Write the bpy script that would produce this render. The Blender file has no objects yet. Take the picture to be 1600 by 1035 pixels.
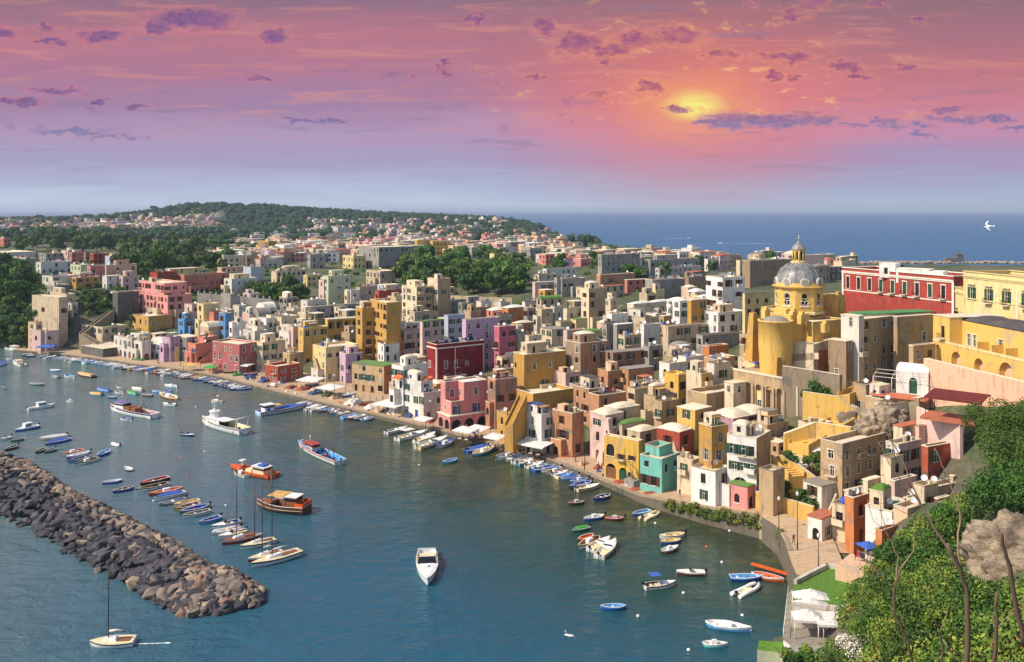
import bpy, bmesh, math, random
import numpy as np
from mathutils import Vector, Matrix
from mathutils.geometry import tessellate_polygon
random.seed(7)
rng = np.random.RandomState(11)
R = math.radians
SC = bpy.context.scene
COL = SC.collection

# ---------------------------------------------------------------- camera
F, H, HY = 1400.0, 60.0, 328.0           # focal length in photo pixels, eye height over the sea, horizon row
cam_d = bpy.data.cameras.new('camera'); cam = bpy.data.objects.new('camera', cam_d); COL.objects.link(cam)
cam.location = (0, 0, H); cam.rotation_euler = (R(90), 0, 0)
cam_d.sensor_width = 36; cam_d.lens = 36 * F / 1600; cam_d.shift_y = -(517.5 - HY) / 1600
cam_d.clip_start = 0.5; cam_d.clip_end = 200000
SC.camera = cam

# ---------------------------------------------------------------- light, sky, exposure
SUN_AZ, SUN_EL = -110.0, 44.0             # degrees from the view direction (negative = left), elevation
sd = Vector((math.sin(R(SUN_AZ)) * math.cos(R(SUN_EL)), math.cos(R(SUN_AZ)) * math.cos(R(SUN_EL)), math.sin(R(SUN_EL))))
sun_d = bpy.data.lights.new('sun', 'SUN'); sun_d.energy = 4.1; sun_d.angle = R(0.5); sun_d.color = (1.0, 0.89, 0.72)
sun = bpy.data.objects.new('sun', sun_d); COL.objects.link(sun)
sun.rotation_euler = (-sd).to_track_quat('-Z', 'Y').to_euler(); sun.location = (0, 0, 300)
SC.view_settings.view_transform = 'Standard'; SC.view_settings.look = 'None'
SC.view_settings.exposure = 0.28; SC.view_settings.gamma = 1.0
SC.cycles.max_bounces = 6; SC.cycles.diffuse_bounces = 3; SC.cycles.glossy_bounces = 2; SC.cycles.volume_bounces = 0
SC.cycles.transparent_max_bounces = 6; SC.cycles.caustics_reflective = False; SC.cycles.caustics_refractive = False

def lin(r, g, b):
    f = lambda c: (c / 255 / 12.92) if c / 255 <= 0.04045 else ((c / 255 + 0.055) / 1.055) ** 2.4
    return (f(r), f(g), f(b), 1.0)

class NT:                                  # tiny node helper
    def __init__(s, tree): s.t = tree; s.n = tree.nodes; s.l = tree.links
    def new(s, typ, **kw):
        n = s.n.new(typ)
        for k, v in kw.items(): setattr(n, k, v)
        return n
    def put(s, inp, v):
        if v is None: return
        if hasattr(v, 'is_output') or isinstance(v, bpy.types.NodeSocket): s.l.new(v, inp)
        else: inp.default_value = v
    def math(s, op, a, b=None, c=None, clamp=False):
        n = s.new('ShaderNodeMath', operation=op, use_clamp=clamp)
        s.put(n.inputs[0], a); s.put(n.inputs[1], b); s.put(n.inputs[2], c); return n.outputs[0]
    def vmath(s, op, a, b=None):
        n = s.new('ShaderNodeVectorMath', operation=op); s.put(n.inputs[0], a); s.put(n.inputs[1], b)
        return n.outputs['Value'] if op in ('DISTANCE', 'LENGTH', 'DOT_PRODUCT') else n.outputs[0]
    def ramp(s, fac, stops, interp='LINEAR'):
        n = s.new('ShaderNodeValToRGB'); cr = n.color_ramp; cr.interpolation = interp
        while len(cr.elements) < len(stops): cr.elements.new(0.5)
        for e, (p, c) in zip(cr.elements, stops): e.position = p; e.color = c
        s.put(n.inputs[0], fac); return n.outputs[0]
    def mix(s, fac, a, b, mode='MIX'):
        n = s.new('ShaderNodeMix', data_type='RGBA', blend_type=mode)
        s.put(n.inputs[0], fac); s.put(n.inputs[6], a); s.put(n.inputs[7], b); return n.outputs[2]
    def noise(s, vec, scale, detail=3, rough=0.5, dist=0.0):
        n = s.new('ShaderNodeTexNoise'); s.put(n.inputs['Vector'], vec)
        n.inputs['Scale'].default_value = scale; n.inputs['Detail'].default_value = detail
        n.inputs['Roughness'].default_value = rough; n.inputs['Distortion'].default_value = dist
        return n.outputs[0], n.outputs[1]
    def mapr(s, v, a, b, c=0.0, d=1.0, smooth=True):
        n = s.new('ShaderNodeMapRange', interpolation_type='SMOOTHSTEP' if smooth else 'LINEAR')
        s.put(n.inputs[0], v)
        for i, q in enumerate((a, b, c, d)): n.inputs[i + 1].default_value = q
        return n.outputs[0]
    def comb(s, x, y, z=0.0):
        n = s.new('ShaderNodeCombineXYZ'); s.put(n.inputs[0], x); s.put(n.inputs[1], y); s.put(n.inputs[2], z); return n.outputs[0]

world = bpy.data.worlds.new('World'); SC.world = world; world.use_nodes = True
world.node_tree.nodes.clear()
w = NT(world.node_tree)
tc = w.new('ShaderNodeTexCoord'); sep = w.new('ShaderNodeSeparateXYZ'); w.l.new(tc.outputs['Generated'], sep.inputs[0])
dx, dy, dz = sep.outputs
ysafe = w.math('MAXIMUM', dy, 0.05)
u = w.math('DIVIDE', dx, ysafe); v = w.math('DIVIDE', w.math('MAXIMUM', dz, 0.0), ysafe)   # direction slopes (sky at infinity)
px = w.math('MULTIPLY', u, 14.0); py = w.math('MULTIPLY', v, 14.0)    # hundreds of photo pixels right of centre / above the horizon
P = w.comb(px, py)
n1, n1c = w.noise(w.vmath('MULTIPLY', P, (0.9, 1.6, 1)), 1.1, 5, 0.6)
st, _ = w.noise(w.vmath('MULTIPLY', P, (0.30, 3.2, 1)), 1.2, 6, 0.62, 0.5)
vj = w.math('ADD', py, w.math('MULTIPLY', w.math('SUBTRACT', st, 0.5), 0.75))
vj = w.math('DIVIDE', vj, 3.3)
G = lambda *c: lin(*c)
left = w.ramp(vj, [(0.0, G(200, 214, 230)), (0.08, G(182, 194, 220)), (0.22, G(166, 160, 198)), (0.36, G(176, 150, 186)), (0.50, G(164, 130, 168)), (0.66, G(176, 118, 148)), (0.82, G(186, 116, 136)), (1.0, G(146, 110, 134))])
right = w.ramp(vj, [(0.0, G(176, 188, 212)), (0.09, G(164, 174, 206)), (0.25, G(170, 148, 188)), (0.38, G(198, 138, 172)), (0.50, G(204, 124, 144)), (0.66, G(192, 114, 126)), (0.84, G(168, 110, 126)), (1.0, G(148, 108, 122))])
base = w.mix(w.mapr(px, -3.0, 3.5), left, right)
# sun glow behind the clouds, 2.85 right, 1.60 up
dsun = w.vmath('DISTANCE', w.vmath('MULTIPLY', w.vmath('ADD', P, w.vmath('MULTIPLY', w.vmath('SUBTRACT', n1c, (0.5, 0.5, 0.5)), (0.5, 0.35, 0))), (0.55, 1.0, 1)), (2.85 * 0.55, 1.62, 0))
base = w.mix(w.mapr(dsun, 2.1, 0.35, 0.0, 0.55), base, G(236, 116, 98))
base = w.mix(w.mapr(dsun, 0.85, 0.1, 0.0, 0.75), base, G(247, 156, 92))
base = w.mix(w.mapr(dsun, 0.36, 0.03), base, G(252, 240, 118))
pf, _ = w.noise(w.vmath('MULTIPLY', P, (1.0, 2.3, 1)), 1.9, 7, 0.66, 0.3)
pfm = w.math('MULTIPLY', w.mapr(pf, 0.57, 0.68), w.math('MULTIPLY', w.mapr(dsun, 2.6, 0.5), w.mapr(py, 1.1, 1.6)))
base = w.mix(w.math('MULTIPLY', pfm, 0.75), base, G(252, 186, 116))
pfd = w.math('MULTIPLY', w.mapr(pf, 0.40, 0.33), w.mapr(py, 0.9, 1.5))
base = w.mix(w.math('MULTIPLY', pfd, 0.4), base, G(140, 100, 140))
# thin streaks high up
st2, _ = w.noise(w.vmath('MULTIPLY', P, (0.22, 2.6, 1)), 2.1, 5, 0.6, 0.8)
sm = w.math('MULTIPLY', w.mapr(st2, 0.5, 0.7), w.mapr(py, 0.8, 1.7))
base = w.mix(w.math('MULTIPLY', sm, 0.5), base, G(222, 142, 128))
stl = w.math('MULTIPLY', w.mapr(st2, 0.42, 0.28), w.mapr(py, 0.3, 0.9))
base = w.mix(w.math('MULTIPLY', stl, 0.45), base, G(136, 122, 150))
hsv = w.new('ShaderNodeHueSaturation'); hsv.inputs['Saturation'].default_value = 0.94; w.l.new(base, hsv.inputs['Color']); base = hsv.outputs[0]
# the clouds: (x, y, half width, half height) in photo pixels
CL = [(300,30,62,16),(248,46,18,9),(158,57,30,9),(430,58,24,8),(70,42,12,8),(80,67,18,6),(8,52,20,8),(405,125,14,4),(90,142,34,6),(30,160,34,6),(160,161,14,4),(210,166,18,4),
      (745,30,12,7),(848,42,16,9),(905,70,36,14),(960,78,30,9),(1000,62,40,12),(1062,58,38,14),(942,98,10,6),(1130,86,22,7),(1225,90,42,7),(1316,104,26,7),(1352,118,14,4),(1210,117,16,8),(1243,121,10,5),
      (1238,22,18,8),(1272,5,22,8),(833,121,14,5),(1018,136,24,8),(938,148,15,6),(1105,190,22,5),(1145,186,40,12),(1210,189,60,10),(1280,184,40,7),(1330,198,26,3),(1384,190,18,4),(1392,198,22,4),(1440,196,16,4),
      (1482,171,24,5),(1500,188,40,6),(1454,184,16,4),(1560,187,30,4),(1592,200,18,4),(1440,211,22,3),(700,112,10,5),(692,98,5,8),(640,122,8,3),(520,190,40,3),(470,188,30,2.5),(110,206,60,5),(180,215,44,3),(1060,171,18,4),(1178,6,10,5),(1375,7,9,6),(1438,31,9,6),(1412,105,12,5),(1345,115,12,5)]
n1d = w.noise(w.vmath('MULTIPLY', P, (1.0, 2.0, 1)), 2.6, 6, 0.68)[1]
wob = w.vmath('MULTIPLY', w.vmath('SUBTRACT', n1d, (0.5, 0.5, 0.5)), (0.9, 0.42, 0))
nf, nfc = w.noise(w.vmath('MULTIPLY', P, (1.0, 1.6, 1)), 7.0, 5, 0.7)
wob2 = w.vmath('MULTIPLY', w.vmath('SUBTRACT', nfc, (0.5, 0.5, 0.5)), (0.34, 0.16, 0))
PW = w.vmath('ADD', w.vmath('ADD', P, wob), wob2)
field = None
for (cx, cy, rx, ry) in CL:
    sx, sy = 100.0 / (rx * 1.1), 100.0 / (ry * 1.25)
    d = w.vmath('DISTANCE', w.vmath('MULTIPLY', PW, (sx, sy, 0)), ((cx - 800) / 100 * sx, (HY - cy) / 100 * sy, 0))
    field = d if field is None else w.math('MINIMUM', field, d)
low = w.mapr(py, 1.75, 1.2)                                     # low clouds are bluer, with no bright rim
nears = w.mapr(dsun, 3.0, 0.3)
rimc = w.mix(nears, G(216, 128, 138), G(248, 164, 112)); corec = w.mix(nears, G(110, 84, 142), G(158, 78, 122))
corec = w.mix(low, corec, G(122, 120, 168)); rimc = w.mix(low, rimc, G(176, 138, 176))
patch = w.mapr(nf, 0.38, 0.6)
rimw = w.math('MULTIPLY', w.mapr(field, 1.6, 0.9), w.math('ADD', 0.05, w.math('MULTIPLY', patch, 0.5)))
base = w.mix(w.math('MAXIMUM', rimw, w.math('MULTIPLY', w.mapr(field, 1.2, 0.85), w.math('ADD', 0.15, w.math('MULTIPLY', nears, 0.5)))), base, rimc)
corec = w.mix(w.math('MULTIPLY', w.mapr(n1, 0.45, 0.7), 0.3), corec, rimc)
base = w.mix(w.math('MULTIPLY', w.mapr(field, 1.15, 0.5), w.math('ADD', 0.55, w.math('MULTIPLY', patch, 0.35))), base, corec)
nsky = w.new('ShaderNodeTexSky', sky_type='NISHITA'); nsky.sun_disc = False
nsky.sun_elevation = R(SUN_EL); nsky.sun_rotation = R(SUN_AZ); nsky.altitude = 50
bg1 = w.new('ShaderNodeBackground'); w.l.new(nsky.outputs[0], bg1.inputs[0]); bg1.inputs[1].default_value = 0.15
bg2 = w.new('ShaderNodeBackground'); w.l.new(base, bg2.inputs[0]); bg2.inputs[1].default_value = 0.82
fr = w.math('MULTIPLY', w.mapr(dz, 0.55, 0.26), w.mapr(dy, 0.05, 0.5))
ms = w.new('ShaderNodeMixShader'); w.l.new(fr, ms.inputs[0]); w.l.new(bg1.outputs[0], ms.inputs[1]); w.l.new(bg2.outputs[0], ms.inputs[2])
wo = w.new('ShaderNodeOutputWorld'); w.l.new(ms.outputs[0], wo.inputs[0])
world.cycles.sampling_method = 'MANUAL'; world.cycles.sample_map_resolution = 512

# ---------------------------------------------------------------- projection helpers
def W(x, y, Y): return Vector(((x - 800) * Y / F, Y, H - (y - HY) * Y / F))
def S(x, y, z=0.0):
    Y = (H - z) * F / (y - HY); return Vector(((x - 800) * Y / F, Y, z))
def pix(p): return (800 + F * p[0] / p[1], HY + F * (H - p[2]) / p[1])

# ---------------------------------------------------------------- materials
MATS = {}
def newmat(name):
    m = bpy.data.materials.new(name); m.use_nodes = True; m.node_tree.nodes.clear()
    t = NT(m.node_tree); b = t.new('ShaderNodeBsdfPrincipled'); o = t.new('ShaderNodeOutputMaterial'); t.l.new(b.outputs[0], o.inputs[0])
    MATS[name] = m; return m, t, b
def plaster(name, rgb, stain=0.5, rough=0.9, scale=1.0):
    m, t, b = newmat(name)
    tc = t.new('ShaderNodeTexCoord'); oi = t.new('ShaderNodeObjectInfo'); g = t.new('ShaderNodeNewGeometry')
    off = t.vmath('ADD', g.outputs['Position'], t.comb(oi.outputs['Random'], 0.0, 0.0))
    n1, _ = t.noise(off, 0.28 * scale, 6, 0.68, 0.6); n4, _ = t.noise(t.vmath('ADD', off, (37.0, 11.0, 5.0)), 0.16 * scale, 6, 0.7, 0.8)
    streak = t.vmath('MULTIPLY', off, (1.6, 1.6, 0.22)); n2, _ = t.noise(streak, 0.9 * scale, 4, 0.6)
    n3, _ = t.noise(off, 4.0 * scale, 3, 0.6)
    c = lin(*rgb); lum = 0.3 * c[0] + 0.6 * c[1] + 0.1 * c[2]
    dirt = (c[0] * 0.35 + lum * 0.16, c[1] * 0.35 + lum * 0.14, c[2] * 0.35 + lum * 0.12, 1)
    pale = tuple(min(0.85, c[i] * 0.75 + 0.16) for i in range(3)) + (1,)
    col = t.mix(t.math('MULTIPLY', t.mapr(n1, 0.5, 0.72), 0.55 * stain), c, pale)
    col = t.mix(t.math('MULTIPLY', t.mapr(n2, 0.50, 0.74), 0.9 * stain), col, dirt)
    col = t.mix(t.math('MULTIPLY', t.mapr(n4, 0.54, 0.64), 0.62 * stain), col, (lum * .62, lum * .55, lum * .46, 1))
    col = t.mix(t.math('MULTIPLY', t.mapr(n3, 0.35, 0.7), 0.28), col, dirt)
    vv = t.math('ADD', t.math('MULTIPLY', oi.outputs['Random'], 0.18), 0.90)
    hs = t.new('ShaderNodeHueSaturation'); t.l.new(col, hs.inputs['Color']); t.l.new(vv, hs.inputs['Value'])
    t.l.new(hs.outputs[0], b.inputs['Base Color']); b.inputs['Roughness'].default_value = rough
    b.inputs['Specular IOR Level'].default_value = 0.25
    bp = t.new('ShaderNodeBump'); bp.inputs['Strength'].default_value = 0.5; bp.inputs['Distance'].default_value = 0.05
    t.l.new(n3, bp.inputs['Height']); t.l.new(bp.outputs[0], b.inputs['Normal'])
    return m
def plain(name, rgb, rough=0.6, metal=0.0, var=0.12, nscale=3.0, spec=0.4):
    m, t, b = newmat(name); g = t.new('ShaderNodeNewGeometry')
    n, _ = t.noise(g.outputs['Position'], nscale, 4, 0.6)
    c = lin(*rgb)
    col = t.mix(t.mapr(n, 0.35, 0.7), tuple(min(1, x * (1 + var)) for x in c[:3]) + (1,), tuple(x * (1 - 1.6 * var) for x in c[:3]) + (1,))
    t.l.new(col, b.inputs['Base Color']); b.inputs['Roughness'].default_value = rough; b.inputs['Metallic'].default_value = metal
    b.inputs['Specular IOR Level'].default_value = spec
    return m
PAL = dict(cream=(222,200,166), beige=(200,178,146), tan=(184,154,116), white=(230,224,216), offwhite=(214,204,190), grey=(160,152,144), darkgrey=(104,100,96),
           yellow=(214,172,88), ochre=(194,148,72), gold=(220,172,74), paleyellow=(222,200,138), pink=(220,140,134), palepink=(218,184,172), lilac=(204,168,190), mauve=(186,136,148),
           salmon=(206,122,102), red=(166,66,54), rust=(176,78,58), brick=(192,138,98), orange=(206,124,66), brown=(156,130,104), blue=(92,144,196), paleblue=(180,188,200), turquoise=(118,188,176),
           green=(150,176,136), hotpink=(196,104,122), terracotta=(180,124,98), chapel=(224,180,92), peach=(226,184,150), stone=(150,132,108), darkpink=(188,104,102), palegreen=(196,198,164), crimson=(140,36,40))
NICE = dict(offwhite='off-white', darkgrey='dark grey', paleyellow='pale yellow', palepink='pale pink', hotpink='hot pink', paleblue='pale blue-grey', darkpink='deep pink', palegreen='pale green', gold='golden yellow', chapel='yellow', crimson='deep red', brick='brick orange', stone='bare stone', rust='rusty red')
def nice(c): return NICE.get(c, c)
for k, c in PAL.items():
    plaster('wall_' + k, c, 1.25 if k in ('grey','stone','brown','tan','beige','darkgrey','cream','offwhite','brick','terracotta') else 0.8)
plaster('patchy_red', (172, 82, 58), 1.6); plaster('patchy_pink', (236, 178, 146), 1.0)
for k, c in dict(pale=(232,214,184), grey=(150,140,128), green=(108,142,70), white=(238,230,216), terracotta=(196,112,80), tan=(190,162,128), blue=(64,78,128), teal=(96,160,150), brightgreen=(76,140,84), slate=(92,84,84), aqua=(150,190,190)).items():
    plaster('roof_' + k, c, 0.7, 0.85)
plain('pane', (26, 26, 30), 0.12, spec=0.6); plain('void', (30, 24, 20), 0.9); plain('frame_white', (226, 218, 204), 0.6); plain('frame_brown', (96, 62, 42), 0.6)
plain('shutter_green', (34, 78, 58), 0.5); plain('shutter_brown', (84, 52, 36), 0.6); plain('shutter_blue', (46, 72, 140), 0.5); plain('shutter_grey', (150, 146, 138), 0.5)
plain('iron', (44, 40, 40), 0.5, 0.3); plain('wood', (120, 78, 46), 0.7, nscale=8); plain('wood_pale', (176, 134, 88), 0.7, nscale=8)
plain('canvas', (218, 212, 204), 0.85); plain('canvas_orange', (226, 110, 60), 0.85); plain('canvas_blue', (60, 96, 176), 0.85); plain('canvas_green', (70, 150, 70), 0.85); plain('canvas_tan', (206, 160, 92), 0.85)
plain('lead', (134, 132, 130), 0.45, 0.2, 0.25, 0.6); plain('dish', (224, 222, 218), 0.4); plain('black', (26, 26, 28), 0.4); plain('rubber', (60, 60, 62), 0.6); plain('rust_metal', (112, 40, 32), 0.7, nscale=1.5, var=0.25)
plain('skin', (196, 142, 112), 0.6); plain('cloth_red', (176, 50, 44), 0.8); plain('cloth_blue', (50, 70, 120), 0.8); plain('cloth_white', (220, 216, 210), 0.8); plain('cloth_dark', (46, 44, 52), 0.8); plain('hair', (40, 28, 20), 0.7)
plain('net_tan', (190, 160, 128), 0.95, var=0.35, nscale=5); plain('net_white', (214, 204, 190), 0.95, var=0.3, nscale=5); plain('net_red', (158, 82, 60), 0.95, var=0.35, nscale=5); plain('net_blue', (62, 84, 122), 0.95, var=0.35, nscale=5); plain('net_green', (92, 130, 80), 0.95, var=0.3, nscale=5)
plain('leafy', (62, 92, 40), 0.8, var=.3)
plain('turf', (86, 122, 40), 0.95, var=0.2, nscale=2); plain('feather', (240, 240, 240), 0.7)
BC = dict(white=(232,230,226), blue=(36,88,176), skyblue=(96,162,214), navy=(34,44,84), turquoise=(96,184,186), red=(176,58,38), orange=(214,92,34), wood=(142,88,50), cream=(226,208,166), green=(70,116,88), grey=(140,142,144), brown=(96,58,40), black=(34,32,34), yellow=(222,190,90), purple=(124,104,160), paleblue=(178,204,222), pinkish=(206,170,160))
for k, c in BC.items(): plain('hull_' + k, c, 0.35, var=0.10, nscale=1.2, spec=0.5)

# ---------------------------------------------------------------- mesh helper
class MB:
    def __init__(s): s.v = []; s.f = []; s.m = []; s.mats = []; s.sm = []
    def mi(s, mat):
        if mat not in s.mats: s.mats.append(mat)
        return s.mats.index(mat)
    def face(s, idx, mat, smooth=False): s.f.append(tuple(idx)); s.m.append(s.mi(mat)); s.sm.append(smooth)
    def poly(s, pts, mat, smooth=False):
        n = len(s.v); s.v += [tuple(p) for p in pts]; s.face(range(n, n + len(pts)), mat, smooth)
    def box(s, x0, x1, y0, y1, z0, z1, mat, M=None, skip=()):
        n = len(s.v); c = [(x0,y0,z0),(x1,y0,z0),(x1,y1,z0),(x0,y1,z0),(x0,y0,z1),(x1,y0,z1),(x1,y1,z1),(x0,y1,z1)]
        if M is not None: c = [tuple(M @ Vector(p)) for p in c]
        s.v += c
        for k, q in enumerate([(3,2,1,0),(4,5,6,7),(0,1,5,4),(1,2,6,5),(2,3,7,6),(3,0,4,7)]):
            if k not in skip: s.face([n + i for i in q], mat)
    def tube(s, pts, rad, mat, seg=6, cap=True):
        pts = [Vector(p) for p in pts]; n0 = len(s.v)
        for i, p in enumerate(pts):
            t = (pts[min(i + 1, len(pts) - 1)] - pts[max(i - 1, 0)]).normalized()
            a = t.orthogonal().normalized() if abs(t.z) < 0.95 else Vector((1, 0, 0)); a = (a - t * a.dot(t)).normalized(); b = t.cross(a)
            r = rad[i] if isinstance(rad, (list, tuple)) else rad
            for k in range(seg):
                q = p + (a * math.cos(2 * math.pi * k / seg) + b * math.sin(2 * math.pi * k / seg)) * r; s.v.append(tuple(q))
        for i in range(len(pts) - 1):
            for k in range(seg):
                a0 = n0 + i * seg + k; b0 = n0 + i * seg + (k + 1) % seg
                s.face((a0, b0, b0 + seg, a0 + seg), mat, True)
        if cap:
            s.face([n0 + k for k in reversed(range(seg))], mat); s.face([n0 + (len(pts) - 1) * seg + k for k in range(seg)], mat)
    def lathe(s, prof, mat, seg=16, c=(0, 0), a0=0.0, a1=2 * math.pi, smooth=True):
        n0 = len(s.v); full = abs(a1 - a0 - 2 * math.pi) < 1e-6; ns = seg if full else seg + 1
        for r, z in prof:
            for k in range(ns):
                a = a0 + (a1 - a0) * k / seg; s.v.append((c[0] + r * math.cos(a), c[1] + r * math.sin(a), z))
        for i in range(len(prof) - 1):
            for k in range(seg):
                k2 = (k + 1) % ns
                s.face((n0 + i * ns + k, n0 + i * ns + k2, n0 + (i + 1) * ns + k2, n0 + (i + 1) * ns + k), mat, smooth)
    def wall(s, A, B, z0, z1, ops, mat, depth=0.22, back=None, rmat=None):
        """vertical wall A->B (outside on the right hand), rectangular or arched openings (s, z, w, h, arch) with reveals"""
        A = Vector((A[0], A[1])); B = Vector((B[0], B[1])); L = (B - A).length
        d = (B - A) / L; nrm = Vector((d.y, -d.x))
        loops = [[(0, z0), (L, z0), (L, z1), (0, z1)]]
        for (so, zo, wo_, ho, arch) in ops:
            x0, x1 = so - wo_ / 2, so + wo_ / 2
            if arch:
                r = wo_ / 2; zz = zo + ho - r
                lp = [(x0, zo), (x1, zo)] + [(so + r * math.cos(math.pi * k / 8), zz + r * math.sin(math.pi * k / 8)) for k in range(9)]
            else: lp = [(x0, zo), (x1, zo), (x1, zo + ho), (x0, zo + ho)]
            loops.append(lp)
        flat = [q for lp in loops for q in lp]
        tris = tessellate_polygon([[Vector((q[0], q[1], 0)) for q in lp] for lp in loops])
        n0 = len(s.v)
        P3 = lambda q, o=0.0: (A.x + d.x * q[0] - nrm.x * o, A.y + d.y * q[0] - nrm.y * o, q[1])
        s.v += [P3(q) for q in flat]
        for t in tris:
            a, b, c = [flat[i] for i in t]
            ar = (b[0] - a[0]) * (c[1] - a[1]) - (b[1] - a[1]) * (c[0] - a[0])
            s.face([n0 + i for i in (t if ar > 0 else t[::-1])], mat)
        for lp in loops[1:]:
            k = len(lp); n1 = len(s.v); s.v += [P3(q) for q in lp] + [P3(q, depth) for q in lp]
            for i in range(k):
                j = (i + 1) % k; s.face((n1 + i, n1 + j, n1 + k + j, n1 + k + i), rmat or mat)
            if back: s.face([n1 + k + i for i in range(k)], back)
    def build(s, name, parent=None, loc=None, rot=None, smooth=None):
        me = bpy.data.meshes.new(name); me.from_pydata(s.v, [], s.f)
        for mn in s.mats: me.materials.append(MATS[mn])
        me.polygons.foreach_set('material_index', s.m)
        me.polygons.foreach_set('use_smooth', [bool(x) if smooth is None else smooth for x in s.sm])
        me.update()
        return link(name, me, parent, loc, rot)
def link(name, me, parent=None, loc=None, rot=None, scale=None):
    o = bpy.data.objects.new(name, me); COL.objects.link(o)
    if parent is not None: o.parent = parent
    if loc is not None: o.location = loc
    if rot is not None: o.rotation_euler = rot if hasattr(rot, '__len__') else (0, 0, rot)
    if scale is not None: o.scale = scale
    return o
def empty(name, loc, rz=0.0):
    o = bpy.data.objects.new(name, None); COL.objects.link(o); o.location = loc; o.rotation_euler = (0, 0, rz); o.empty_display_size = 0.5; return o
def tag(o, label=None, cat=None, group=None, kind=None):
    if label: o['label'] = label
    if cat: o['category'] = cat
    if group: o['group'] = group
    if kind: o['kind'] = kind
    return o
AUTO = []                                  # (object, base phrase, pixel x, pixel y, landmark set)
def auto(o, base, cat, group, p, marks):
    tag(o, base, cat, group); x, y = pix(p); AUTO.append((o, base, x, y, marks))
MARKS = dict(
 town=[(1248,480,'the domed church'),(1400,450,'the long red palazzo'),(712,565,'the deep red house'),(725,635,'the pink arcade house'),(845,585,'the tall ochre block'),(1035,745,'the turquoise house'),(366,560,'the deep pink quay house'),(255,460,'the pink cliffside palace'),
       (590,505,'the tall ochre tower house'),(665,465,'the tan-sided cream house'),(525,455,'the tall cream palazzo'),(1132,460,'the tall white house'),(1160,725,'the white balcony house'),(1330,745,'the tan tower house'),(1480,710,'the patchy red house'),(75,500,'the beige cliff tower'),(160,530,'the dark-based cream house'),(965,720,'the yellow arched house'),(1530,540,'the yellow arcaded terrace')],
 far=[(1248,400,'the church dome'),(1400,410,'the long red palazzo'),(915,385,'the lone cypress'),(690,385,'the pair of golden yellow houses'),(590,395,'the big grey block'),(445,390,'the white gable wall'),(190,360,'the peach house in the woods'),(300,325,'the wooded hilltop'),(110,400,'the row of red houses'),(30,390,'the white hotel'),(720,430,'the dark grove'),(1060,400,'the grey terrace house'),(860,370,'the headland')],
 boat=[(350,660,'the big white trawler'),(205,645,'the purple-and-white trawler'),(395,730,'the orange workboat'),(440,788,'the wooden tour boat'),(497,705,'the red-and-white fishing boat'),(440,638,'the blue-and-white fishing boat'),(667,888,'the white motor yacht'),(175,1000,'the sailing yacht'),(725,660,'the pink quayside house'),(366,570,'the deep pink quay house'),(160,545,'the dark-based cream house'),(965,740,'the yellow arched house'),(1035,765,'the turquoise house'),(840,690,'the white quayside cafe'),(205,800,'the boulder breakwater'),(425,870,'the four moored sailing boats'),(1030,915,'the blue-hooded motorboat'),(1165,905,'the blue boat by the slipway'),(630,630,'the big white awning'),(65,637,'the white cabin cruiser')],
 tree=[(1248,480,'the domed church'),(720,430,'the cream tall house'),(255,460,'the pink cliffside palace'),(590,395,'the big grey block'),(75,500,'the beige cliff tower'),(300,325,'the wooded hilltop'),(1480,710,'the patchy red house'),(1400,410,'the long red palazzo'),(1270,950,'the turfed terrace'),(1550,850,'the pale rock outcrop'),(366,560,'the deep pink quay house'),(915,385,'the lone cypress')])
ORD = ['', 'second', 'third', 'fourth', 'fifth', 'sixth', 'seventh', 'eighth', 'ninth', 'tenth', 'eleventh', 'twelfth']
def finish_labels():
    by = {}
    for (o, base, x, y, mk) in AUTO:
        best = min(MARKS[mk], key=lambda m: math.hypot(m[0] - x, (m[1] - y) * 1.6))
        ddx, ddy = x - best[0], y - best[1]
        rel = ('right of' if ddx > 0 else 'left of') if abs(ddx) > 1.3 * abs(ddy) else ('in front of' if ddy > 0 else 'behind')
        by.setdefault((base, rel, best[2]), []).append((math.hypot(ddx, ddy), o))
    for (base, rel, lm), lst in by.items():
        lst.sort(key=lambda q: q[0])
        for i, (d, o) in enumerate(lst):
            if len(base.split()) > 7: base = base.replace(' single-storey', '').replace(' low', '').replace(' two-storey', '').replace(' three-storey', '').replace(' four-storey', '')
            o['label'] = '%s, %s%s %s' % (base, (ORD[i] + ' nearest ') if i and i < len(ORD) else ('%dth nearest ' % (i + 1) if i else ('nearest ' if len(lst) > 1 else '')), rel, lm)
# ================================================================ land
# coast: (photo x, photo y of the waterline, quay height, quay width, is quay)
CO = [(-260,520,4,0,0),(-120,533,4,0,0),(0,545,2,3,0),(20,551,1.3,6,1),(90,557,1.3,14,1),(160,566,1.3,16,1),(220,575,1.3,18,1),(265,580,1.3,20,1),(345,594,1.3,24,1),(415,613,1.3,24,1),(500,634,1.3,24,1),(560,648,1.3,24,1),(625,663,1.3,22,1),(700,682,1.3,14,1),
      (740,694,1.3,9,1),(800,707,1.3,8,1),(850,722,1.3,8,1),(905,743,1.3,8,1),(960,767,1.4,7,1),(1000,786,1.7,7,1),(1030,798,2.4,7,1),(1100,819,3.4,7,1),(1190,843,4.4,8,1),(1214,858,4.8,9,1),(1226,885,5.2,10,1),(1233,912,5.4,10,1),(1244,935,2,0,0),(1242,965,2,0,0),(1236,992,2,0,0),(1198,1010,1.5,0,0),(1194,1045,1.5,0,0)]
coast = [S(c[0], c[1]) for c in CO]
QI0, QI1 = 3, 25
extra = [(26,95),(16,72),(0,48),(-25,20),(-60,-20),(-60,-120),(700,-120),(700,480),(420,545),(260,610),(200,700),(150,900),(110,1180),(60,1450),(62,1650),(98,1826),(60,1920),(-100,2080),(-700,2180),(-1500,2150),(-1900,1700),(-1500,1200),(-900,800),(-560,560)]
ring = [(c.x, c.y) for c in coast] + extra
RA = np.array(ring); RB = np.roll(RA, -1, 0)
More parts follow.
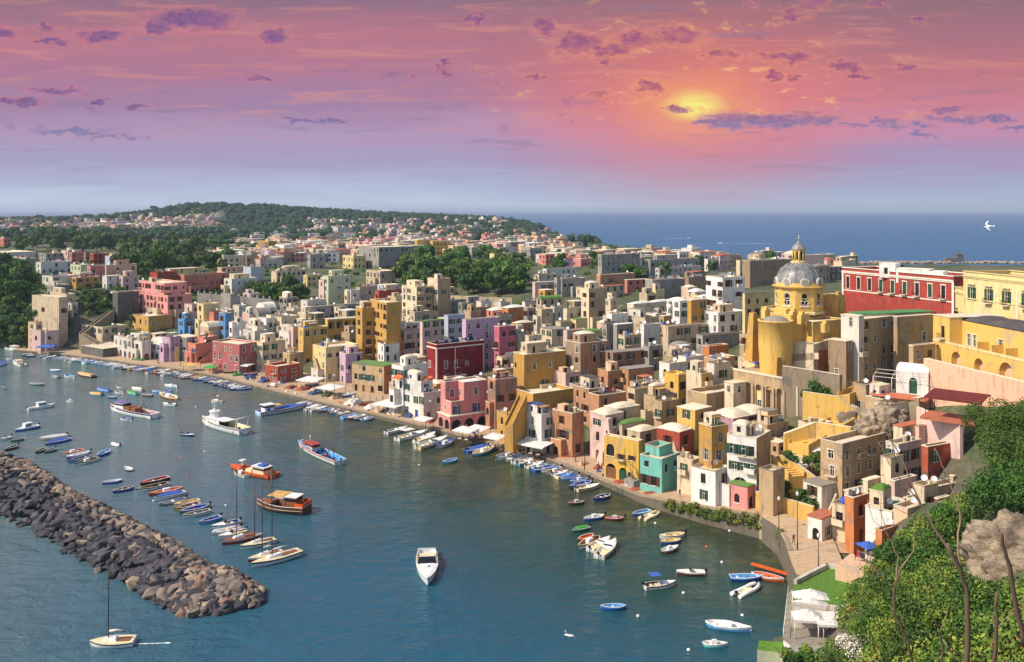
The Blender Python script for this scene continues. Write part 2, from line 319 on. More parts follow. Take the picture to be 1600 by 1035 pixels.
zqs = np.array([c[2] for c in CO] + [5.0] * len(extra)); wqs = np.array([c[3] for c in CO] + [0.0] * len(extra)); 
zqn = np.roll(zqs, -1); wqn = np.roll(wqs, -1)
blend = np.array([16.0] * len(CO) + [30.0] * len(extra)); blend[19:26] = 22; blend[28:40] = 15
CTRL = [(0,0,54),(15,28,40),(40,40,46),(10,55,24),(-30,-20,50),(60,10,55),(200,0,60)]
CPX = [(1600,1035,45),(1660,760,100),(1600,765,98),(1530,770,105),(1460,900,85),(1300,1005,99),(1390,880,105),(1290,885,130),(1240,1010,112),(1480,775,140),(1400,800,132),(1320,800,147),(1440,700,160),(1540,755,128),(1620,640,150),
       (1500,590,180),(1345,645,216),(1400,645,203),(1300,640,212),(1440,640,176),(1320,690,178),(1245,650,198),(1245,595,215),(1180,610,218),(1420,505,240),(1300,505,260),(1560,505,230),(1250,765,170),(1180,745,185),(1130,650,212),
       (1080,705,200),(1000,650,225),(950,575,260),(1000,515,300),(1080,480,335),(850,612,255),(800,535,320),(850,460,400),(700,575,300),(700,492,380),(640,455,430),(560,550,330),(500,508,380),(450,468,430),(400,498,400),(300,490,425),(240,505,392),(300,448,470),
       (180,505,390),(185,455,418),(110,440,432),(60,478,395),(20,455,415),(-100,430,440)]
CTRL += [tuple(W(*c)) for c in CPX]
CTRL += [(-200,600,24),(-400,800,25),(0,600,24),(0,900,23),(-300,1200,24),(80,800,23),(130,600,24),(250,500,25),(350,400,30),(450,200,34),(-600,1100,27),(-100,1300,22),(-900,1300,32),(-50,1500,22),(-500,1500,28),(-1100,1600,40),(600,300,34),(-500,500,26),(-300,470,26)]
CTRL += [tuple(Vector(W(x, y, Y)) - Vector((0, 0, 6))) for (x, y, Y) in [(-100,343,1850),(0,343,1850),(100,344,1850),(190,342,1850),(245,328,1850),(300,317,1850),(400,320,1850),(500,329,1850),(600,335,1850),(700,338,1830),(780,340,1800),(840,349,1790),(865,362,1800)]]
CP = np.array(CTRL, float)
def _k(d): return -d
Dm = np.sqrt(((CP[:, None, :2] - CP[None, :, :2]) ** 2).sum(-1)); nC = len(CP)
A_ = np.zeros((nC + 1, nC + 1)); A_[:nC, :nC] = _k(Dm) - np.eye(nC) * 1.0; A_[nC, :nC] = 1; A_[:nC, nC] = 1
sol = np.linalg.solve(A_, np.append(CP[:, 2], 0.0))
def ground(X, Y):
    X = np.atleast_1d(np.asarray(X, float)); Y = np.atleast_1d(np.asarray(Y, float)); out = np.empty(len(X))
    for i0 in range(0, len(X), 20000):
        x, y = X[i0:i0 + 20000], Y[i0:i0 + 20000]
        d = np.sqrt((x[:, None] - CP[None, :, 0]) ** 2 + (y[:, None] - CP[None, :, 1]) ** 2)
        z = _k(d) @ sol[:nC] + sol[nC]
        ex, ey = (RB - RA)[:, 0], (RB - RA)[:, 1]
        t = np.clip(((x[:, None] - RA[:, 0]) * ex + (y[:, None] - RA[:, 1]) * ey) / (ex ** 2 + ey ** 2), 0, 1)
        dd = np.hypot(x[:, None] - RA[:, 0] - t * ex, y[:, None] - RA[:, 1] - t * ey)
        j = dd.argmin(1); r = np.arange(len(x)); dist = dd[r, j]; tt = t[r, j]
        zq = zqs[j] * (1 - tt) + zqn[j] * tt; wq = wqs[j] * (1 - tt) + wqn[j] * tt
        c1 = (RA[:, 1] > y[:, None]) != (RB[:, 1] > y[:, None])
        xi = RA[:, 0] + (y[:, None] - RA[:, 1]) / np.where(ey == 0, 1e-9, ey) * ex
        inside = (c1 & (x[:, None] < xi)).sum(1) % 2 == 1
        k = np.clip((dist - wq) / blend[j], 0, 1); k = k * k * (3 - 2 * k)
        zi = zq - 0.12 + (np.maximum(z, zq) - zq) * k
        out[i0:i0 + 20000] = np.where(inside & (dist > 0.8), zi, -4.0)
    return out
def gz(x, y): return float(ground([x], [y])[0])
YS = np.geomspace(40, 2400, 900)
def hit(x, y, add=0.0):
    """first place where the sight line through photo pixel (x, y) comes down to the ground plus add"""
    xs = (x - 800) * YS / F; r = H - (y - HY) * YS / F; g = ground(xs, YS)
    ok = (r <= g + add) & (g > -1)
    if not ok.any(): return None
    i = int(ok.argmax())
    if i == 0: return YS[0]
    a, b = YS[i - 1], YS[i]
    ys = np.linspace(a, b, 12); xs = (x - 800) * ys / F; r = H - (y - HY) * ys / F; g = ground(xs, ys); ok = (r <= g + add) & (g > -1)
    return float(ys[int(ok.argmax())]) if ok.any() else float(b)

# ground material: dry earth, rock on the steep, green scrub
m, t, b = newmat('earth'); g = t.new('ShaderNodeNewGeometry')
n1, _ = t.noise(g.outputs['Position'], 0.06, 6, 0.65, 0.6); n2, _ = t.noise(g.outputs['Position'], 0.7, 5, 0.65)
c = t.mix(t.mapr(n1, 0.4, 0.6), lin(92, 92, 64), lin(54, 74, 38)); c = t.mix(t.math('MULTIPLY', t.mapr(n2, 0.45, 0.7), 0.6), c, lin(128, 110, 84))
sp = t.new('ShaderNodeSeparateXYZ'); t.l.new(g.outputs['True Normal'], sp.inputs[0])
c = t.mix(t.mapr(sp.outputs[2], 0.82, 0.62), c, t.mix(t.mapr(n2, 0.4, 0.6), lin(116, 104, 90), lin(78, 70, 62)))
t.l.new(c, b.inputs['Base Color']); b.inputs['Roughness'].default_value = 0.95
bp = t.new('ShaderNodeBump'); bp.inputs['Strength'].default_value = 0.8; bp.inputs['Distance'].default_value = 0.5; t.l.new(n2, bp.inputs['Height']); t.l.new(bp.outputs[0], b.inputs['Normal'])

rows = np.concatenate([np.linspace(-110, 34, 30), np.geomspace(36, 2300, 330)]); us = np.linspace(-0.95, 0.95, 330)
VX, VY = [], []
for yy in rows:
    span = max(yy, 90.0); VX.append(us * span + (0 if yy > 90 else 0)); VY.append(np.full(len(us), yy))
VX = np.array(VX); VY = np.array(VY); VZ = ground(VX.ravel(), VY.ravel()).reshape(VX.shape)
VZ += np.where(VZ > 6, np.sin(VX * 0.21) * np.cos(VY * 0.17) * 0.35, 0)
nr, nc = VX.shape
me = bpy.data.meshes.new('hillside')
me.from_pydata(np.stack([VX.ravel(), VY.ravel(), VZ.ravel()], 1).tolist(), [], [(i * nc + j, i * nc + j + 1, (i + 1) * nc + j + 1, (i + 1) * nc + j) for i in range(nr - 1) for j in range(nc - 1) if max(VZ[i, j], VZ[i, j + 1], VZ[i + 1, j], VZ[i + 1, j + 1]) > -3.9])
me.materials.append(MATS['earth']); me.polygons.foreach_set('use_smooth', [True] * len(me.polygons)); me.update()
tag(link('hillside', me), 'terraced island slope under the town and hills', None, None, 'structure')

# ---------------------------------------------------------------- sea
m, t, b = newmat('sea'); g = t.new('ShaderNodeNewGeometry'); pos = g.outputs['Position']
sp = t.new('ShaderNodeSeparateXYZ'); t.l.new(pos, sp.inputs[0]); X_, Y_ = sp.outputs[0], sp.outputs[1]
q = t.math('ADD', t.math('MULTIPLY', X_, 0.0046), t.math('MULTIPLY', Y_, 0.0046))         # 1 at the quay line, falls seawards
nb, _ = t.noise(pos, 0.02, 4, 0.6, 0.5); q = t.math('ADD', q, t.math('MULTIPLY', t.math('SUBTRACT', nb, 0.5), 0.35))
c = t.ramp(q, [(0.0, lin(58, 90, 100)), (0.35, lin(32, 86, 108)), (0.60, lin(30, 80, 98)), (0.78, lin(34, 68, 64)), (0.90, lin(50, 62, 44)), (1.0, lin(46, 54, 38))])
c = t.mix(t.math('MULTIPLY', t.mapr(X_, -20.0, -110.0), 0.75), c, lin(104, 120, 120))  # silvery sheen towards the left, mixed into the base colour
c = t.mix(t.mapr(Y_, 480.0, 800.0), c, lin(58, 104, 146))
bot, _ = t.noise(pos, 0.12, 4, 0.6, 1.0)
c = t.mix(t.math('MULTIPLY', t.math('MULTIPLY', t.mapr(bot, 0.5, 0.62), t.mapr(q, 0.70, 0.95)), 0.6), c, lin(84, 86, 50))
t.l.new(c, b.inputs['Base Color']); t.l.new(t.mapr(Y_, 420.0, 900.0, 0.09, 0.5), b.inputs['Roughness']); b.inputs['IOR'].default_value = 1.33; t.l.new(t.mapr(Y_, 420.0, 900.0, 0.5, 0.10), b.inputs['Specular IOR Level'])
w1, _ = t.noise(t.vmath('MULTIPLY', pos, (0.55, 1.0, 1)), 0.42, 5, 0.6, 0.6); w2, _ = t.noise(pos, 0.05, 3, 0.5)
w3, _ = t.noise(t.vmath('MULTIPLY', pos, (0.8, 1.0, 1)), 1.6, 3, 0.6, 0.3)
hgt = t.math('ADD', w1, t.math('MULTIPLY', w3, 0.22))
amp = t.math('ADD', 0.35, t.math('MULTIPLY', t.mapr(w2, 0.35, 0.65), 0.65))
amp = t.math('ADD', amp, t.mapr(t.math('SUBTRACT', t.math('ADD', X_, t.math('MULTIPLY', Y_, 1.07)), 0.0), 110.0, 40.0, 0.0, 0.9))    # choppier outside the breakwater
bp = t.new('ShaderNodeBump'); bp.inputs['Distance'].default_value = 0.9; t.l.new(t.math('MULTIPLY', hgt, amp), bp.inputs['Height']); bp.inputs['Strength'].default_value = 0.75
t.l.new(bp.outputs[0], b.inputs['Normal'])
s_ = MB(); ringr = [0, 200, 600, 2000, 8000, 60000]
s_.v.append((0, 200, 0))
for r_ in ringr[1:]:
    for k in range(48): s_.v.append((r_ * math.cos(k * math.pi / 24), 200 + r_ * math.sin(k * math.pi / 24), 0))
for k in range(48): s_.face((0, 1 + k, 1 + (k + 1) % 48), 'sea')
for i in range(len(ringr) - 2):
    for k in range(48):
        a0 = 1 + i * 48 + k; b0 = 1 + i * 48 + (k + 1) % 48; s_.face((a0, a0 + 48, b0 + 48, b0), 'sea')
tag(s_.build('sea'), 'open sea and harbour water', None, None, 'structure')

# ---------------------------------------------------------------- quay
m = plaster('paving', (196, 166, 132), 0.9); plaster('quay_stone', (118, 108, 94), 1.0); plaster('quay_edge', (168, 146, 120), 0.9)
n_in = []
for i in range(len(coast)):
    a = coast[max(i - 1, 0)]; c2 = coast[min(i + 1, len(coast) - 1)]; d = (c2 - a); d.z = 0; d.normalize(); n_in.append(Vector((-d.y, d.x, 0)))
def quay_strip(i0, i1, name, label):
    q = MB(); n = 0
    for i in range(i0, i1 + 1):
        z = CO[i][2]; wq = CO[i][3] + 3; p = coast[i]; inn = n_in[i]
        prof = [(0, -2.5), (0, z - 0.35), (-0.12, z - 0.35), (-0.12, z), (0.7, z), (0.7, z - 0.004 + 0.0), (wq, z - 0.004)]
        q.v += [tuple(p + inn * a + Vector((0, 0, zz))) for a, zz in prof]
    K = 7
    for i in range(i1 - i0):
        for k in range(K - 1):
            mt = ['quay_stone', 'quay_edge', 'quay_edge', 'quay_edge', 'paving', 'paving'][k]
            a0 = i * K + k; q.face((a0, a0 + K, a0 + K + 1, a0 + 1), mt)
    o = q.build(name); tag(o, label, None, None, 'structure'); return o
quay_strip(QI0, QI1, 'quay', 'paved fishing quay with stone edge')
def quaypt(x, inland=0.0, z=None):
    """point of the quay at photo column x, inland metres from the water edge"""
    for i in range(QI0, QI1):
        if CO[i][0] <= x <= CO[i + 1][0] or i == QI1 - 1:
            f = (x - CO[i][0]) / max(1e-6, CO[i + 1][0] - CO[i][0]); break
    p = coast[i].lerp(coast[i + 1], f); nn = n_in[i].lerp(n_in[i + 1], f).normalized(); zz = CO[i][2] * (1 - f) + CO[i + 1][2] * f
    return p + nn * inland + Vector((0, 0, zz)), nn
# ================================================================ houses
UNIT = {}
def unit_window(style, w_, h_, arch):
    """window filling one opening (origin bottom centre, outside towards -y); shared between equal openings"""
    key = (style, round(w_, 1), round(h_, 1), arch)
    if key in UNIT: return UNIT[key]
    w_, h_ = key[1], key[2]; x = w_ / 2 - 0.02; m = MB(); fm = 'frame_brown' if style in ('brown', 'dark') else 'frame_white'
    m.box(-x, x, 0.17, 0.20, 0.03, h_ - (0.25 * w_ if arch else 0.03), 'pane')
    e = 0.07
    m.box(-x, -x + e, 0.11, 0.165, 0.03, h_ - 0.04 - (0.3 * w_ if arch else 0), fm); m.box(x - e, x, 0.11, 0.165, 0.03, h_ - 0.04 - (0.3 * w_ if arch else 0), fm); m.box(-0.035, 0.035, 0.11, 0.165, 0.1, h_ - 0.1, fm)
    m.box(-x + e, -0.035, 0.112, 0.163, h_ * 0.62, h_ * 0.62 + 0.06, fm); m.box(0.035, x - e, 0.112, 0.163, h_ * 0.62, h_ * 0.62 + 0.06, fm)
    me = m_mesh(m, 'window')
    sh = None
    if style in ('green', 'brown', 'blue', 'grey') and not arch:
        s = MB(); s.box(-w_ * 0.25, w_ * 0.25, -0.07, -0.02, 0.0, h_, 'shutter_' + style); sh = m_mesh(s, 'shutter')
    f = MB()
    if style in ('white', 'blue'):
        k = 0.13
        f.box(-w_ / 2 - k, -w_ / 2, -0.05, 0.02, -k, h_ + (0 if not arch else -w_ / 2), 'frame_white'); f.box(w_ / 2, w_ / 2 + k, -0.05, 0.02, -k, h_ + (0 if not arch else -w_ / 2), 'frame_white')
        if not arch: f.box(-w_ / 2 - k, w_ / 2 + k, -0.06, 0.02, h_, h_ + k, 'frame_white')
    f.box(-w_ / 2 - 0.12, w_ / 2 + 0.12, -0.13, 0.05, -0.12, -0.02, 'frame_white')
    UNIT[key] = (me, sh, m_mesh(f, 'sill')); return UNIT[key]
def m_mesh(m, name):
    me = bpy.data.meshes.new(name); me.from_pydata(m.v, [], m.f)
    for mn in m.mats: me.materials.append(MATS[mn])
    me.polygons.foreach_set('material_index', m.m); me.polygons.foreach_set('use_smooth', m.sm); me.update(); return me
def place_window(par, o, A, B, style, near=True, closed=False):
    A = Vector(A); B = Vector(B); d = (B - A).normalized(); rz = math.atan2(d.y, d.x)
    s, z, ww, hh, arch = o; p = A + d * s
    me, sh, sill = unit_window(style, ww, hh, arch)
    wn = link('window', me, par, (p.x, p.y, z), rz)
    if near:
        link('sill', sill, wn)
        if sh:
            for sg in (-1, 1): link('shutter', sh, wn, (sg * (round(ww, 1) * .75 + 0.02), 0, 0))
    return wn
DOORM = {}
def place_door(par, o, A, B, mat='wood'):
    A = Vector(A); B = Vector(B); d = (B - A).normalized(); rz = math.atan2(d.y, d.x); s, z, ww, hh, arch = o; p = A + d * s
    key = (mat, round(ww, 1), round(hh, 1))
    if key not in DOORM:
        m = MB(); m.box(-ww / 2, -0.02, 0.14, 0.19, 0, hh - (ww * 0.3 if arch else 0.02), mat); m.box(0.02, ww / 2, 0.14, 0.19, 0, hh - (ww * 0.3 if arch else 0.02), mat); DOORM[key] = m_mesh(m, 'door')
    return link('door', DOORM[key], par, (p.x, p.y, z), rz)
BALC = {}
def balcony(par, x, z, A, B, width=2.0, mat='iron'):
    A = Vector(A); B = Vector(B); d = (B - A).normalized(); rz = math.atan2(d.y, d.x); p = A + d * x
    key = (round(width, 1), mat)
    if key not in BALC:
        m = MB(); w2 = width / 2; m.box(-w2, w2, -0.9, -0.005, -0.14, 0, 'roof_pale')
        if mat == 'iron':
            m.box(-w2, w2, -0.9, -0.87, 0.92, 0.97, 'iron'); m.box(-w2, -w2 + 0.03, -0.87, 0, 0.92, 0.97, 'iron'); m.box(w2 - 0.03, w2, -0.87, 0, 0.92, 0.97, 'iron')
            for k in range(int(width / 0.2) + 1): xx = -w2 + 0.03 + k * (width - 0.06) / int(width / 0.2); m.box(xx - 0.015, xx + 0.015, -0.89, -0.86, 0, 0.92, 'iron')
        else:
            m.box(-w2, w2, -0.9, -0.78, 0, 0.9, mat); m.box(-w2, -w2 + 0.1, -0.78, 0, 0, 0.9, mat); m.box(w2 - 0.1, w2, -0.78, 0, 0, 0.9, mat)
        BALC[key] = m_mesh(m, 'balcony')
    return link('balcony', BALC[key], par, (p.x, p.y, z), rz)
def vault(m, x0, x1, y0, y1, z, rise, mat, n=10, power=2.0, barrel=False):
    n0 = len(m.v)
    for i in range(n + 1):
        for j in range(n + 1):
            a = 2 * i / n - 1; b = 2 * j / n - 1
            f = (1 - abs(b) ** 2) ** 0.5 if barrel else ((1 - abs(a) ** power) * (1 - abs(b) ** power)) ** 0.6
            m.v.append((x0 + (x1 - x0) * i / n, y0 + (y1 - y0) * j / n, z + rise * f))
    for i in range(n):
        for j in range(n):
            a0 = n0 + i * (n + 1) + j; m.face((a0, a0 + n + 1, a0 + n + 2, a0 + 1), mat, True)
    if barrel:
        for i in (0, n):
            idx = [n0 + i * (n + 1) + j for j in range(n + 1)]; m.face(idx if i else idx[::-1], mat)
def solve_box(xl, xc, xr, Y, al):
    Xc = (xc - 800) * Y / F; ul = (xl - 800) / F; ur = (xr - 800) / F; sa, ca = math.sin(al), math.cos(al)
    a = (Xc - ul * Y) / max(0.12, ca + ul * sa); b = (ur * Y - Xc) / max(0.12, sa - ur * ca)
    return Xc, min(max(a, 0.6), 34.0), min(max(b, 0.6), 34.0)
def default_alpha(x): return 38 + 18 * min(1, max(0, (x - 250) / 550)) + 6 * min(1, max(0, (x - 900) / 500))
HOUSES = []
def annexes(root, a, b, h, fh, wm, rc, r, found, near):
    fm = r.choice(['wall_cream', 'wall_offwhite', 'wall_beige', wm, wm, wm])
    def cap(m, x0, x1, y0, y1, z, mat='roof_pale'):
        m.box(x0 - .05, x1 + .05, y0 - .05, y1 + .02, z, z + .12, mat)
    if r.random() < .4:                                     # set-back upper room
        x0 = r.uniform(.1, .35) * b; x1 = min(b - .4, x0 + r.uniform(.4, .62) * b); y0 = r.uniform(.25, .5) * a; y1 = a - .3; hh = r.uniform(2.3, 3.0); m = MB()
        ops = [(min(x1 - x0 - .8, max(.8, (x1 - x0) * .35)), .02, .9, 1.9, False)] if x1 - x0 > 2.2 else []
        m.wall((x0, y0), (x1, y0), h - .1, h + hh, [(o[0], h + .02, o[2], o[3], o[4]) for o in ops], fm, .2, 'void'); m.wall((x0, y1), (x0, y0), h - .1, h + hh, [((y1 - y0) * .5, h + .8, .8, 1.1, False)] if y1 - y0 > 2 else [], fm, .2, 'void'); m.wall((x1, y0), (x1, y1), h - .1, h + hh, [], fm); m.wall((x1, y1), (x0, y1), h - .1, h + hh, [], fm)
        if r.random() < .16: vault(m, x0, x1, y0, y1, h + hh, .6, rc)
        else: cap(m, x0, x1, y0, y1, h + hh, rc)
        m.build('upper_room', root)
    k = r.random()
    if k < .42 and b > 4 and h > 5:                         # lower block in front of the right face
        d = r.uniform(1.3, 2.6); x0 = r.uniform(0, .35) * b; x1 = min(b, x0 + r.uniform(.4, .7) * b); hf = fh * (1 if r.random() < .6 or h < 8 else 2) + r.uniform(-.3, .5); m = MB(); ww = x1 - x0
        ar = r.random() < .5; ops = [(ww * (i + .5) / max(1, int(ww / 2.6)), hf - fh + .6 if not ar else hf - fh + .3, 1.0 if not ar else min(1.7, ww / max(1, int(ww / 2.6)) - .6), 1.4 if not ar else 2.2, ar) for i in range(max(1, int(ww / 2.6)))] if ww > 2.2 else []
        m.wall((x0, -d), (x1, -d), -found, hf + .8, ops, fm, .25, 'void'); m.wall((x0, 0), (x0, -d), -found, hf + .8, [], fm); m.wall((x1, -d), (x1, 0), -found, hf + .8, [], fm); m.poly([(x0 + .15, -d + .15, hf), (x1 - .15, -d + .15, hf), (x1 - .15, 0, hf), (x0 + .15, 0, hf)], rc)
        m.box(x0 - .05, x1 + .05, -d - .05, -d + .2, hf + .8, hf + .9, 'roof_pale'); m.box(x0 - .05, x0 + .18, -d + .2, -.01, hf + .8, hf + .9, 'roof_pale'); m.box(x1 - .18, x1 + .05, -d + .2, -.01, hf + .8, hf + .9, 'roof_pale'); m.build('annex', root)
    elif k < .62 and b > 4.5 and h > 5:                     # outside stair against the right face
        L = min(b - .5, 6.0); n = 12; rise = fh; m = MB(); x0 = .3
        for i in range(n): m.box(x0 + L * i / n, x0 + L * (i + 1) / n, -1.2, -.005, -found, rise * (i + 1) / n, 'wall_beige')
        n0 = len(m.v); m.v += [(x0, -1.4, -found), (x0 + L, -1.4, -found), (x0 + L, -1.4, rise + .9), (x0, -1.4, .9), (x0, -1.2, -found), (x0 + L, -1.2, -found), (x0 + L, -1.2, rise + .9), (x0, -1.2, .9)]
        for q in [(0,1,2,3),(7,6,5,4),(3,2,6,7),(1,5,6,2),(4,0,3,7)]: m.face([n0 + i for i in q], fm)
        m.build('outside_stair', root)
    if r.random() < .4 and a > 4 and h > 5:                 # lower block before the left face
        d = r.uniform(1.2, 2.4); y0 = r.uniform(.05, .35) * a; y1 = min(a, y0 + r.uniform(.35, .6) * a); hf = fh * (1 if h < 8 or r.random() < .6 else 2) + r.uniform(-.3, .4); m = MB(); ww = y1 - y0
        ops = [(ww * .5, hf - fh + .5, min(1.5, ww - .9), 2.0, r.random() < .6)] if ww > 2 else []
        m.wall((-d, y1), (-d, y0), -found, hf + .8, ops, fm, .25, 'void'); m.wall((-d, y0), (0, y0), -found, hf + .8, [], fm); m.wall((0, y1), (-d, y1), -found, hf + .8, [], fm); m.poly([(-d + .15, y0 + .15, hf), (0, y0 + .15, hf), (0, y1 - .15, hf), (-d + .15, y1 - .15, hf)], rc); m.box(-d - .05, -d + .2, y0 - .05, y1 + .05, hf + .8, hf + .9, 'roof_pale'); m.build('annex', root)
    if r.random() < .22 and b > 3.5:                        # reed or canvas canopy on the roof
        x0 = r.uniform(.1, .3) * b; x1 = x0 + min(3.2, b * .6); y0 = .4; y1 = min(a - .3, 3.0); m = MB(); mt = r.choice(['canvas_tan', 'roof_terracotta', 'canvas', 'wood_pale'])
        m.box(x0, x1, y0, y1, h + 2.1, h + 2.18, mt); [m.box(x, x + .08, y, y + .08, h, h + 2.1, 'frame_white') for x in (x0 + .02, x1 - .1) for y in (y0 + .02, y1 - .1)]; m.build('canopy', root)
    if r.random() < .35:                                    # row of potted plants on the parapet
        m = MB(); n = r.randint(2, 5); x = r.uniform(.3, max(.4, b - 3))
        for i in range(n):
            if x > b - .5: break
            q = r.uniform(.25, .5); m.box(x - .14, x + .14, .3, .58, h, h + .35, 'roof_terracotta')
            for j in range(26): c = Vector((x + r.gauss(0, q * .6), .45 + r.gauss(0, q * .5), h + .45 + abs(r.gauss(0, q)))); e1 = Vector((r.gauss(0, 1), r.gauss(0, 1), r.gauss(0, 1))).normalized() * .16; e2 = e1.orthogonal().normalized() * .12; m.poly([c - e1, c - e2, c + e1, c + e2], 'leafy')
            x += r.uniform(.7, 1.3)
        m.build('potted_plants', root)
    if r.random() < .5:                                     # drain pipe
        m = MB(); x = r.uniform(.2, .8) * b; m.tube([(x, -.07, h), (x, -.07, -1)], .06, r.choice(['wall_beige', 'iron', 'roof_terracotta']), 5); m.build('drain_pipe', root)
rh = random.Random(5)
def roof_clutter(root, a, b, h, r):
    """small things fixed on a flat roof"""
    if r.random() < 0.15 and a > 4 and b > 4:
        m = MB(); x0 = r.uniform(0.5, b - 3); y0 = r.uniform(a * 0.35, a - 2.6); hh = r.uniform(1.6, 2.4)
        m.box(x0, x0 + r.uniform(1.8, 2.8), y0, y0 + r.uniform(1.8, 2.4), h - 0.02, h + hh, r.choice(['wall_cream', 'wall_offwhite', 'wall_beige', 'wall_peach']))
        m.box(x0 + 0.5, x0 + 1.3, y0 - 0.02, y0 + 0.05, h, h + 1.6, 'void'); m.build('stair_hut', root)
    if r.random() < 0.3:
        m = MB(); x0 = r.uniform(0.8, max(0.9, b - 1)); y0 = r.uniform(0.8, max(0.9, a - 1)); m.box(x0 - 0.3, x0 + 0.3, y0 - 0.3, y0 + 0.3, h - 0.02, h + 1.3, 'wall_beige'); m.box(x0 - 0.4, x0 + 0.4, y0 - 0.4, y0 + 0.4, h + 1.3, h + 1.45, 'roof_pale'); m.build('chimney', root)
    if r.random() < 0.65:
        x0 = r.uniform(0.6, max(0.7, b - 0.6)); y0 = r.uniform(0.4, max(0.5, a - 0.6)); m = MB(); m.tube([(x0, y0, h), (x0, y0, h + 1.1)], 0.04, 'iron', 5)
        c = Vector((x0, y0, h + 1.3)); ax = Vector((-0.7, -0.5, 0.5)).normalized(); t1 = ax.orthogonal().normalized(); t2 = ax.cross(t1); n0 = len(m.v); m.v.append(tuple(c - ax * 0.12))
        for rr, dd in ((0.28, -0.06), (0.5, 0.06)):
            for k in range(10): m.v.append(tuple(c + ax * dd + (t1 * math.cos(k * .628) + t2 * math.sin(k * .628)) * rr))
        for k in range(10): m.face((n0, n0 + 1 + k, n0 + 1 + (k + 1) % 10), 'dish', True); m.face((n0 + 1 + k, n0 + 11 + k, n0 + 11 + (k + 1) % 10, n0 + 1 + (k + 1) % 10), 'dish', True)
        m.build('satellite_dish', root)
    if r.random() < 0.7:
        x0 = r.uniform(0.6, max(0.7, b - 0.6)); y0 = r.uniform(0.5, max(0.6, a - 0.6)); hh = r.uniform(1.8, 3.4); m = MB(); m.tube([(x0, y0, h), (x0, y0, h + hh)], 0.035, 'iron', 4)
        for k in range(4): m.tube([(x0 - 0.5 + k * .04, y0 + (k - 1.5) * 0.18, h + hh - 0.1), (x0 + 0.5 - k * .04, y0 + (k - 1.5) * 0.18, h + hh - 0.1)], 0.02, 'iron', 4)
        m.build('antenna', root)
    if r.random() < 0.25:
        x0 = r.uniform(1, max(1.1, b - 1)); y0 = r.uniform(1, max(1.1, a - 1)); m = MB(); m.tube([(x0, y0, h), (x0, y0, h + 1.3)], 0.55, r.choice(['canvas_blue', 'dish', 'roof_slate']), 10); m.build('water_tank', root)
    if r.random() < 0.24 and b > 4:
        m = MB(); y0 = a * 0.4
        m.tube([(1, y0, h), (1, y0, h + 1.8)], 0.03, 'iron', 4); m.tube([(b - 1, y0, h), (b - 1, y0, h + 1.8)], 0.03, 'iron', 4)
        x = 1.2
        while x < b - 1.6: ww = r.uniform(0.5, 1.0); m.box(x, x + ww, y0 - 0.01, y0 + 0.01, h + 1.75 - r.uniform(0.6, 1.1), h + 1.75, r.choice(['cloth_white', 'cloth_blue', 'cloth_red', 'cloth_white', 'canvas'])); x += ww + 0.15
        m.build('washing_line', root)
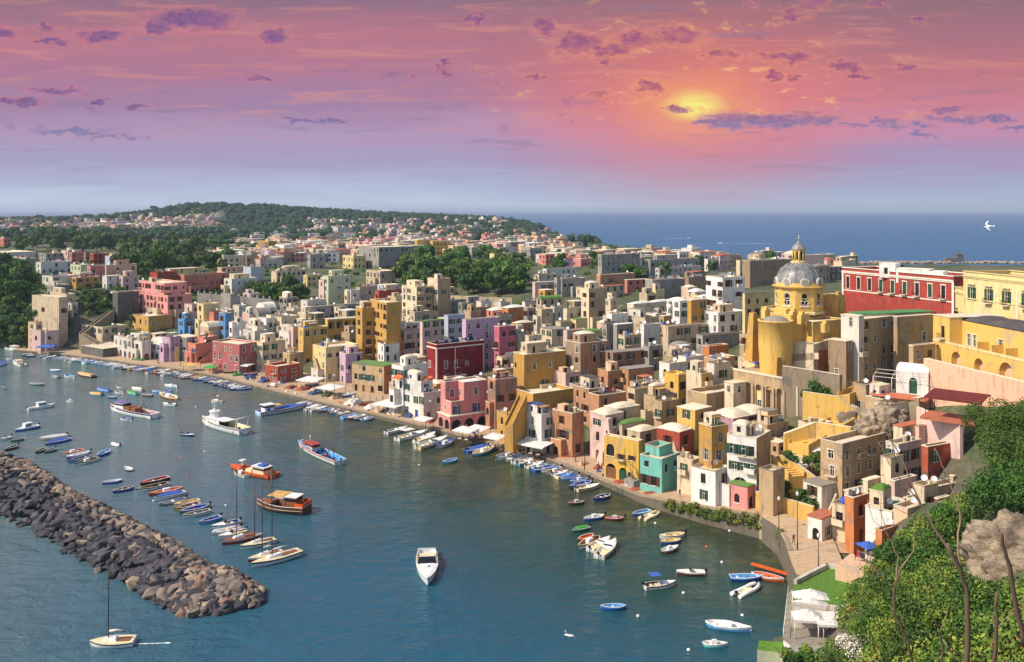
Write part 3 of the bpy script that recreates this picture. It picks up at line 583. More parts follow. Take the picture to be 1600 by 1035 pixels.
def house(xl, xc, xr, yt, h, col='cream', roof='flat', win='green', label=None, al=None, cat='house', name=None, wl=None, wr=None, fl=None, rcol=None, found=5.0, arches=0, balc=0.15, Y=None, clutter=True, seed=None, dens=1.0, colr=None, par=0.55, group=None, doors=True, ret=False, trim=False):
    r = random.Random((seed if seed is not None else len(HOUSES) * 7 + 3))
    al = R(al if al is not None else default_alpha(xc) + r.uniform(-5, 5))
    if h > 100:
        if Y is None: Y = hit(xc, h)
        if Y is None: return None
        h = (h - yt) * Y / F; 
    elif Y is None:
        Y = hit(xc, yt, h)
        if Y is None: return None
    Xc, a, b = solve_box(xl, xc, xr, Y, al); z0 = H - (yt - HY) * Y / F - h
    phi = math.pi / 2 - al
    root = empty(name or 'house', (Xc, Y, z0), phi)
    near = Y < 330; mid = Y < 560
    nfl = fl or max(1, round(h / 3.3)); fh = h / nfl
    wm = 'wall_' + col if ('wall_' + col) in MATS else col
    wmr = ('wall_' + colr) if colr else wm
    body = MB(); corners = [(0, a), (0, 0), (b, 0), (b, a)]
    faces = [(corners[0], corners[1], a, wl), (corners[1], corners[2], b, wr), (corners[2], corners[3], a, None), (corners[3], corners[0], b, None)]
    wins = []
    for fi, (A, B, Lf, given) in enumerate(faces):
        ops = []
        if given is not None: ops = [((q[0] if q[0] > 1.001 else q[0] * Lf), *q[1:]) for q in given]; ops = [q for q in ops if q[0] - q[2] / 2 > .2 and q[0] + q[2] / 2 < Lf - .2]
        elif Lf > 2.0:
            n = max(1, int(Lf / r.uniform(2.6, 3.6)))
            for k in range(nfl):
                if fi > 1 and not near: continue
                ww = r.choice([0.9, 1.1, 1.2, 1.3]); hh = r.choice([1.5, 1.7, 1.9, 2.1]); hh = min(hh, fh - 1.05)
                for j in range(n):
                    if r.random() < (0.22 if dens >= 1 else 1 - 0.78 * dens): continue
                    s = Lf * (j + 0.5) / n + r.uniform(-0.25, 0.25)
                    if s - ww / 2 < 0.45 or s + ww / 2 > Lf - 0.45: continue
                    door = doors and k == 0 and r.random() < 0.35 and fh > 2.6
                    if door: ops.append((s, k * fh + 0.02, 1.2, min(2.3, fh - 0.5), r.random() < 0.5))
                    else: ops.append((s, k * fh + 0.85, ww * (1.5 if (r.random() < .14 and Lf > 5 and 1.0 < s < Lf - 1.3) else 1), max(0.7, hh), r.random() < .16))
        if arches and fi < 2 and Lf > 3 and given is None:
            ops = [o for o in ops if o[1] > fh - 0.2]
            n = max(1, int(Lf / 3.2))
            for j in range(n): ops.append((Lf * (j + .5) / n, 0.02, min(1.9, Lf / n - 0.8), min(2.6, fh - 0.5), True))
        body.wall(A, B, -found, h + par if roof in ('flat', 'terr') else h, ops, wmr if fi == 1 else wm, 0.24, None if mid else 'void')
        if mid:
            for o in ops: wins.append((o, A, B, fi))
    body.build('wall', root); hst = r.choice(['dark', 'dark', 'green', 'brown', 'white', 'grey'])
    for (o, A, B, fi) in wins:
        isdoor = o[1] < 0.1
        if isdoor: place_door(root, o, A, B, r.choice(['wood', 'shutter_green', 'shutter_blue', 'void', 'void', 'wood']))
        else:
            st_ = (win if win != 'dark' else hst) if r.random() < 0.8 else r.choice(['green', 'brown', 'dark', 'dark'])
            lim = o[2]
            place_window(root, o, A, B, st_, near or Y < 420)
            if fi < 2 and r.random() < balc and o[1] > 2.5: balcony(root, o[0], o[1] - 0.05, A, B, 2.0, r.choice(['iron', 'iron', wm]))
    rm = MB(); rc = 'roof_' + (rcol or 'pale'); capm = 'roof_pale' if (rcol == 'white' or label) else r.choice(['roof_pale', 'roof_pale', wm, 'roof_grey', 'roof_tan', wm])
    if trim:
        tm_ = MB(); tm_.box(-.06, .35, -.06, -.004, -found, h - .6, 'frame_white'); tm_.box(-.06, -.004, -.004, .35, -found, h - .6, 'frame_white'); tm_.box(-.12, b + .1, -.12, -.004, h - .6, h - .2, 'frame_white'); tm_.box(-.12, -.004, -.004, a, h - .6, h - .2, 'frame_white'); tm_.box(b - .3, b + .06, -.06, -.004, -found, h - .6, 'frame_white'); tm_.box(b * .38, b * .38 + .25, -.06, -.004, 6, h - .6, 'frame_white'); tm_.build('white_trim', root)
    if roof in ('flat', 'terr'):
        rm.poly([(0.2, 0.2, h), (b - 0.2, 0.2, h), (b - 0.2, a - 0.2, h), (0.2, a - 0.2, h)], rc)
        t = 0.22; top = h + par
        rm.box(-0.06, b + 0.06, -0.06, t, top - 0.03, top + 0.1, capm); rm.box(-0.06, b + 0.06, a - t, a + 0.06, top - 0.03, top + 0.1, capm)
        rm.box(-0.06, t, t, a - t, top - 0.03, top + 0.1, capm); rm.box(b - t, b + 0.06, t, a - t, top - 0.03, top + 0.1, capm)
        for (x0, x1, y0, y1) in ((t - 0.02, b - t + 0.02, t - 0.02, t), (t - 0.02, b - t + 0.02, a - t, a - t + 0.02), (t - 0.02, t, t, a - t), (b - t, b - t + 0.02, t, a - t)): rm.box(x0, x1, y0, y1, h - 0.05, top - 0.03, wm)
    else:
        rm.box(-0.12, b + 0.12, -0.12, a + 0.12, h - 0.02, h + 0.16, rc)
        if roof == 'dome': vault(rm, 0.25, b - 0.25, 0.25, a - 0.25, h + 0.14, min(a, b) * 0.2, rc)
        elif roof == 'domes':
            if a > b: vault(rm, 0.2, b - 0.2, 0.2, a / 2, h + 0.14, b * 0.2, rc); vault(rm, 0.2, b - 0.2, a / 2, a - 0.2, h + 0.14, b * 0.2, rc)
            else: vault(rm, 0.2, b / 2, 0.2, a - 0.2, h + 0.14, a * 0.2, rc); vault(rm, b / 2, b - 0.2, 0.2, a - 0.2, h + 0.14, a * 0.2, rc)
        elif roof == 'barrel': vault(rm, 0.1, b - 0.1, 0.1, a - 0.1, h + 0.14, a * 0.28, rc, barrel=True)
    rm.build('roof', root)
    if mid and clutter and roof in ('flat', 'terr') and found >= 2:
        if a > 3.2 and b > 3.2 and dens >= .3: annexes(root, a, b, h, fh, wm, rc, r, found, near)
        roof_clutter(root, a, b, h, r)
    elif not mid and clutter and r.random() < 0.5:
        m = MB(); x0 = r.uniform(0.5, max(0.6, b - 3)); y0 = a * 0.4; m.box(x0, x0 + 2.5, y0, y0 + 2.5, h - 0.02, h + 2.1, r.choice(['wall_cream', 'wall_offwhite', 'wall_palepink'])); m.build('stair_hut', root)
    cen = Matrix.Rotation(phi, 4, 'Z') @ Vector((b / 2, a / 2, 0)) + Vector((Xc, Y, z0 + h))
    HOUSES.append((root, cen))
    storey = {1: 'single-storey', 2: 'two-storey', 3: 'three-storey', 4: 'four-storey'}.get(nfl, 'tall')
    rw = {'flat': 'flat roof', 'terr': 'roof terrace', 'slab': 'flat slab roof', 'dome': 'low domed roof', 'domes': 'twin domed roof', 'barrel': 'barrel vault roof'}[roof]
    if label: tag(root, label, cat, group)
    else:
        base = '%s %s house with %s%s' % (nice(col), storey, ('%s ' % rcol if rcol in ('green', 'grey', 'blue', 'terracotta', 'white') else ''), rw)
        auto(root, base, cat, group or ('houses of the hillside town' if Y < 450 else 'houses of the town beyond'), (Xc, Y, z0 + h), 'town' if Y < 450 else 'far')
    if ret: return root, Xc, Y, z0, a, b, h, phi
    return root
def stairs(p0, p1, width, mat='wall_tan', name='staircase', label='', drop=6.0, wall=True):
    """flight rising p0 -> p1 (world points), solid below, parapet at one side"""
    p0, p1 = Vector(p0), Vector(p1); d = Vector((p1.x - p0.x, p1.y - p0.y, 0)); L = d.length; d.normalize(); nn = Vector((-d.y, d.x, 0)); rise = p1.z - p0.z; n = max(3, int(rise / 0.19)); m = MB()
    for i in range(n):
        s0, s1 = L * i / n, L * (i + 1) / n; z = rise * (i + 1) / n
        m.box(s0, s1, 0, width, -drop, z, mat)
    if wall:
        for y0 in (-0.25, width):
            n0 = len(m.v); m.v += [(0, y0, -drop), (L, y0, -drop), (L, y0, rise + 0.9), (0, y0, 0.9), (0, y0 + .25, -drop), (L, y0 + .25, -drop), (L, y0 + .25, rise + 0.9), (0, y0 + .25, 0.9)]
            for q in [(0,1,2,3),(7,6,5,4),(3,2,6,7),(1,5,6,2),(4,0,3,7)]: m.face([n0 + i for i in q], mat)
    o = m.build(name, None, p0, math.atan2(d.y, d.x)); tag(o, label, 'staircase'); return o
# ================================================================ the town: one call per house
# (left edge, near corner, right edge, top row, height in m or base row, colour, roof, shutters, options)
D = dict
T = [
 # --- far left, hotel and cliff-top rows
 (-30,12,56,396,6,'offwhite','flat','grey',D(label='long white cliff-top hotel with arched windows at the left edge',fl=1)),
 (-14,6,17,374,7,'salmon','flat','brown',D()),
 (-40,40,60,406,5,'grey','flat','dark',D(dens=0)),
 (56,72,100,398,5,'grey','flat','dark',D()),
 (96,106,128,393,7,'palepink','flat','white',D()),(108,112,130,396,7,'salmon','flat','brown',D(rcol='terracotta')),
 (128,134,150,396,5,'brown','flat','dark',D()),(140,146,168,398,6,'rust','flat','brown',D()),
 (164,172,224,402,6,'paleblue','flat','dark',D(dens=0.1,label='long windowless pale grey-blue shed beside the red houses',cat='shed')),
 (56,64,112,412,6,'white','flat','brown',D()),(110,126,142,416,6,'palegreen','flat','green',D()),
 (136,141,164,418,7,'pink','flat','grey',D()),(160,166,214,417,7,'peach','flat','dark',D(rcol='terracotta')),
 (66,82,122,434,6,'offwhite','flat','dark',D()),(112,119,156,436,5,'ochre','flat','brown',D()),
 (160,167,190,432,6,'white','slab','blue',D()),(185,192,218,434,6,'palepink','flat','grey',D()),
 (74,86,108,448,5,'grey','terr','dark',D()),(78,104,118,462,8,'beige','flat','dark',D()),
 (50,92,106,467,545,'beige','flat','dark',D(label='tall weathered beige cliff tower with flat terrace',name='tower_house',dens=0.25,al=30,found=9,Y=381,rcol='white',clutter=False)),
 (44,56,66,506,12,'peach','flat','dark',D(al=30,found=8)),(46,72,92,520,8,'palepink','flat','dark',D(al=30,found=6)),
 (64,84,92,507,9,'white','flat','blue',D(al=30,found=8,arches=1,label='white arched house at the foot of the beige cliff tower')),
 (98,112,122,476,6,'offwhite','flat','dark',D(found=8)),
 (176,184,217,459,12,'darkgrey','flat','dark',D(dens=0,label='dark grey stone retaining bastion below the parked cars',cat='retaining wall',name='retaining_wall',clutter=False,found=8)),
 (128,160,196,514,546,'cream','flat','green',D(al=36,label='cream house on a dark stone base with green roof terrace',rcol='green',wl=None)),
 (127,161,205,546,10,'darkgrey','flat','dark',D(al=36,Y=356,label='dark stone base under the cream quay house',dens=0,cat='plinth',name='stone_base',clutter=False,par=0.1)),
 # --- pink palace and around
 (217,256,292,445,17,'pink','flat','brown',D(label='tall pink cliffside palace with loggia and balconies',name='palazzo',al=42,balc=0.3,seed=4)),
 (218,262,300,464,13,'pink','flat','brown',D(al=42,found=8)),
 (234,246,277,428,9,'rust','flat','dark',D(dens=0.4)),(272,288,354,432,9,'salmon','flat','dark',D(rcol='green',dens=0.4,label='long salmon-red windowless block with green roof')),
 (258,268,312,421,6,'paleyellow','slab','dark',D()),(340,346,384,420,6,'peach','flat','brown',D()),(380,392,412,419,8,'paleblue','flat','dark',D(dens=0.2)),
 (350,362,402,438,7,'white','flat','dark',D(label='white villa with dark doors above the battlemented wall',name='villa')),
 (207,232,270,497,8,'ochre','flat','dark',D(al=40)),
 (288,300,316,478,10,'palepink','flat','dark',D()),(308,318,342,478,13,'paleyellow','flat','brown',D(al=45)),(326,334,346,490,10,'salmon','flat','dark',D()),
 (278,288,304,502,6,'blue','terr','blue',D()),(342,352,362,492,11,'blue','flat','dark',D(label='bright blue narrow tower house',al=40)),
 (312,326,346,512,8,'peach','barrel','dark',D(rcol='pale')),(362,372,386,506,8,'white','flat','dark',D()),
 (378,390,406,494,8,'palepink','flat','dark',D(arches=1)),(392,404,424,490,9,'grey','barrel','dark',D(rcol='grey')),(384,402,420,512,8,'offwhite','flat','dark',D()),
 (400,414,432,482,8,'offwhite','barrel','dark',D(rcol='white')),(404,416,436,500,8,'white','flat','white',D()),(418,430,452,496,8,'offwhite','flat','brown',D()),
 # --- left quay row
 (178,206,212,531,561,'offwhite','flat','dark',D(arches=1)),(204,220,236,524,9,'white','flat','dark',D()),(206,222,236,537,564,'offwhite','terr','brown',D(arches=1)),
 (232,242,262,523,9,'paleyellow','slab','dark',D()),(234,256,262,540,563,'white','barrel','blue',D(arches=1,rcol='white')),
 (254,266,282,530,9,'lilac','flat','dark',D()),(262,274,280,545,566,'paleyellow','flat','dark',D(dens=.3)),
 (272,292,312,528,566,'grey','slab','dark',D()),(282,306,334,540,569,'salmon','terr','blue',D(arches=1)),(304,318,340,530,9,'salmon','flat','brown',D()),
 (332,374,402,541,584,'darkpink','flat','white',D(label='large deep pink quay house with white-framed windows',al=34,found=2,balc=0,seed=21,clutter=False)),
 (352,362,398,533,8,'offwhite','barrel','dark',D(rcol='grey')),
 (396,410,446,538,10,'cream','flat','green',D()),(380,398,418,520,9,'offwhite','flat','dark',D()),
 (414,434,468,577,600,'rust','terr','grey',D(label='low red quay house with open red stairs',par=0.9,clutter=False,al=40)),
 (442,452,474,556,8,'tan','flat','dark',D()),(446,458,472,514,10,'palepink','flat','dark',D()),(424,440,468,498,8,'cream','flat','dark',D()),(436,452,472,522,8,'offwhite','flat','dark',D()),
 (466,474,512,516,13,'yellow','flat','dark',D(label='golden yellow house front left of the yellow loggia house')),
 (470,480,510,472,8,'offwhite','flat','green',D()),(482,486,562,482,6,'grey','terr','blue',D(label='long grey terrace house with blue windows above the yellow loggia')),
 # --- upper row centre left
 (424,432,478,426,6,'cream','flat','dark',D()),(474,480,502,432,6,'paleyellow','flat','dark',D()),(504,513,548,434,14,'palegreen','flat','green',D(label='tall cream palazzo with pilasters and green shutters',name='palazzo')),
 (498,506,514,440,12,'palepink','flat','dark',D()),(540,548,562,456,8,'white','flat','dark',D()),(556,562,594,451,8,'beige','flat','green',D()),
 (572,594,618,426,7,'beige','flat','dark',D(label='beige flat-roofed house with one dark corner window')),(586,592,628,457,7,'rust','flat','dark',D(dens=.3)),(590,598,624,446,9,'paleblue','slab','dark',D()),
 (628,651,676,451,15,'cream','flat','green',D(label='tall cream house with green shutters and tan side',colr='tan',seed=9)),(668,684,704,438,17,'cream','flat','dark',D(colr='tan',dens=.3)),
 (668,676,736,478,5,'peach','slab','dark',D()),(700,704,734,472,6,'grey','flat','dark',D()),(744,752,768,474,6,'offwhite','flat','dark',D()),
 (760,770,790,486,6,'salmon','dome','dark',D(rcol='white')),(784,794,822,482,8,'orange','dome','dark',D(rcol='white')),
 # --- ochre towers
 (556,566,586,484,20,'ochre','flat','brown',D(al=60)),(578,604,626,476,22,'ochre','flat','brown',D(al=58,label='tall ochre tower house with plain orange side wall',name='tower_house',seed=3,wr=[])),
 (584,590,608,494,16,'beige','terr','dark',D(al=60)),
 (590,600,624,541,9,'white','flat','dark',D(al=60)),
 (490,509,560,546,598,'paleyellow','flat','dark',D(al=52,label='large ochre-yellow quay house with cream roof',rcol='pale',found=2)),
 (530,540,566,556,600,'lilac','terr','dark',D(al=55)),
 (550,600,620,573,617,'tan','slab','green',D(al=30,label='tan stone quay house with flat green roof and orange side',colr='orange',rcol='green',wr=[(3,6,0.8,1.2,False)])),
 (600,610,640,530,9,'salmon','slab','dark',D(rcol='terracotta')),
 # --- centre
 (622,632,662,520,10,'palepink','flat','green',D()),(634,642,668,508,10,'offwhite','terr','dark',D()),
 (656,660,700,503,15,'palepink','dome','green',D(rcol='green',label='pale pink house with green domed roof and green shutters')),
 (694,700,726,496,16,'paleblue','flat','green',D()),
 (722,728,780,503,17,'lilac','flat','white',D(label='wide lilac palazzo with arched upper window',name='palazzo',seed=12,balc=.3)),
 (772,780,806,514,14,'hotpink','flat','brown',D(label='hot pink house at the end of the lilac palazzo')),
 (764,772,800,498,8,'beige','flat','dark',D()),(640,648,672,490,7,'beige','flat','dark',D()),(606,616,634,505,9,'offwhite','flat','dark',D()),
 (612,630,668,576,650,'white','terr','green',D(al=45,seed=31,label='white stepped quay house with orange awnings')),
 (628,658,676,600,655,'white','flat','dark',D(al=40,found=2)),(654,662,692,618,658,'offwhite','flat','dark',D(al=55)),(608,640,650,606,648,'cream','terr','blue',D(al=40)),
 (667,682,756,543,16,'crimson','flat','white',D(al=56,label='deep red cube house with white trim and blue roof terrace',rcol='blue',seed=2,par=0.8,trim=True,wr=[(3.4,9.2,1.1,2.2,False),(7,9.2,1.1,2.2,False),(11,9.4,1.0,1.3,False),(4,4.2,1.4,3,False),(8,4.2,1.4,3,False)],wl=[(2,9.2,1.1,2.0,False)])),
 (740,748,790,592,7,'beige','terr','dark',D(al=55)),(776,784,812,562,9,'cream','flat','brown',D(al=55)),(770,778,806,582,8,'beige','flat','dark',D()),
 (762,774,808,597,672,'terracotta','flat','dark',D(al=60,dens=.5,label='terracotta house with dark pink side right of the pink arcade house')),
 (776,792,800,650,693,'ochre','terr','dark',D(al=55,dens=.4)),
 (802,819,884,556,15,'ochre','flat','white',D(al=58,label='tall ochre block with cream eaves and white windows',name='apartment_house',par=0.2,seed=5,balc=.05,wr=[(3.4,11,1.1,1.6,False),(8.6,11,1.0,1.6,False),(6.8,6.6,.9,1.2,False)],wl=[(1.2,11,.9,1.5,False)])),
 (796,833,897,622,8,'ochre','terr','dark',D(al=56,label='low ochre wing with terrace below the tall ochre block',par=1.0,wr=[])),
 (818,846,868,652,712,'white','terr','dark',D(al=48,rcol='blue',label='white cubic quayside cafe house with blue roof terrace',found=2)),
 (863,894,912,650,716,'brick','terr','dark',D(al=46,rcol='grey',label='brick orange quay house with grey open roof frame',found=2)),
 (884,907,950,540,12,'brown','flat','white',D(al=58,colr='brick',dens=.5)),
 (896,920,950,612,9,'brick','terr','dark',D(al=58,rcol='slate')),(920,936,978,622,9,'brick','terr','dark',D(al=58,rcol='slate')),
 (946,958,1014,552,9,'terracotta','slab','dark',D(al=62,rcol='grey')),(934,950,976,584,8,'brick','flat','dark',D(al=60)),(968,982,1022,578,8,'brick','slab','dark',D(al=60,rcol='grey')),
 (922,946,974,650,722,'palepink','dome','dark',D(al=52,rcol='pale',label='pale pink quay house with low cream dome behind the pink buttress',found=2)),
 (944,962,1000,640,10,'beige','dome','dark',D(al=56,rcol='pale')),(960,972,1012,664,8,'beige','dome','dark',D(al=56,rcol='green',label='beige house with bright green domed roof')),
 (944,998,1004,692,757,'gold','flat','dark',D(al=38,label='golden yellow quay house with two big arches',found=2,par=.3,wl=[(.20,0.02,2.6,3.2,True),(.18,4.9,2.0,2.6,True),(.55,.02,1.9,2.8,True),(.75,.02,1.2,2.2,True),(.5,4.6,.9,1.1,False),(.8,4.8,.9,1.0,False)],clutter=False)),
 (1000,1034,1062,722,772,'turquoise','terr','brown',D(al=42,label='turquoise quay house with open stair and terrace',found=2,seed=8,clutter=False,wl=[(.25,1.3,1.5,1.9,False),(.62,1.3,1.5,1.9,False),(.78,4.6,2.0,1.9,False),(.3,4.8,1.1,1.3,False)])),
 (1008,1030,1050,706,8,'turquoise','flat','dark',D(al=45,par=.9,clutter=False)),
 (1026,1062,1082,676,8,'rust','dome','brown',D(al=45,rcol='pale',label='orange-red cube house with low cream dome above the turquoise house',seed=6)),
 (980,1000,1028,676,7,'beige','dome','dark',D(al=50,rcol='pale')),
 (1006,1024,1058,624,8,'tan','flat','dark',D(al=56)),(1024,1034,1060,632,8,'tan','flat','green',D(al=56)),
 (984,1002,1032,604,8,'beige','flat','dark',D(al=56)),(980,992,1012,612,9,'beige','flat','dark',D()),
 (1058,1086,1112,642,9,'yellow','slab','dark',D(al=50,label='mustard yellow house with white slab roof')),
 (1074,1104,1166,622,7,'tan','flat','dark',D(al=56,dens=.1,par=.9,label='windowless tan house with sunken roof terrace')),
 (1092,1112,1138,672,14,'ochre','terr','dark',D(al=60,label='narrow ruined ochre house with buttress')),
 (1110,1146,1206,655,9,'mauve','domes','brown',D(al=55,rcol='pale',label='mauve house with two pale domes')),
 (1058,1082,1096,724,775,'cream','flat','dark',D(al=48,found=3)),(1080,1118,1142,742,793,'white','flat','dark',D(al=45,found=3)),
 (1136,1182,1204,690,792,'white','flat','dark',D(al=36,label='white quay house with long balconies and shade-toned tan side wall',colr='tan',balc=.6,fl=4,seed=14,found=3,wl=[(.2,9.3,1.5,1.9,False),(.5,9.3,1.5,1.9,False),(.8,9.3,1.5,1.9,False),(.25,6.3,1.1,1.6,False),(.55,6.3,1.1,1.6,False),(.8,6.3,1.1,1.6,False),(.45,.6,3.0,4.4,True)])),  # right wall: its brownish shade is put into the tan colour
 (1138,1168,1180,762,797,'pink','slab','dark',D(al=45,rcol='green',found=2)),
 # --- middle band under the church
 (1030,1046,1072,572,8,'white','terr','dark',D()),(1038,1060,1078,590,8,'gold','flat','brown',D()),(1072,1096,1112,588,9,'cream','flat','green',D(colr='yellow')),
 (1098,1108,1138,545,6,'orange','flat','white',D(label='bright orange cube house with white window')),(1132,1146,1166,600,9,'cream','slab','dark',D()),
 (1060,1072,1100,562,7,'white','terr','green',D()),(1104,1116,1142,572,8,'offwhite','flat','dark',D()),
 (1004,1014,1034,545,7,'grey','flat','dark',D()),
 # --- upper centre right
 (980,990,1052,476,8,'cream','domes','green',D(rcol='white',label='long cream house with white vaulted roofs and green shutters')),(1042,1062,1078,471,9,'white','dome','green',D(rcol='white')),
 (1074,1080,1104,470,14,'ochre','dome','dark',D(rcol='white',al=50)),
 (1103,1129,1164,437,16,'white','flat','brown',D(label='tall white house with iron balconies and brown shutters',al=66,seed=18,colr='white',balc=.5)),
 (1100,1122,1168,492,9,'white','flat','dark',D(al=62)),(1160,1164,1204,462,14,'paleyellow','flat','dark',D(al=60)),
 (1036,1044,1104,514,9,'beige','flat','green',D()),(1088,1098,1166,528,6,'grey','flat','dark',D(dens=.4)),
 (978,1008,1028,500,7,'beige','flat','dark',D(rcol='grey')),(1000,1006,1032,511,9,'white','flat','dark',D()),(966,976,1002,528,9,'beige','flat','dark',D(arches=1)),
 (1008,1020,1072,440,8,'grey','flat','dark',D(dens=.1)),(1024,1030,1096,421,5,'offwhite','flat','dark',D()),(1070,1076,1110,436,8,'brown','flat','dark',D(dens=.1)),
 (948,956,982,494,10,'white','flat','brown',D()),(958,964,990,508,8,'grey','slab','dark',D(rcol='white')),
 # --- upper centre
 (832,836,874,442,8,'palepink','slab','green',D(rcol='white',label='pale pink house with bright white terrace and dark shutters')),(848,854,900,422,6,'white','flat','dark',D()),(834,842,872,431,5,'cream','flat','dark',D()),(870,878,914,438,8,'grey','flat','dark',D()),
 (900,908,934,452,9,'cream','flat','green',D()),(908,920,946,454,14,'cream','flat','dark',D(colr='tan')),(926,934,976,449,6,'beige','slab','dark',D(rcol='terracotta')),
 (932,938,992,432,8,'brick','flat','dark',D()),(976,980,1012,438,6,'salmon','slab','dark',D()),
 (816,820,850,474,8,'offwhite','flat','dark',D()),(838,846,880,468,9,'beige','barrel','dark',D(rcol='green')),(818,824,836,484,10,'grey','flat','dark',D()),
 (832,846,864,486,9,'beige','flat','dark',D()),(860,866,880,482,8,'offwhite','flat','dark',D()),(880,886,912,485,8,'cream','flat','dark',D()),(892,900,918,500,8,'paleyellow','slab','dark',D(rcol='green')),
 (820,826,846,528,9,'cream','flat','dark',D()),(844,862,888,516,9,'cream','slab','dark',D(rcol='grey')),(880,886,916,520,8,'palepink','flat','dark',D()),(902,912,944,520,8,'beige','dome','dark',D(rcol='green',label='beige house with green domed roof in the middle of town')),
 (868,876,902,506,8,'beige','flat','dark',D()),(940,948,966,510,8,'grey','flat','dark',D()),(800,808,834,506,8,'orange','dome','dark',D(rcol='pale')),(800,810,826,524,10,'grey','flat','dark',D()),
 (716,722,760,476,6,'grey','flat','dark',D()),(736,742,774,484,6,'tan','flat','dark',D()),
 # --- right: below the palazzi
 (1282,1316,1384,702,12,'tan','flat','white',D(al=54,label='tall tan tower house with row of white windows',name='tower_house',found=6,seed=30,clutter=False,par=.9)),
 (1314,1342,1350,495,13,'offwhite','slab','white',D(al=52,Y=203)),
 (1294,1322,1332,534,15,'brown','slab','white',D(al=52,Y=202,found=8)),
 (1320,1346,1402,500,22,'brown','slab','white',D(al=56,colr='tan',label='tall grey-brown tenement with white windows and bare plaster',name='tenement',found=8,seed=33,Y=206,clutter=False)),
 (1396,1402,1458,496,12,'tan','slab','dark',D(al=64,Y=207,found=8,wr=[(9,6,1.3,2.2,False)])),
 (1326,1348,1460,492,11,'beige','slab','dark',D(al=74,Y=211,rcol='brightgreen',label='wide block with bright green flat roof below the red palazzo')),
 (1420,1427,1462,545,6,'tan','flat','dark',D(al=62,Y=180,clutter=False)),
 (1430,1436,1498,672,6,'palepink','terr','dark',D(al=60,Y=157,clutter=False)),
 (1440,1450,1532,704,9,'patchy_red','flat','green',D(al=62,Y=150,found=9,label='patchy orange-red house with green door and grey roof',rcol='grey',dens=.3,clutter=False)),
 (1384,1404,1440,700,7,'offwhite','terr','dark',D(al=58,Y=152)),(1396,1410,1444,668,5,'cream','slab','dark',D(al=58,Y=158,rcol='terracotta')),
 (1376,1392,1412,722,6,'cream','flat','dark',D(al=56,Y=146)),
 (1358,1364,1398,772,5,'orange','flat','dark',D(al=58,Y=139,rcol='aqua',label='low orange house with pale blue-green roof')),
 (1390,1398,1432,758,8,'palepink','flat','brown',D(al=58,Y=138,dens=1,label='pale pink house with dark red shutters',win2=1)),
 (1426,1444,1466,766,8,'cream','flat','dark',D(al=60,Y=138)),(1440,1458,1534,768,6,'beige','flat','dark',D(al=62,Y=143,dens=.1,found=9,label='low beige concrete wall house below the patchy red house')),(1460,1466,1484,786,5,'rust','flat','dark',D(al=60,Y=136)),
 (1320,1334,1358,784,7,'orange','flat','dark',D(al=56,Y=142,label='orange cube house with white front above the stairs',rcol='aqua')),
 (1352,1394,1420,806,6,'white','flat','green',D(al=42,Y=131,rcol='turf',label='white house with green shutters and turfed roof')),
 (1262,1284,1306,812,838+12,'white','slab','dark',D(al=48,rcol='terracotta')),(1300,1322,1334,796,7,'cream','flat','dark',D(al=48,Y=147)),
 (1348,1356,1376,752,4,'cream','slab','green',D(al=56,Y=146)),
 (1396,1418,1446,802,5,'peach','terr','brown',D(al=56,Y=127,found=8)),(1368,1378,1402,836,4,'orange','flat','dark',D(al=56,Y=125,found=8)),(1412,1420,1434,786,7,'salmon','flat','dark',D(al=58,Y=131,found=8)),
 (1186,1208,1226,742,9,'tan','flat','dark',D(al=50,dens=.3)),
]
MATS['roof_turf'] = MATS['turf']
for q in T:
    o = dict(q[8]); o.pop('win2', None)
    house(*q[:8], **o)
# ---------------------------------------------------------------- loggia house (golden yellow, open gallery)
def loggia():
    Y = hit(566, 500, 9); al = R(62); Xc, a, b = solve_box(508, 512, 562, Y, al); h = 9; z0 = H - (500 - HY) * Y / F - h
    root = empty('loggia_house', (Xc, Y, z0), math.pi / 2 - al); m = MB(); nb = 4
    ops = [(b * (k + .5) / nb, 5.4, b / nb - 0.7, 3.0, False) for k in range(nb)]
    low = [(b * .3, 1.2, 1.2, 1.8, False), (b * .62, 1.2, 1.2, 1.8, False)]
    m.wall((0, 0), (b, 0), -5, h, ops + low, 'wall_gold', 0.5); m.wall((0, a), (0, 0), -5, h, [], 'wall_gold'); m.wall((b, 0), (b, a), -5, h, [], 'wall_gold'); m.wall((b, a), (0, a), -5, h, [], 'wall_gold')
    m.wall((0, 2.2), (b, 2.2), 5.2, h - .1, [(b * (k + .5) / nb, 5.3, 1.1, 2.1, False) for k in range(nb)], 'wall_gold', 0.2, 'void'); m.poly([(0, .5, 5.35), (b, .5, 5.35), (b, 2.2, 5.35), (0, 2.2, 5.35)], 'roof_pale')
    m.build('wall', root); r = MB(); r.box(-.15, b + .15, -.15, a + .15, h, h + .25, 'roof_pale'); r.build('roof', root)
    for o in low: place_window(root, o, (0, 0), (b, 0), 'green')
    tag(root, 'golden yellow house with open four-bay loggia', 'house')
loggia()
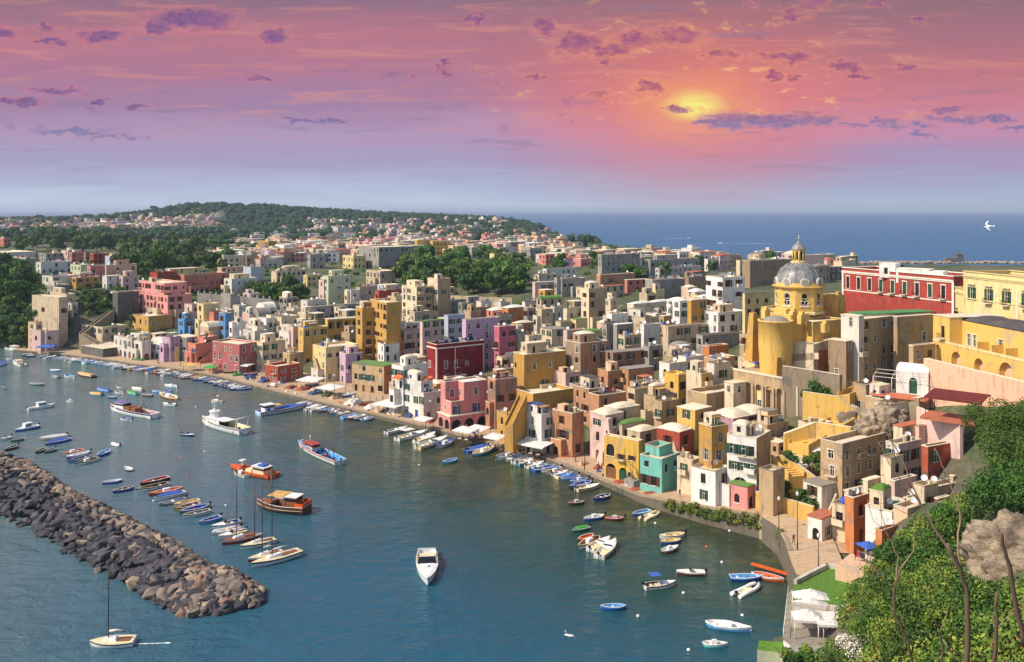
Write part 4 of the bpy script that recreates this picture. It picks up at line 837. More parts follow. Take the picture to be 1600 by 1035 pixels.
# ---------------------------------------------------------------- pink arcade house on the quay
def pink_house():
    Y = hit(703, 676); al = R(57); z0 = 1.25; k = Y / F; Xc, a, b = solve_box(684, 703, 763, Y, al)
    root = empty('quayside_house', (Xc, Y, z0), math.pi / 2 - al); h1, h2 = 3.6, 12.2
    m = MB(); a1 = a
    arcs = lambda L, n, w_: [(L * (i + .5) / n, .02, w_, 2.7, True) for i in range(n)]
    m.wall((0, a), (0, 0), -2, h1, arcs(a, 2, a / 2 - .9), 'wall_pink', .4, 'void'); m.wall((0, 0), (b, 0), -2, h1, arcs(b, 3, b / 3 - 1.0), 'wall_pink', .4, 'void')
    m.wall((b, 0), (b, a), -2, h1, [], 'wall_pink'); m.wall((b, a), (0, a), -2, h1, [], 'wall_pink')
    m.box(-.25, b + .1, -.25, a, h1, h1 + .3, 'roof_pale')
    s = 0.9; bx = b * 0.40
    rw_ = [(bx * .3 + 1.0, h1 + .35, 1.0, 2.2, False), (b * .72, h1 + .35, 1.1, 2.3, False), (b * .72, 8.6, 1.1, 2.0, False)]
    # right block, tall
    m.wall((bx, s), (b, s), h1, h2, [(q[0] - bx, *q[1:]) for q in rw_ if q[0] > bx], 'wall_pink', .22)
    m.wall((b, s), (b, a), h1, h2, [], 'wall_pink'); m.wall((bx, a), (bx, s), h1, h2, [(max(1.4, a - s - 2), 8.4, .9, 1.8, False)], 'wall_pink', .22)
    # left block, one storey lower in front, tall behind
    m.wall((s, s), (bx, s), h1, 7.4, [(q[0] - s, *q[1:]) for q in rw_ if q[0] < bx], 'wall_pink', .22)
    m.wall((s, a), (s, s), h1, 7.4, [(a * .4, h1 + 1.2, .9, 1.4, False)], 'wall_pink', .22)
    m.poly([(s, s, 7.0), (bx, s, 7.0), (bx, a, 7.0), (s, a, 7.0)], 'roof_terracotta')
    m.wall((s, a), (s, a * .62), 7.4, h2, [], 'wall_pink'); m.wall((s, a * .62), (bx, a * .62), 7.0, h2, [(bx * .45, 7.9, 1.3, 2.1, False)], 'wall_pink', .22)
    m.wall((b, a), (s, a), h1, h2, [], 'wall_pink')
    m.build('wall', root)
    A, B = (bx, s), (b, s)
    for q in rw_:
        if q[0] > bx: place_window(root, (q[0] - bx, *q[1:]), A, B, 'blue' if q[1] < 6 else 'white')
        else: place_window(root, (q[0] - s, *q[1:]), (s, s), (bx, s), 'blue')
    place_window(root, (a * .4, h1 + 1.2, .9, 1.4, False), (s, a), (s, s), 'white')
    place_window(root, (max(1.4, a - s - 2), 8.4, .9, 1.8, False), (bx, a), (bx, s), 'white'); place_window(root, (bx * .45, 7.9, 1.3, 2.1, False), (s, a * .62), (bx, a * .62), 'white')
    r = MB(); r.poly([(bx, s + .1, h2 - .4), (b - .1, s + .1, h2 - .4), (b - .1, a - .1, h2 - .4), (bx, a - .1, h2 - .4)], 'roof_white'); r.poly([(s, a * .62, h2 - .4), (bx, a * .62, h2 - .4), (bx, a - .1, h2 - .4), (s, a - .1, h2 - .4)], 'roof_grey')
    for (x0, x1, y0, y1, z) in ((bx - .08, b + .08, s - .08, s + .2, h2), (b - .2, b + .08, s + .2, a, h2), (bx - .08, bx + .2, s + .2, a * .62, h2), (s - .08, bx + .1, a * .62 - .1, a * .62 + .15, h2), (s - .08, s + .2, a * .62 + .15, a, h2), (s - .08, b, a, a + .2, h2), (s - .08, bx - .08, s - .08, s + .15, 7.4), (s - .08, s + .15, s + .15, a * .62 - .1, 7.4)):
        r.box(x0, x1, y0, y1, z - .02, z + .12, 'frame_white')
    r.build('roof', root)
    tag(root, 'pink quayside house with ground-floor arcade and stepped terrace', 'house')
pink_house()
# A-shaped pink buttress in front of the domed pink house
def buttress():
    p, nn = quaypt(900, 5.5); q, _ = quaypt(936, 5.5); d = (q - p); L = d.length; d.normalize(); m = MB()
    L = 9.0
    m.wall((0, 0), (L, 0), -1, 0.5, [], 'wall_palepink')
    prof = [(0, 0), (L, 0), (L * .68, 5.5), (L * .55, 11.5), (L * .42, 11.5), (L * .30, 5.5)]
    hole = [(L * .33, .05), (L * .66, .05)] + [(L * .495 + L * .165 * math.cos(math.pi * k / 8), 2.8 + L * .165 * math.sin(math.pi * k / 8)) for k in range(9)]
    hole2 = [(L * .42, 6.2), (L * .57, 6.2), (L * .53, 8.8), (L * .46, 8.8)]
    loops = [prof, hole, hole2]; flat = [q_ for lp in loops for q_ in lp]; tr = tessellate_polygon([[Vector((q_[0], q_[1], 0)) for q_ in lp] for lp in loops])
    for y in (0, 1.1):
        n0 = len(m.v); m.v += [(q_[0], y, q_[1]) for q_ in flat]
        for t_ in tr: m.face([n0 + i for i in t_], 'wall_palepink')
    for lp in loops:
        n0 = len(m.v); k_ = len(lp); m.v += [(q_[0], 0, q_[1]) for q_ in lp] + [(q_[0], 1.1, q_[1]) for q_ in lp]
        for i in range(k_): m.face((n0 + i, n0 + (i + 1) % k_, n0 + k_ + (i + 1) % k_, n0 + k_ + i), 'wall_palepink')
    o = m.build('buttress', None, p, math.atan2(d.y, d.x)); tag(o, 'pale pink A-shaped buttress with archway on the quay', 'buttress')
buttress()
# ---------------------------------------------------------------- battlemented grey wall
def battlement(pts, h, name, label, mat='wall_grey', merlon=True, th=0.8, cat='wall'):
    m = MB(); P_ = [W(*p) for p in pts]
    for i in range(len(P_) - 1):
        a, b = P_[i], P_[i + 1]; d = Vector((b.x - a.x, b.y - a.y, 0)); L = d.length; d.normalize(); M = Matrix.Translation((a.x, a.y, 0)) @ Matrix.Rotation(math.atan2(d.y, d.x), 4, 'Z')
        n = max(1, int(L / 1.6))
        za, zb = a.z, b.z
        n0 = len(m.v); c = [(0, 0, za - h), (L, 0, zb - h), (L, 0, zb), (0, 0, za), (0, th, za - h), (L, th, zb - h), (L, th, zb), (0, th, za)]
        m.v += [tuple(M @ Vector(q)) for q in c]
        for q in [(0,1,2,3),(7,6,5,4),(3,2,6,7),(1,5,6,2),(4,0,3,7)]: m.face([n0 + k for k in q], mat)
        if merlon:
            for k in range(0, n, 2):
                z = za + (zb - za) * k / n; m.box(L * k / n + .1, L * k / n + 1.0, .05, th - .05, z - .05, z + 1.1, mat, M)
    o = m.build(name); tag(o, label, cat); return o
battlement([(308,458,425),(345,461,420),(380,464,415),(424,468,410)], 12, 'battlement_wall', 'grey battlemented retaining wall above the blue tower house')
battlement([(345,459,414),(360,460,408),(375,463,412)], 13, 'bastion', 'grey buttressed bastion in the battlemented wall', merlon=False, th=2.5, cat='bastion')
battlement([(95,500,402),(130,505,395),(150,520,385)], 5, 'garden_wall', 'low grey stone wall on the cliff stairs', 'wall_stone', False)
battlement([(420,487,405),(450,482,402)], 5, 'garden_wall', 'short grey wall above the white houses', 'wall_grey', True)
battlement([(700,462,392),(800,466,380)], 4, 'boundary_wall', 'long pale wall in front of the dark grove', 'wall_beige', False)
stairs(S(172, 556, 1.3) + Vector((0, 6, 0)), W(132, 524, 375), 2.2, 'wall_stone', 'cliff_staircase', 'lower flight of the grey cliff stairs by the cream house')
stairs(W(130, 524, 377), W(178, 487, 392), 2.2, 'wall_stone', 'cliff_staircase', 'upper flight of the grey cliff stairs under the beige tower')
stairs(W(800, 668, 213) , W(822, 622, 219), 1.8, 'wall_ochre', 'staircase', 'steep ochre stairs beside the white cafe house')
stairs(W(506, 582, 308), W(498, 560, 311), 1.6, 'wall_tan', 'staircase', 'tan outside stairs of the large ochre-yellow house')
stairs(W(1068, 712, 196), W(1058, 680, 200), 1.5, 'wall_beige', 'staircase', 'outside stairs right of the orange-red cube house')
# ================================================================ the domed church
def church():
    Y = 226.0; k = Y / F; c = W(1248, 482, Y); al = R(58); phi = math.pi / 2 - al
    root = empty('church', (c.x, c.y, 18.0), phi); Z = lambda y, yy=Y: H - (y - HY) * yy / F - 18.0
    zd0, zd1, zd2 = Z(483), Z(447), Z(409)
    Rd = 36.5 * k
    # drum: octagon, each side with a moulded opening
    d = MB(); pts = [(Rd * math.cos(R(45 * i + 22.5 + 10)), Rd * math.sin(R(45 * i + 22.5 + 10))) for i in range(8)]
    side = (Vector(pts[0]) - Vector(pts[1])).length; hd = zd1 - zd0
    for i in range(8):
        A, B = pts[i], pts[(i + 1) % 8]
        d.wall(A, B, zd0 - .8, zd1, [(side / 2, zd0 + hd * .24, side * .30, hd * .5, True)], 'wall_chapel', .35)
    d.build('drum', root)
    for i in range(8):
        A, B = Vector(pts[i]), Vector(pts[(i + 1) % 8]); dd = (B - A).normalized(); o = (side / 2, zd0 + hd * .24, side * .30, hd * .5)
        p = A + dd * o[0]; f = MB(); w2, h2 = o[2] / 2, o[3]
        f.box(-w2, w2, .28, .33, 0, h2 - w2 * .4, 'pane')
        # white mouldings: three lobes like the photo's shaped windows
        for cx, cz, rr in ((0, h2 - w2 * .7, w2 * 1.25), (-w2 * .75, h2 * .22, w2 * .8), (w2 * .75, h2 * .22, w2 * .8)):
            ring_ = [(cx + rr * math.cos(a_), -.05, cz + rr * math.sin(a_)) for a_ in [math.pi * 2 * q / 14 for q in range(15)]]
            f.tube(ring_, .09, 'frame_white', 4, False)
        for sx in (-.75, .75): f.lathe([(0.01, 0), (w2 * .55, 0)], 'pane', 10) if False else None
        f.box(-w2 - .5, w2 + .5, -.22, .0, -.35, -.12, 'frame_white')
        f.build('window', root, (p.x, p.y, o[1]), math.atan2(dd.y, dd.x))
    r = MB(); r.lathe([(Rd * 1.0, zd1 - .25), (Rd * 1.09, zd1 - .1), (Rd * 1.11, zd1 + .15), (Rd * 1.0, zd1 + .25), (Rd * .98, zd1 + .9), (Rd * .95, zd1 + 1.0)], 'wall_chapel', 32, smooth=False); r.lathe([(Rd * 1.0, zd0 - .9), (Rd * 1.06, zd0 - .9), (Rd * 1.06, zd0 - .3), (Rd, zd0 - .1)], 'wall_paleyellow', 8, a0=R(32.5), a1=R(392.5), smooth=False); r.build('cornice', root)
    # dome with ribs
    dm = MB(); hh = zd2 - zd1 - .6; prof = [(Rd * .955 * math.cos(t_) ** .9 if t_ < 1.57 else .0, zd1 + .6 + hh * math.sin(t_)) for t_ in [i * math.pi / 2 * .93 / 12 for i in range(13)]]
    dm.lathe(prof, 'lead', 32); dome = dm.build('dome', root)
    rb = MB()
    for i in range(16):
        a_ = R(22.5 * i + 10); rb.tube([((q + .03) * math.cos(a_), (q + .03) * math.sin(a_), z) for q, z in prof], .13 if i % 2 == 0 else .07, 'lead', 5)
    rb.build('rib', dome)
    for i in range(8):     # round dormers at the dome foot
        a_ = R(45 * i + 10); m = MB(); rr = 1.15
        m.tube([(0, 0, 0), (.0, .0, 0)] if False else [(Rd * .84, 0, zd1 + 1.2), (Rd * .99, 0, zd1 + 1.2)], rr, 'wall_offwhite', 16); m.tube([(Rd * .99, 0, zd1 + 1.2), (Rd * 1.01, 0, zd1 + 1.2)], rr * .72, 'wall_grey', 12)
        m.build('roundel', root, (0, 0, 0), a_)
    zl0, zl1, zl2, zl3 = zd2 - .4, Z(389), Z(378), Z(367)
    l = MB(); l.lathe([(2.0, zl0), (2.0, zl0 + .5), (1.35, zl0 + .55), (1.35, zl1 - .3), (1.75, zl1 - .2), (1.75, zl1)], 'wall_paleyellow', 16, smooth=False)
    for i in range(8):
        a_ = R(45 * i); l.tube([(1.42 * math.cos(a_), 1.42 * math.sin(a_), zl0 + .5), (1.42 * math.cos(a_), 1.42 * math.sin(a_), zl1 - .2)], .17, 'wall_chapel', 6)
        a_ = R(45 * i + 22.5); M_ = Matrix.Rotation(a_, 4, 'Z'); l.box(1.3, 1.38, -.22, .22, zl0 + .9, zl1 - .7, 'void', M_)
    ln = l.build('lantern', root)
    cu = MB(); q_ = zl2 - zl1; cu.lathe([(1.85, zl1), (1.7, zl1 + .25), (1.35, zl1 + q_ * .45), (.8, zl1 + q_ * .75), (.35, zl2), (.22, zl2 + .4), (.3, zl2 + .6), (0.02, zl2 + .8)], 'lead', 20); cu.build('cupola', ln)
    cr = MB(); cr.box(-.07, .07, -.07, .07, zl2 + .5, zl3, 'dish'); cr.box(-.55, -.07, -.06, .06, zl3 - 1.0, zl3 - .85, 'dish'); cr.box(.07, .55, -.06, .06, zl3 - 1.0, zl3 - .85, 'dish'); cr.build('cross', ln, rot=R(-20))
    root_inv = Matrix.Translation((c.x, c.y, 18.0)) @ Matrix.Rotation(phi, 4, 'Z'); inv = root_inv.inverted()
    L_ = lambda x, y, Yy: inv @ W(x, y, Yy)
    def blk(name, xl, xc, xr, yt, Yy, hgt, mat, a_deg=58, opsl=None, opsr=None, roof='roof_pale', par=.5, a_max=None, b_max=None, colr=None):
        al2 = R(a_deg); Xc, a, b = solve_box(xl, xc, xr, Yy, al2)
        if a_max: a = max(a, a_max)
        if b_max: b = max(b, b_max)
        z1 = H - (yt - HY) * Yy / F; m = MB(); rt = Matrix.Rotation(math.pi / 2 - al2 - phi, 4, 'Z'); o_ = inv @ Vector((Xc, Yy, z1))
        m.wall((0, a), (0, 0), -hgt, 0, opsl or [], mat, .3, 'void'); m.wall((0, 0), (b, 0), -hgt, 0, opsr or [], colr or mat, .3, 'void'); m.wall((b, 0), (b, a), -hgt, 0, [], mat); m.wall((b, a), (0, a), -hgt, 0, [], mat)
        m.poly([(.25, .25, -par), (b - .25, .25, -par), (b - .25, a - .25, -par), (.25, a - .25, -par)], roof)
        for (x0, x1, y0, y1) in ((-.06, b + .06, -.06, .25), (-.06, b + .06, a - .25, a + .06), (-.06, .25, .25, a - .25), (b - .25, b + .06, .25, a - .25)): m.box(x0, x1, y0, y1, -.05, .1, 'wall_paleyellow')
        return m.build(name, root, o_, math.pi / 2 - al2 - phi)
    blk('nave', 1189, 1228, 1322, 484, 219, 18, 'wall_chapel', 50)
    blk('choir', 1189, 1236, 1264, 493, 212, 16, 'wall_chapel', 58)
    blk('transept', 1235, 1270, 1322, 504, 212, 9, 'wall_chapel', 58, opsr=[(6.0, -6.5, 1.6, 2.6, True)])
    blk('sacristy', 1220, 1271, 1296, 539, 205, 9, 'wall_cream', 40, opsl=[(3.0, -4.2, 1.0, 1.5, False), (8.5, -3.2, .9, 1.4, False)], opsr=[(1.8, -4.0, 1.2, 1.5, False)])
    blk('annex', 1274, 1278, 1305, 548, 207, 7, 'wall_chapel', 55, colr='wall_orange')
    blk('chapel_wing', 1268, 1280, 1308, 462, 232, 8, 'wall_chapel', 55, opsl=[(2, -4, .9, 1.6, False)])
    # apse: big half-round tower in front
    ap = MB(); ac = L_(1212, 500, 208); ra = 3.9; zt = ac.z
    zb = (inv @ W(1212, 587, 208)).z
    ap.lathe([(ra * .86, zb - 3), (ra * .92, zb + 2.5), (ra * 1.0, zb + 7), (ra * 1.0, zt - .4), (ra * 1.05, zt - .3), (ra * 1.05, zt), (ra * .9, zt), (ra * .88, zt - .5)], 'wall_chapel', 40, c=(ac.x, ac.y))
    vn = len(ap.v); ap.lathe([(ra * .88, zt - .5), (ra * .6, zt + .5), (ra * .3, zt + .9), (.02, zt + 1.0)], 'roof_grey', 24, c=(ac.x, ac.y)); ap.build('apse', root)
    # battered buttress tower left, small buttress right
    for (x0, x1, yt, yb, Yy, wdt) in ((1177, 1188, 490, 545, 214, 1.8), (1214, 1222, 560, 590, 203, 1.8)):
        m = MB(); t0 = L_(x0, yt, Yy); b0 = L_(x0 - 3, yb, Yy); n0 = len(m.v); q = wdt
        m.v += [(b0.x - .6, b0.y - .8, b0.z - 3), (b0.x + q, b0.y - .8, b0.z - 3), (b0.x + q, b0.y + q, b0.z - 3), (b0.x - .6, b0.y + q, b0.z - 3), (t0.x + .5, t0.y + .4, t0.z), (t0.x + q, t0.y + .4, t0.z), (t0.x + q, t0.y + q, t0.z), (t0.x + .5, t0.y + q, t0.z)]
        for f_ in [(0,1,5,4),(1,2,6,5),(2,3,7,6),(3,0,4,7),(4,5,6,7)]: m.face([n0 + i for i in f_], 'wall_ochre')
        m.build('buttress', root)
    # stepped crests on the wall heads
    for (x, y, Yy) in ((1197, 484, 213), (1240, 487, 213), (1253, 492, 212), (1290, 505, 208)):
        p = L_(x, y, Yy); m = MB(); m.box(p.x - .9, p.x + .9, p.y - .5, p.y + .7, p.z - 2.2, p.z, 'wall_chapel'); m.box(p.x - .4, p.x + .4, p.y - .45, p.y + .65, p.z, p.z + .7, 'wall_chapel'); m.build('crest', root)
    m = MB(); p = L_(1306, 462, 222); m.wall((p.x - .5, p.y), (p.x + 3.6, p.y), p.z - 9, p.z, [(2.0, p.z - 4.2, 1.4, 3.2, True)], 'wall_chapel', .7); m.box(p.x + .8, p.x + 2.4, p.y, p.y + .7, p.z, p.z + .9, 'wall_chapel'); m.wall((p.x + 3.6, p.y + .7), (p.x - .5, p.y + .7), p.z - 9, p.z, [(2.1, p.z - 4.2, 1.4, 3.2, True)], 'wall_chapel', .01); m.build('bell_gable', root)
    tag(root, 'yellow church with grey ribbed dome, lantern and rounded apse', 'church')
    # arcaded retaining wall under the apse
    a = W(1146, 578, 212); e = W(1226, 600, 200); L = (e - a).to_2d().length; m = MB(); n = 5
    m.wall((0, 0), (L, 0), -16, 0, [(L * (i + .5) / n, -11.5, L / n - 1.4, 9.2, True) for i in range(n)], 'wall_tan', 1.2, 'wall_beige'); m.box(-.1, L + .1, -.15, .5, 0, .35, 'roof_pale'); m.poly([(0, .5, .02), (L, .5, .02), (L, 9, .02), (0, 9, .02)], 'roof_tan')
    for i in range(n + 1): m.box(L * i / n - .3, L * i / n + .3, -.45, -.01, -15, -2.5, 'wall_tan')
    m.wall((L, 0), (L, 9), -16, 0, [], 'wall_terracotta')
    o = m.build('arcaded_wall', None, a, math.atan2(e.y - a.y, e.x - a.x)); tag(o, 'tall tan retaining wall with blind arches under the church apse', 'retaining wall')
church()
# ================================================================ long red palazzo
def long_facade(name, label, pa, pb, hgt, mat, depth, ops, style, trim, roof, extra=None, balc=(), drop=6, cat='palazzo', win_h=None):
    """facade between two world points (top corners), thick body behind"""
    L = (pb - pa).to_2d().length; rz = math.atan2(pb.y - pa.y, pb.x - pa.x); root = empty(name, (pa.x, pa.y, pa.z - hgt), rz)
    m = MB(); m.wall((0, 0), (L, 0), -drop, hgt, ops, mat, .3, None); m.wall((0, depth), (0, 0), -drop, hgt, [], mat); m.wall((L, 0), (L, depth), -drop, hgt, [], mat); m.wall((L, depth), (0, depth), -drop, hgt, [], mat); m.build('wall', root)
    r = MB(); r.poly([(.3, .3, hgt - .8), (L - .3, .3, hgt - .8), (L - .3, depth - .3, hgt - .8), (.3, depth - .3, hgt - .8)], roof)
    for (x0, x1, y0, y1) in ((-.15, L + .15, -.2, .3), (-.15, L + .15, depth - .3, depth + .1), (-.15, .3, .3, depth - .3), (L - .3, L + .15, .3, depth - .3)): r.box(x0, x1, y0, y1, hgt - .05, hgt + .15, trim)
    r.build('roof', root)
    t_ = MB()
    for z in (hgt - 1.5, hgt - 1.15): t_.box(-.12, L + .12, -.28 if z > hgt - 1.3 else -.14, -.005, z, z + .3, trim)
    t_.box(-.1, .5, -.06, -.003, -drop + 1, hgt - 1.5, trim); t_.box(L - .5, L + .1, -.06, -.003, -drop + 1, hgt - 1.5, trim); t_.box(.5, L - .5, -.08, -.003, hgt * .38, hgt * .38 + .28, trim)
    t_.build('moulding', root)
    for i, o in enumerate(ops):
        if o[1] < 0.1 and style != 'green': continue
        place_window(root, o, (0, 0), (L, 0), style if style != 'mix' else ['green', 'white'][i % 2])
    for (x, z, w_) in balc: balcony(root, x, z, (0, 0), (L, 0), w_)
    if extra: extra(root, L)
    tag(root, label, cat); return root, L
pa, pb = W(1316, 418, 246), W(1490, 440, 212); Lr = (pb - pa).to_2d().length
def closed_panels(root, L, n=9):
    m = MB()
def ex_red(root, L):
    for i in range(9):      # closed green shutters filling the right-hand openings
        if i in (3, 4, 5, 7): 
            m = MB(); x = L * (i + .55) / 9.3; m.box(-.5, -.01, .06, .10, .04, 3.0, 'shutter_green'); m.box(.01, .5, .06, .10, .04, 3.0, 'shutter_green'); m.build('shutter', root, (x, 0, 4.55))
    for i in range(9):
        x = L * (i + .55) / 9.3; m = MB()
        m.box(-.75, -.6, -.05, -.004, -.1, 3.2, 'frame_white'); m.box(.6, .75, -.05, -.004, -.1, 3.2, 'frame_white'); m.box(-.85, .85, -.12, -.004, 3.2, 3.45, 'frame_white'); m.build('window_surround', root, (x, 0, 4.5))
long_facade('palazzo', 'long red palazzo with white trim and green shuttered tall windows', pa, pb, 10.0, 'wall_red', 12, [(Lr * (i + .55) / 9.3, 4.5, 1.15, 3.1, False) for i in range(9)], 'dark', 'frame_white', 'roof_white', ex_red, [(Lr * (i + .55) / 9.3, 4.45, 1.8) for i in (3, 4, 5, 6, 8)])
for k, (x, y, s, lb) in enumerate([(1374, 412, 2.6, 'white rooftop hut with sloping side on the red palazzo'), (1400, 420, 2.2, 'long low white rooftop room on the red palazzo'), (1440, 424, 2.4, 'white rooftop room at the right of the red palazzo')]):
    p = W(x, y, 232 - k * 4); m = MB(); ln = [4, 8, 5][k]; m.box(0, ln, 0, 4, -3.6, 0, 'wall_white'); m.box(-.1, ln + .1, -.1, 4.1, 0, .15, 'roof_white'); m.box(ln * .3, ln * .3 + .9, -.03, .05, -2.6, -1, 'void'); o = m.build('rooftop_room', None, p, R(-42)); tag(o, lb, 'rooftop room')
# yellow palazzo, right edge
pa, pb = W(1506, 424, 205), W(1668, 436, 176); Ly = (pb - pa).to_2d().length
yo = [(Ly * f, 3.6, 1.3, 3.0, False) for f in (.09, .27, .45, .64, .84)]
def ex_y(root, L):
    t_ = MB()
    for f in (.18, .36, .55, .75): t_.box(L * f - .12, L * f + .12, -.07, -.004, -4, 8.3, 'frame_white')
    for f in (.09, .27, .45, .64, .84): t_.box(L * f - 1.1, L * f + 1.1, -.4, -.004, 7.1, 7.3, 'wall_beige')
    t_.build('pilaster', root)
long_facade('palazzo', 'pale yellow palazzo with white pilasters at the right edge', pa, pb, 10.0, 'wall_paleyellow', 12, yo, 'green', 'wall_paleyellow', 'roof_tan', ex_y, [(Ly * .27, 3.55, 2.0), (Ly * .45, 3.55, 2.0), (Ly * .64, 3.55, 2.0)])
pa, pb = W(1490, 448, 213), W(1508, 450, 206)
long_facade('arched_link', 'yellow arched link building between red and yellow palazzi', pa, pb, 9, 'wall_paleyellow', 6, [(1.9, 1.0, 2.4, 3.2, True)], 'dark', 'wall_paleyellow', 'roof_tan', drop=3, cat='house')
# ================================================================ yellow arcaded terraces below
def arcade():
    pa, pb = W(1458, 492, 186), W(1650, 516, 152); L = (pb - pa).to_2d().length; rz = math.atan2(pb.y - pa.y, pb.x - pa.x); hg = 12.5; root = empty('arcaded_house', (pa.x, pa.y, pa.z - hg), rz)
    m = MB(); ar = [(L * f, 1.7, w_, h_, True) for f, w_, h_ in ((.045, 1.1, 4.9), (.22, 3.0, 4.3), (.42, 2.7, 4.1), (.64, 3.6, 4.6), (.88, 3.4, 4.6))]
    m.wall((0, 0), (L, 0), -6, 7.2, ar, 'wall_chapel', 1.2); m.wall((0, 1.2), (L, 1.2), 0, 7.0, [(f * L, 1.7, 1.0, 2.4, False) for f in (.23, .43, .66, .9)], 'wall_peach', .2, 'void')
    m.wall((0, 0), (L * .16, 0), 7.2, hg, [(L * .095, 8.2, 1.1, 2.4, False)], 'wall_chapel', .25, 'void'); m.wall((L * .16, 0), (L * .16, 2.8), 7.2, hg, [], 'wall_chapel')
    m.wall((L * .16, 2.8), (L, 2.8), 7.2, hg - .6, [(L * f, 7.25 if k < 2 else 8.2, w_, h_, False) for k, (f, w_, h_) in enumerate([(.06, 1.1, 2.3), (.11, 1.0, 2.3), (.33, 1.3, 1.5), (.58, 1.0, 1.8)])], 'wall_chapel', .25)
    m.wall((0, 12), (0, 0), -6, hg, [], 'wall_chapel'); m.wall((L, 0), (L, 12), -6, hg, [], 'wall_chapel'); m.wall((L, 12), (0, 12), -6, hg, [], 'wall_chapel'); m.box(0, L, -.1, .3, 7.15, 7.6, 'wall_paleyellow'); m.poly([(0, .3, 7.2), (L, .3, 7.2), (L, 2.8, 7.2), (0, 2.8, 7.2)], 'roof_tan'); m.poly([(0, 0, 1.68), (L, 0, 1.68), (L, 1.2, 1.68), (0, 1.2, 1.68)], 'roof_tan'); m.build('wall', root)
    for f in (.33, .45, .56): 
        q = MB(); q.box(0, .25, 0, 2.5, 0, 1.6, 'wall_chapel'); q.build('partition', root, (L * f + 2, .3, 7.2))
    for f in (.15, .31, .53, .79): 
        q = MB(); q.box(-1.1, 1.1, -.25, -.01, -.6, 1.5, 'wall_gold'); q.build('parapet', root, (L * f, 0, 1.5))
    for k, (f, w_, h_) in enumerate([(.06, 1.1, 2.3), (.11, 1.0, 2.3), (.33, 1.3, 1.5), (.58, 1.0, 1.8)]): place_window(root, (L * f, 7.25 if k < 2 else 8.2, w_, h_, False), (L * .16, 2.8), (L, 2.8), 'white')
    place_window(root, (L * .095, 8.2, 1.1, 2.4, False), (0, 0), (L, 0), 'dark'); balcony(root, L * .095, 8.1, (0, 0), (L, 0), 1.8)
    r = MB(); r.box(-.1, L * .16 + .1, -.15, 12, hg, hg + .15, 'roof_pale'); r.poly([(L * .16, 2.7, hg - .5), (L, 2.7, hg - .5), (L, 12, hg - .5), (L * .16, 12, hg - .5)], 'roof_slate')
    n = 5
    for i in range(n): vault(r, L * .16 + (L * .84) * i / n, L * .16 + (L * .84) * (i + 1) / n, 2.9, 11, hg - .45, 1.1, 'roof_slate')
    r.build('roof', root); tag(root, 'yellow terraced building with tall arches above the pink wall', 'house')
arcade()
def slab_wall(pts, name, label, mat, base, th=1.0, cat='wall', cap='roof_pale'):
    """wall through world points (top edge) down to height base"""
    m = MB()
    for i in range(len(pts) - 1):
        a, b = pts[i], pts[i + 1]; d = Vector((b.x - a.x, b.y - a.y, 0)).normalized(); nn = Vector((-d.y, d.x, 0)) * th; n0 = len(m.v)
        ba = base if not callable(base) else base(a); bb = base if not callable(base) else base(b)
        m.v += [(a.x, a.y, ba), (b.x, b.y, bb), tuple(b), tuple(a), (a.x + nn.x, a.y + nn.y, ba), (b.x + nn.x, b.y + nn.y, bb), (b.x + nn.x, b.y + nn.y, b.z), (a.x + nn.x, a.y + nn.y, a.z)]
        for q, mt in [((0,1,2,3), mat), ((7,6,5,4), mat), ((3,2,6,7), cap), ((1,5,6,2), mat), ((4,0,3,7), mat)]: m.face([n0 + k for k in q], mt)
    o = m.build(name); tag(o, label, cat); return o
slab_wall([W(1443, 560, 176), W(1500, 574, 168), W(1620, 602, 152)], 'retaining_wall', 'long weathered peach retaining wall below the arcades', 'patchy_pink', 14, 1.2, 'retaining wall')
slab_wall([W(1432, 636, 160), W(1470, 652, 155), W(1500, 664, 150)], 'terrace_wall', 'white sloping terrace wall left of the green shrubs', 'wall_palepink', 12, .6)
slab_wall([W(1390, 622, 177), W(1436, 622, 172)], 'retaining_wall', 'grey concrete retaining wall under the white arched pavilion', 'wall_stone', 14, 5, 'retaining wall')
slab_wall([W(1222, 572, 200), W(1262, 578, 197), W(1312, 586, 192)], 'retaining_wall', 'dark stained retaining wall below the sacristy', 'wall_stone', 8, 1.0, 'retaining wall')
slab_wall([W(1254, 612, 190), W(1310, 620, 186), W(1352, 656, 183)], 'garden_wall', 'large tall yellow garden wall with slanted shadowed steps', 'wall_chapel', 6, .8)
slab_wall([W(1226, 678, 180), W(1275, 660, 180), W(1330, 668, 176)], 'garden_wall', 'lower yellow wall with curved top beside the stairs', 'wall_chapel', 5, .8)
slab_wall([W(1218, 712, 172), W(1244, 725, 170), W(1290, 760, 165)], 'garden_wall', 'yellow wall with two small lamps above the promenade', 'wall_chapel', 3, .8)
slab_wall([W(1180, 768, 168), W(1222, 778, 163), W(1270, 792, 158)], 'garden_wall', 'orange-yellow low wall along the promenade', 'wall_yellow', 2, .6)
stairs(W(1262, 702, 176), W(1352, 650, 186), 4.5, 'wall_chapel', 'stairway', 'wide yellow stairway climbing to the church')
stairs(W(1256, 745, 168), W(1228, 716, 174), 3.0, 'wall_chapel', 'stairway', 'lower yellow stairway above the promenade')
stairs(W(1326, 622, 190), W(1372, 602, 200), 2.2, 'wall_chapel', 'stairway', 'ochre ramp stairs below the grey-brown tenement')
stairs(W(1300, 835, 150), W(1322, 782, 158), 1.6, 'wall_cream', 'stairway', 'curved cream stairway beside the orange cube house')
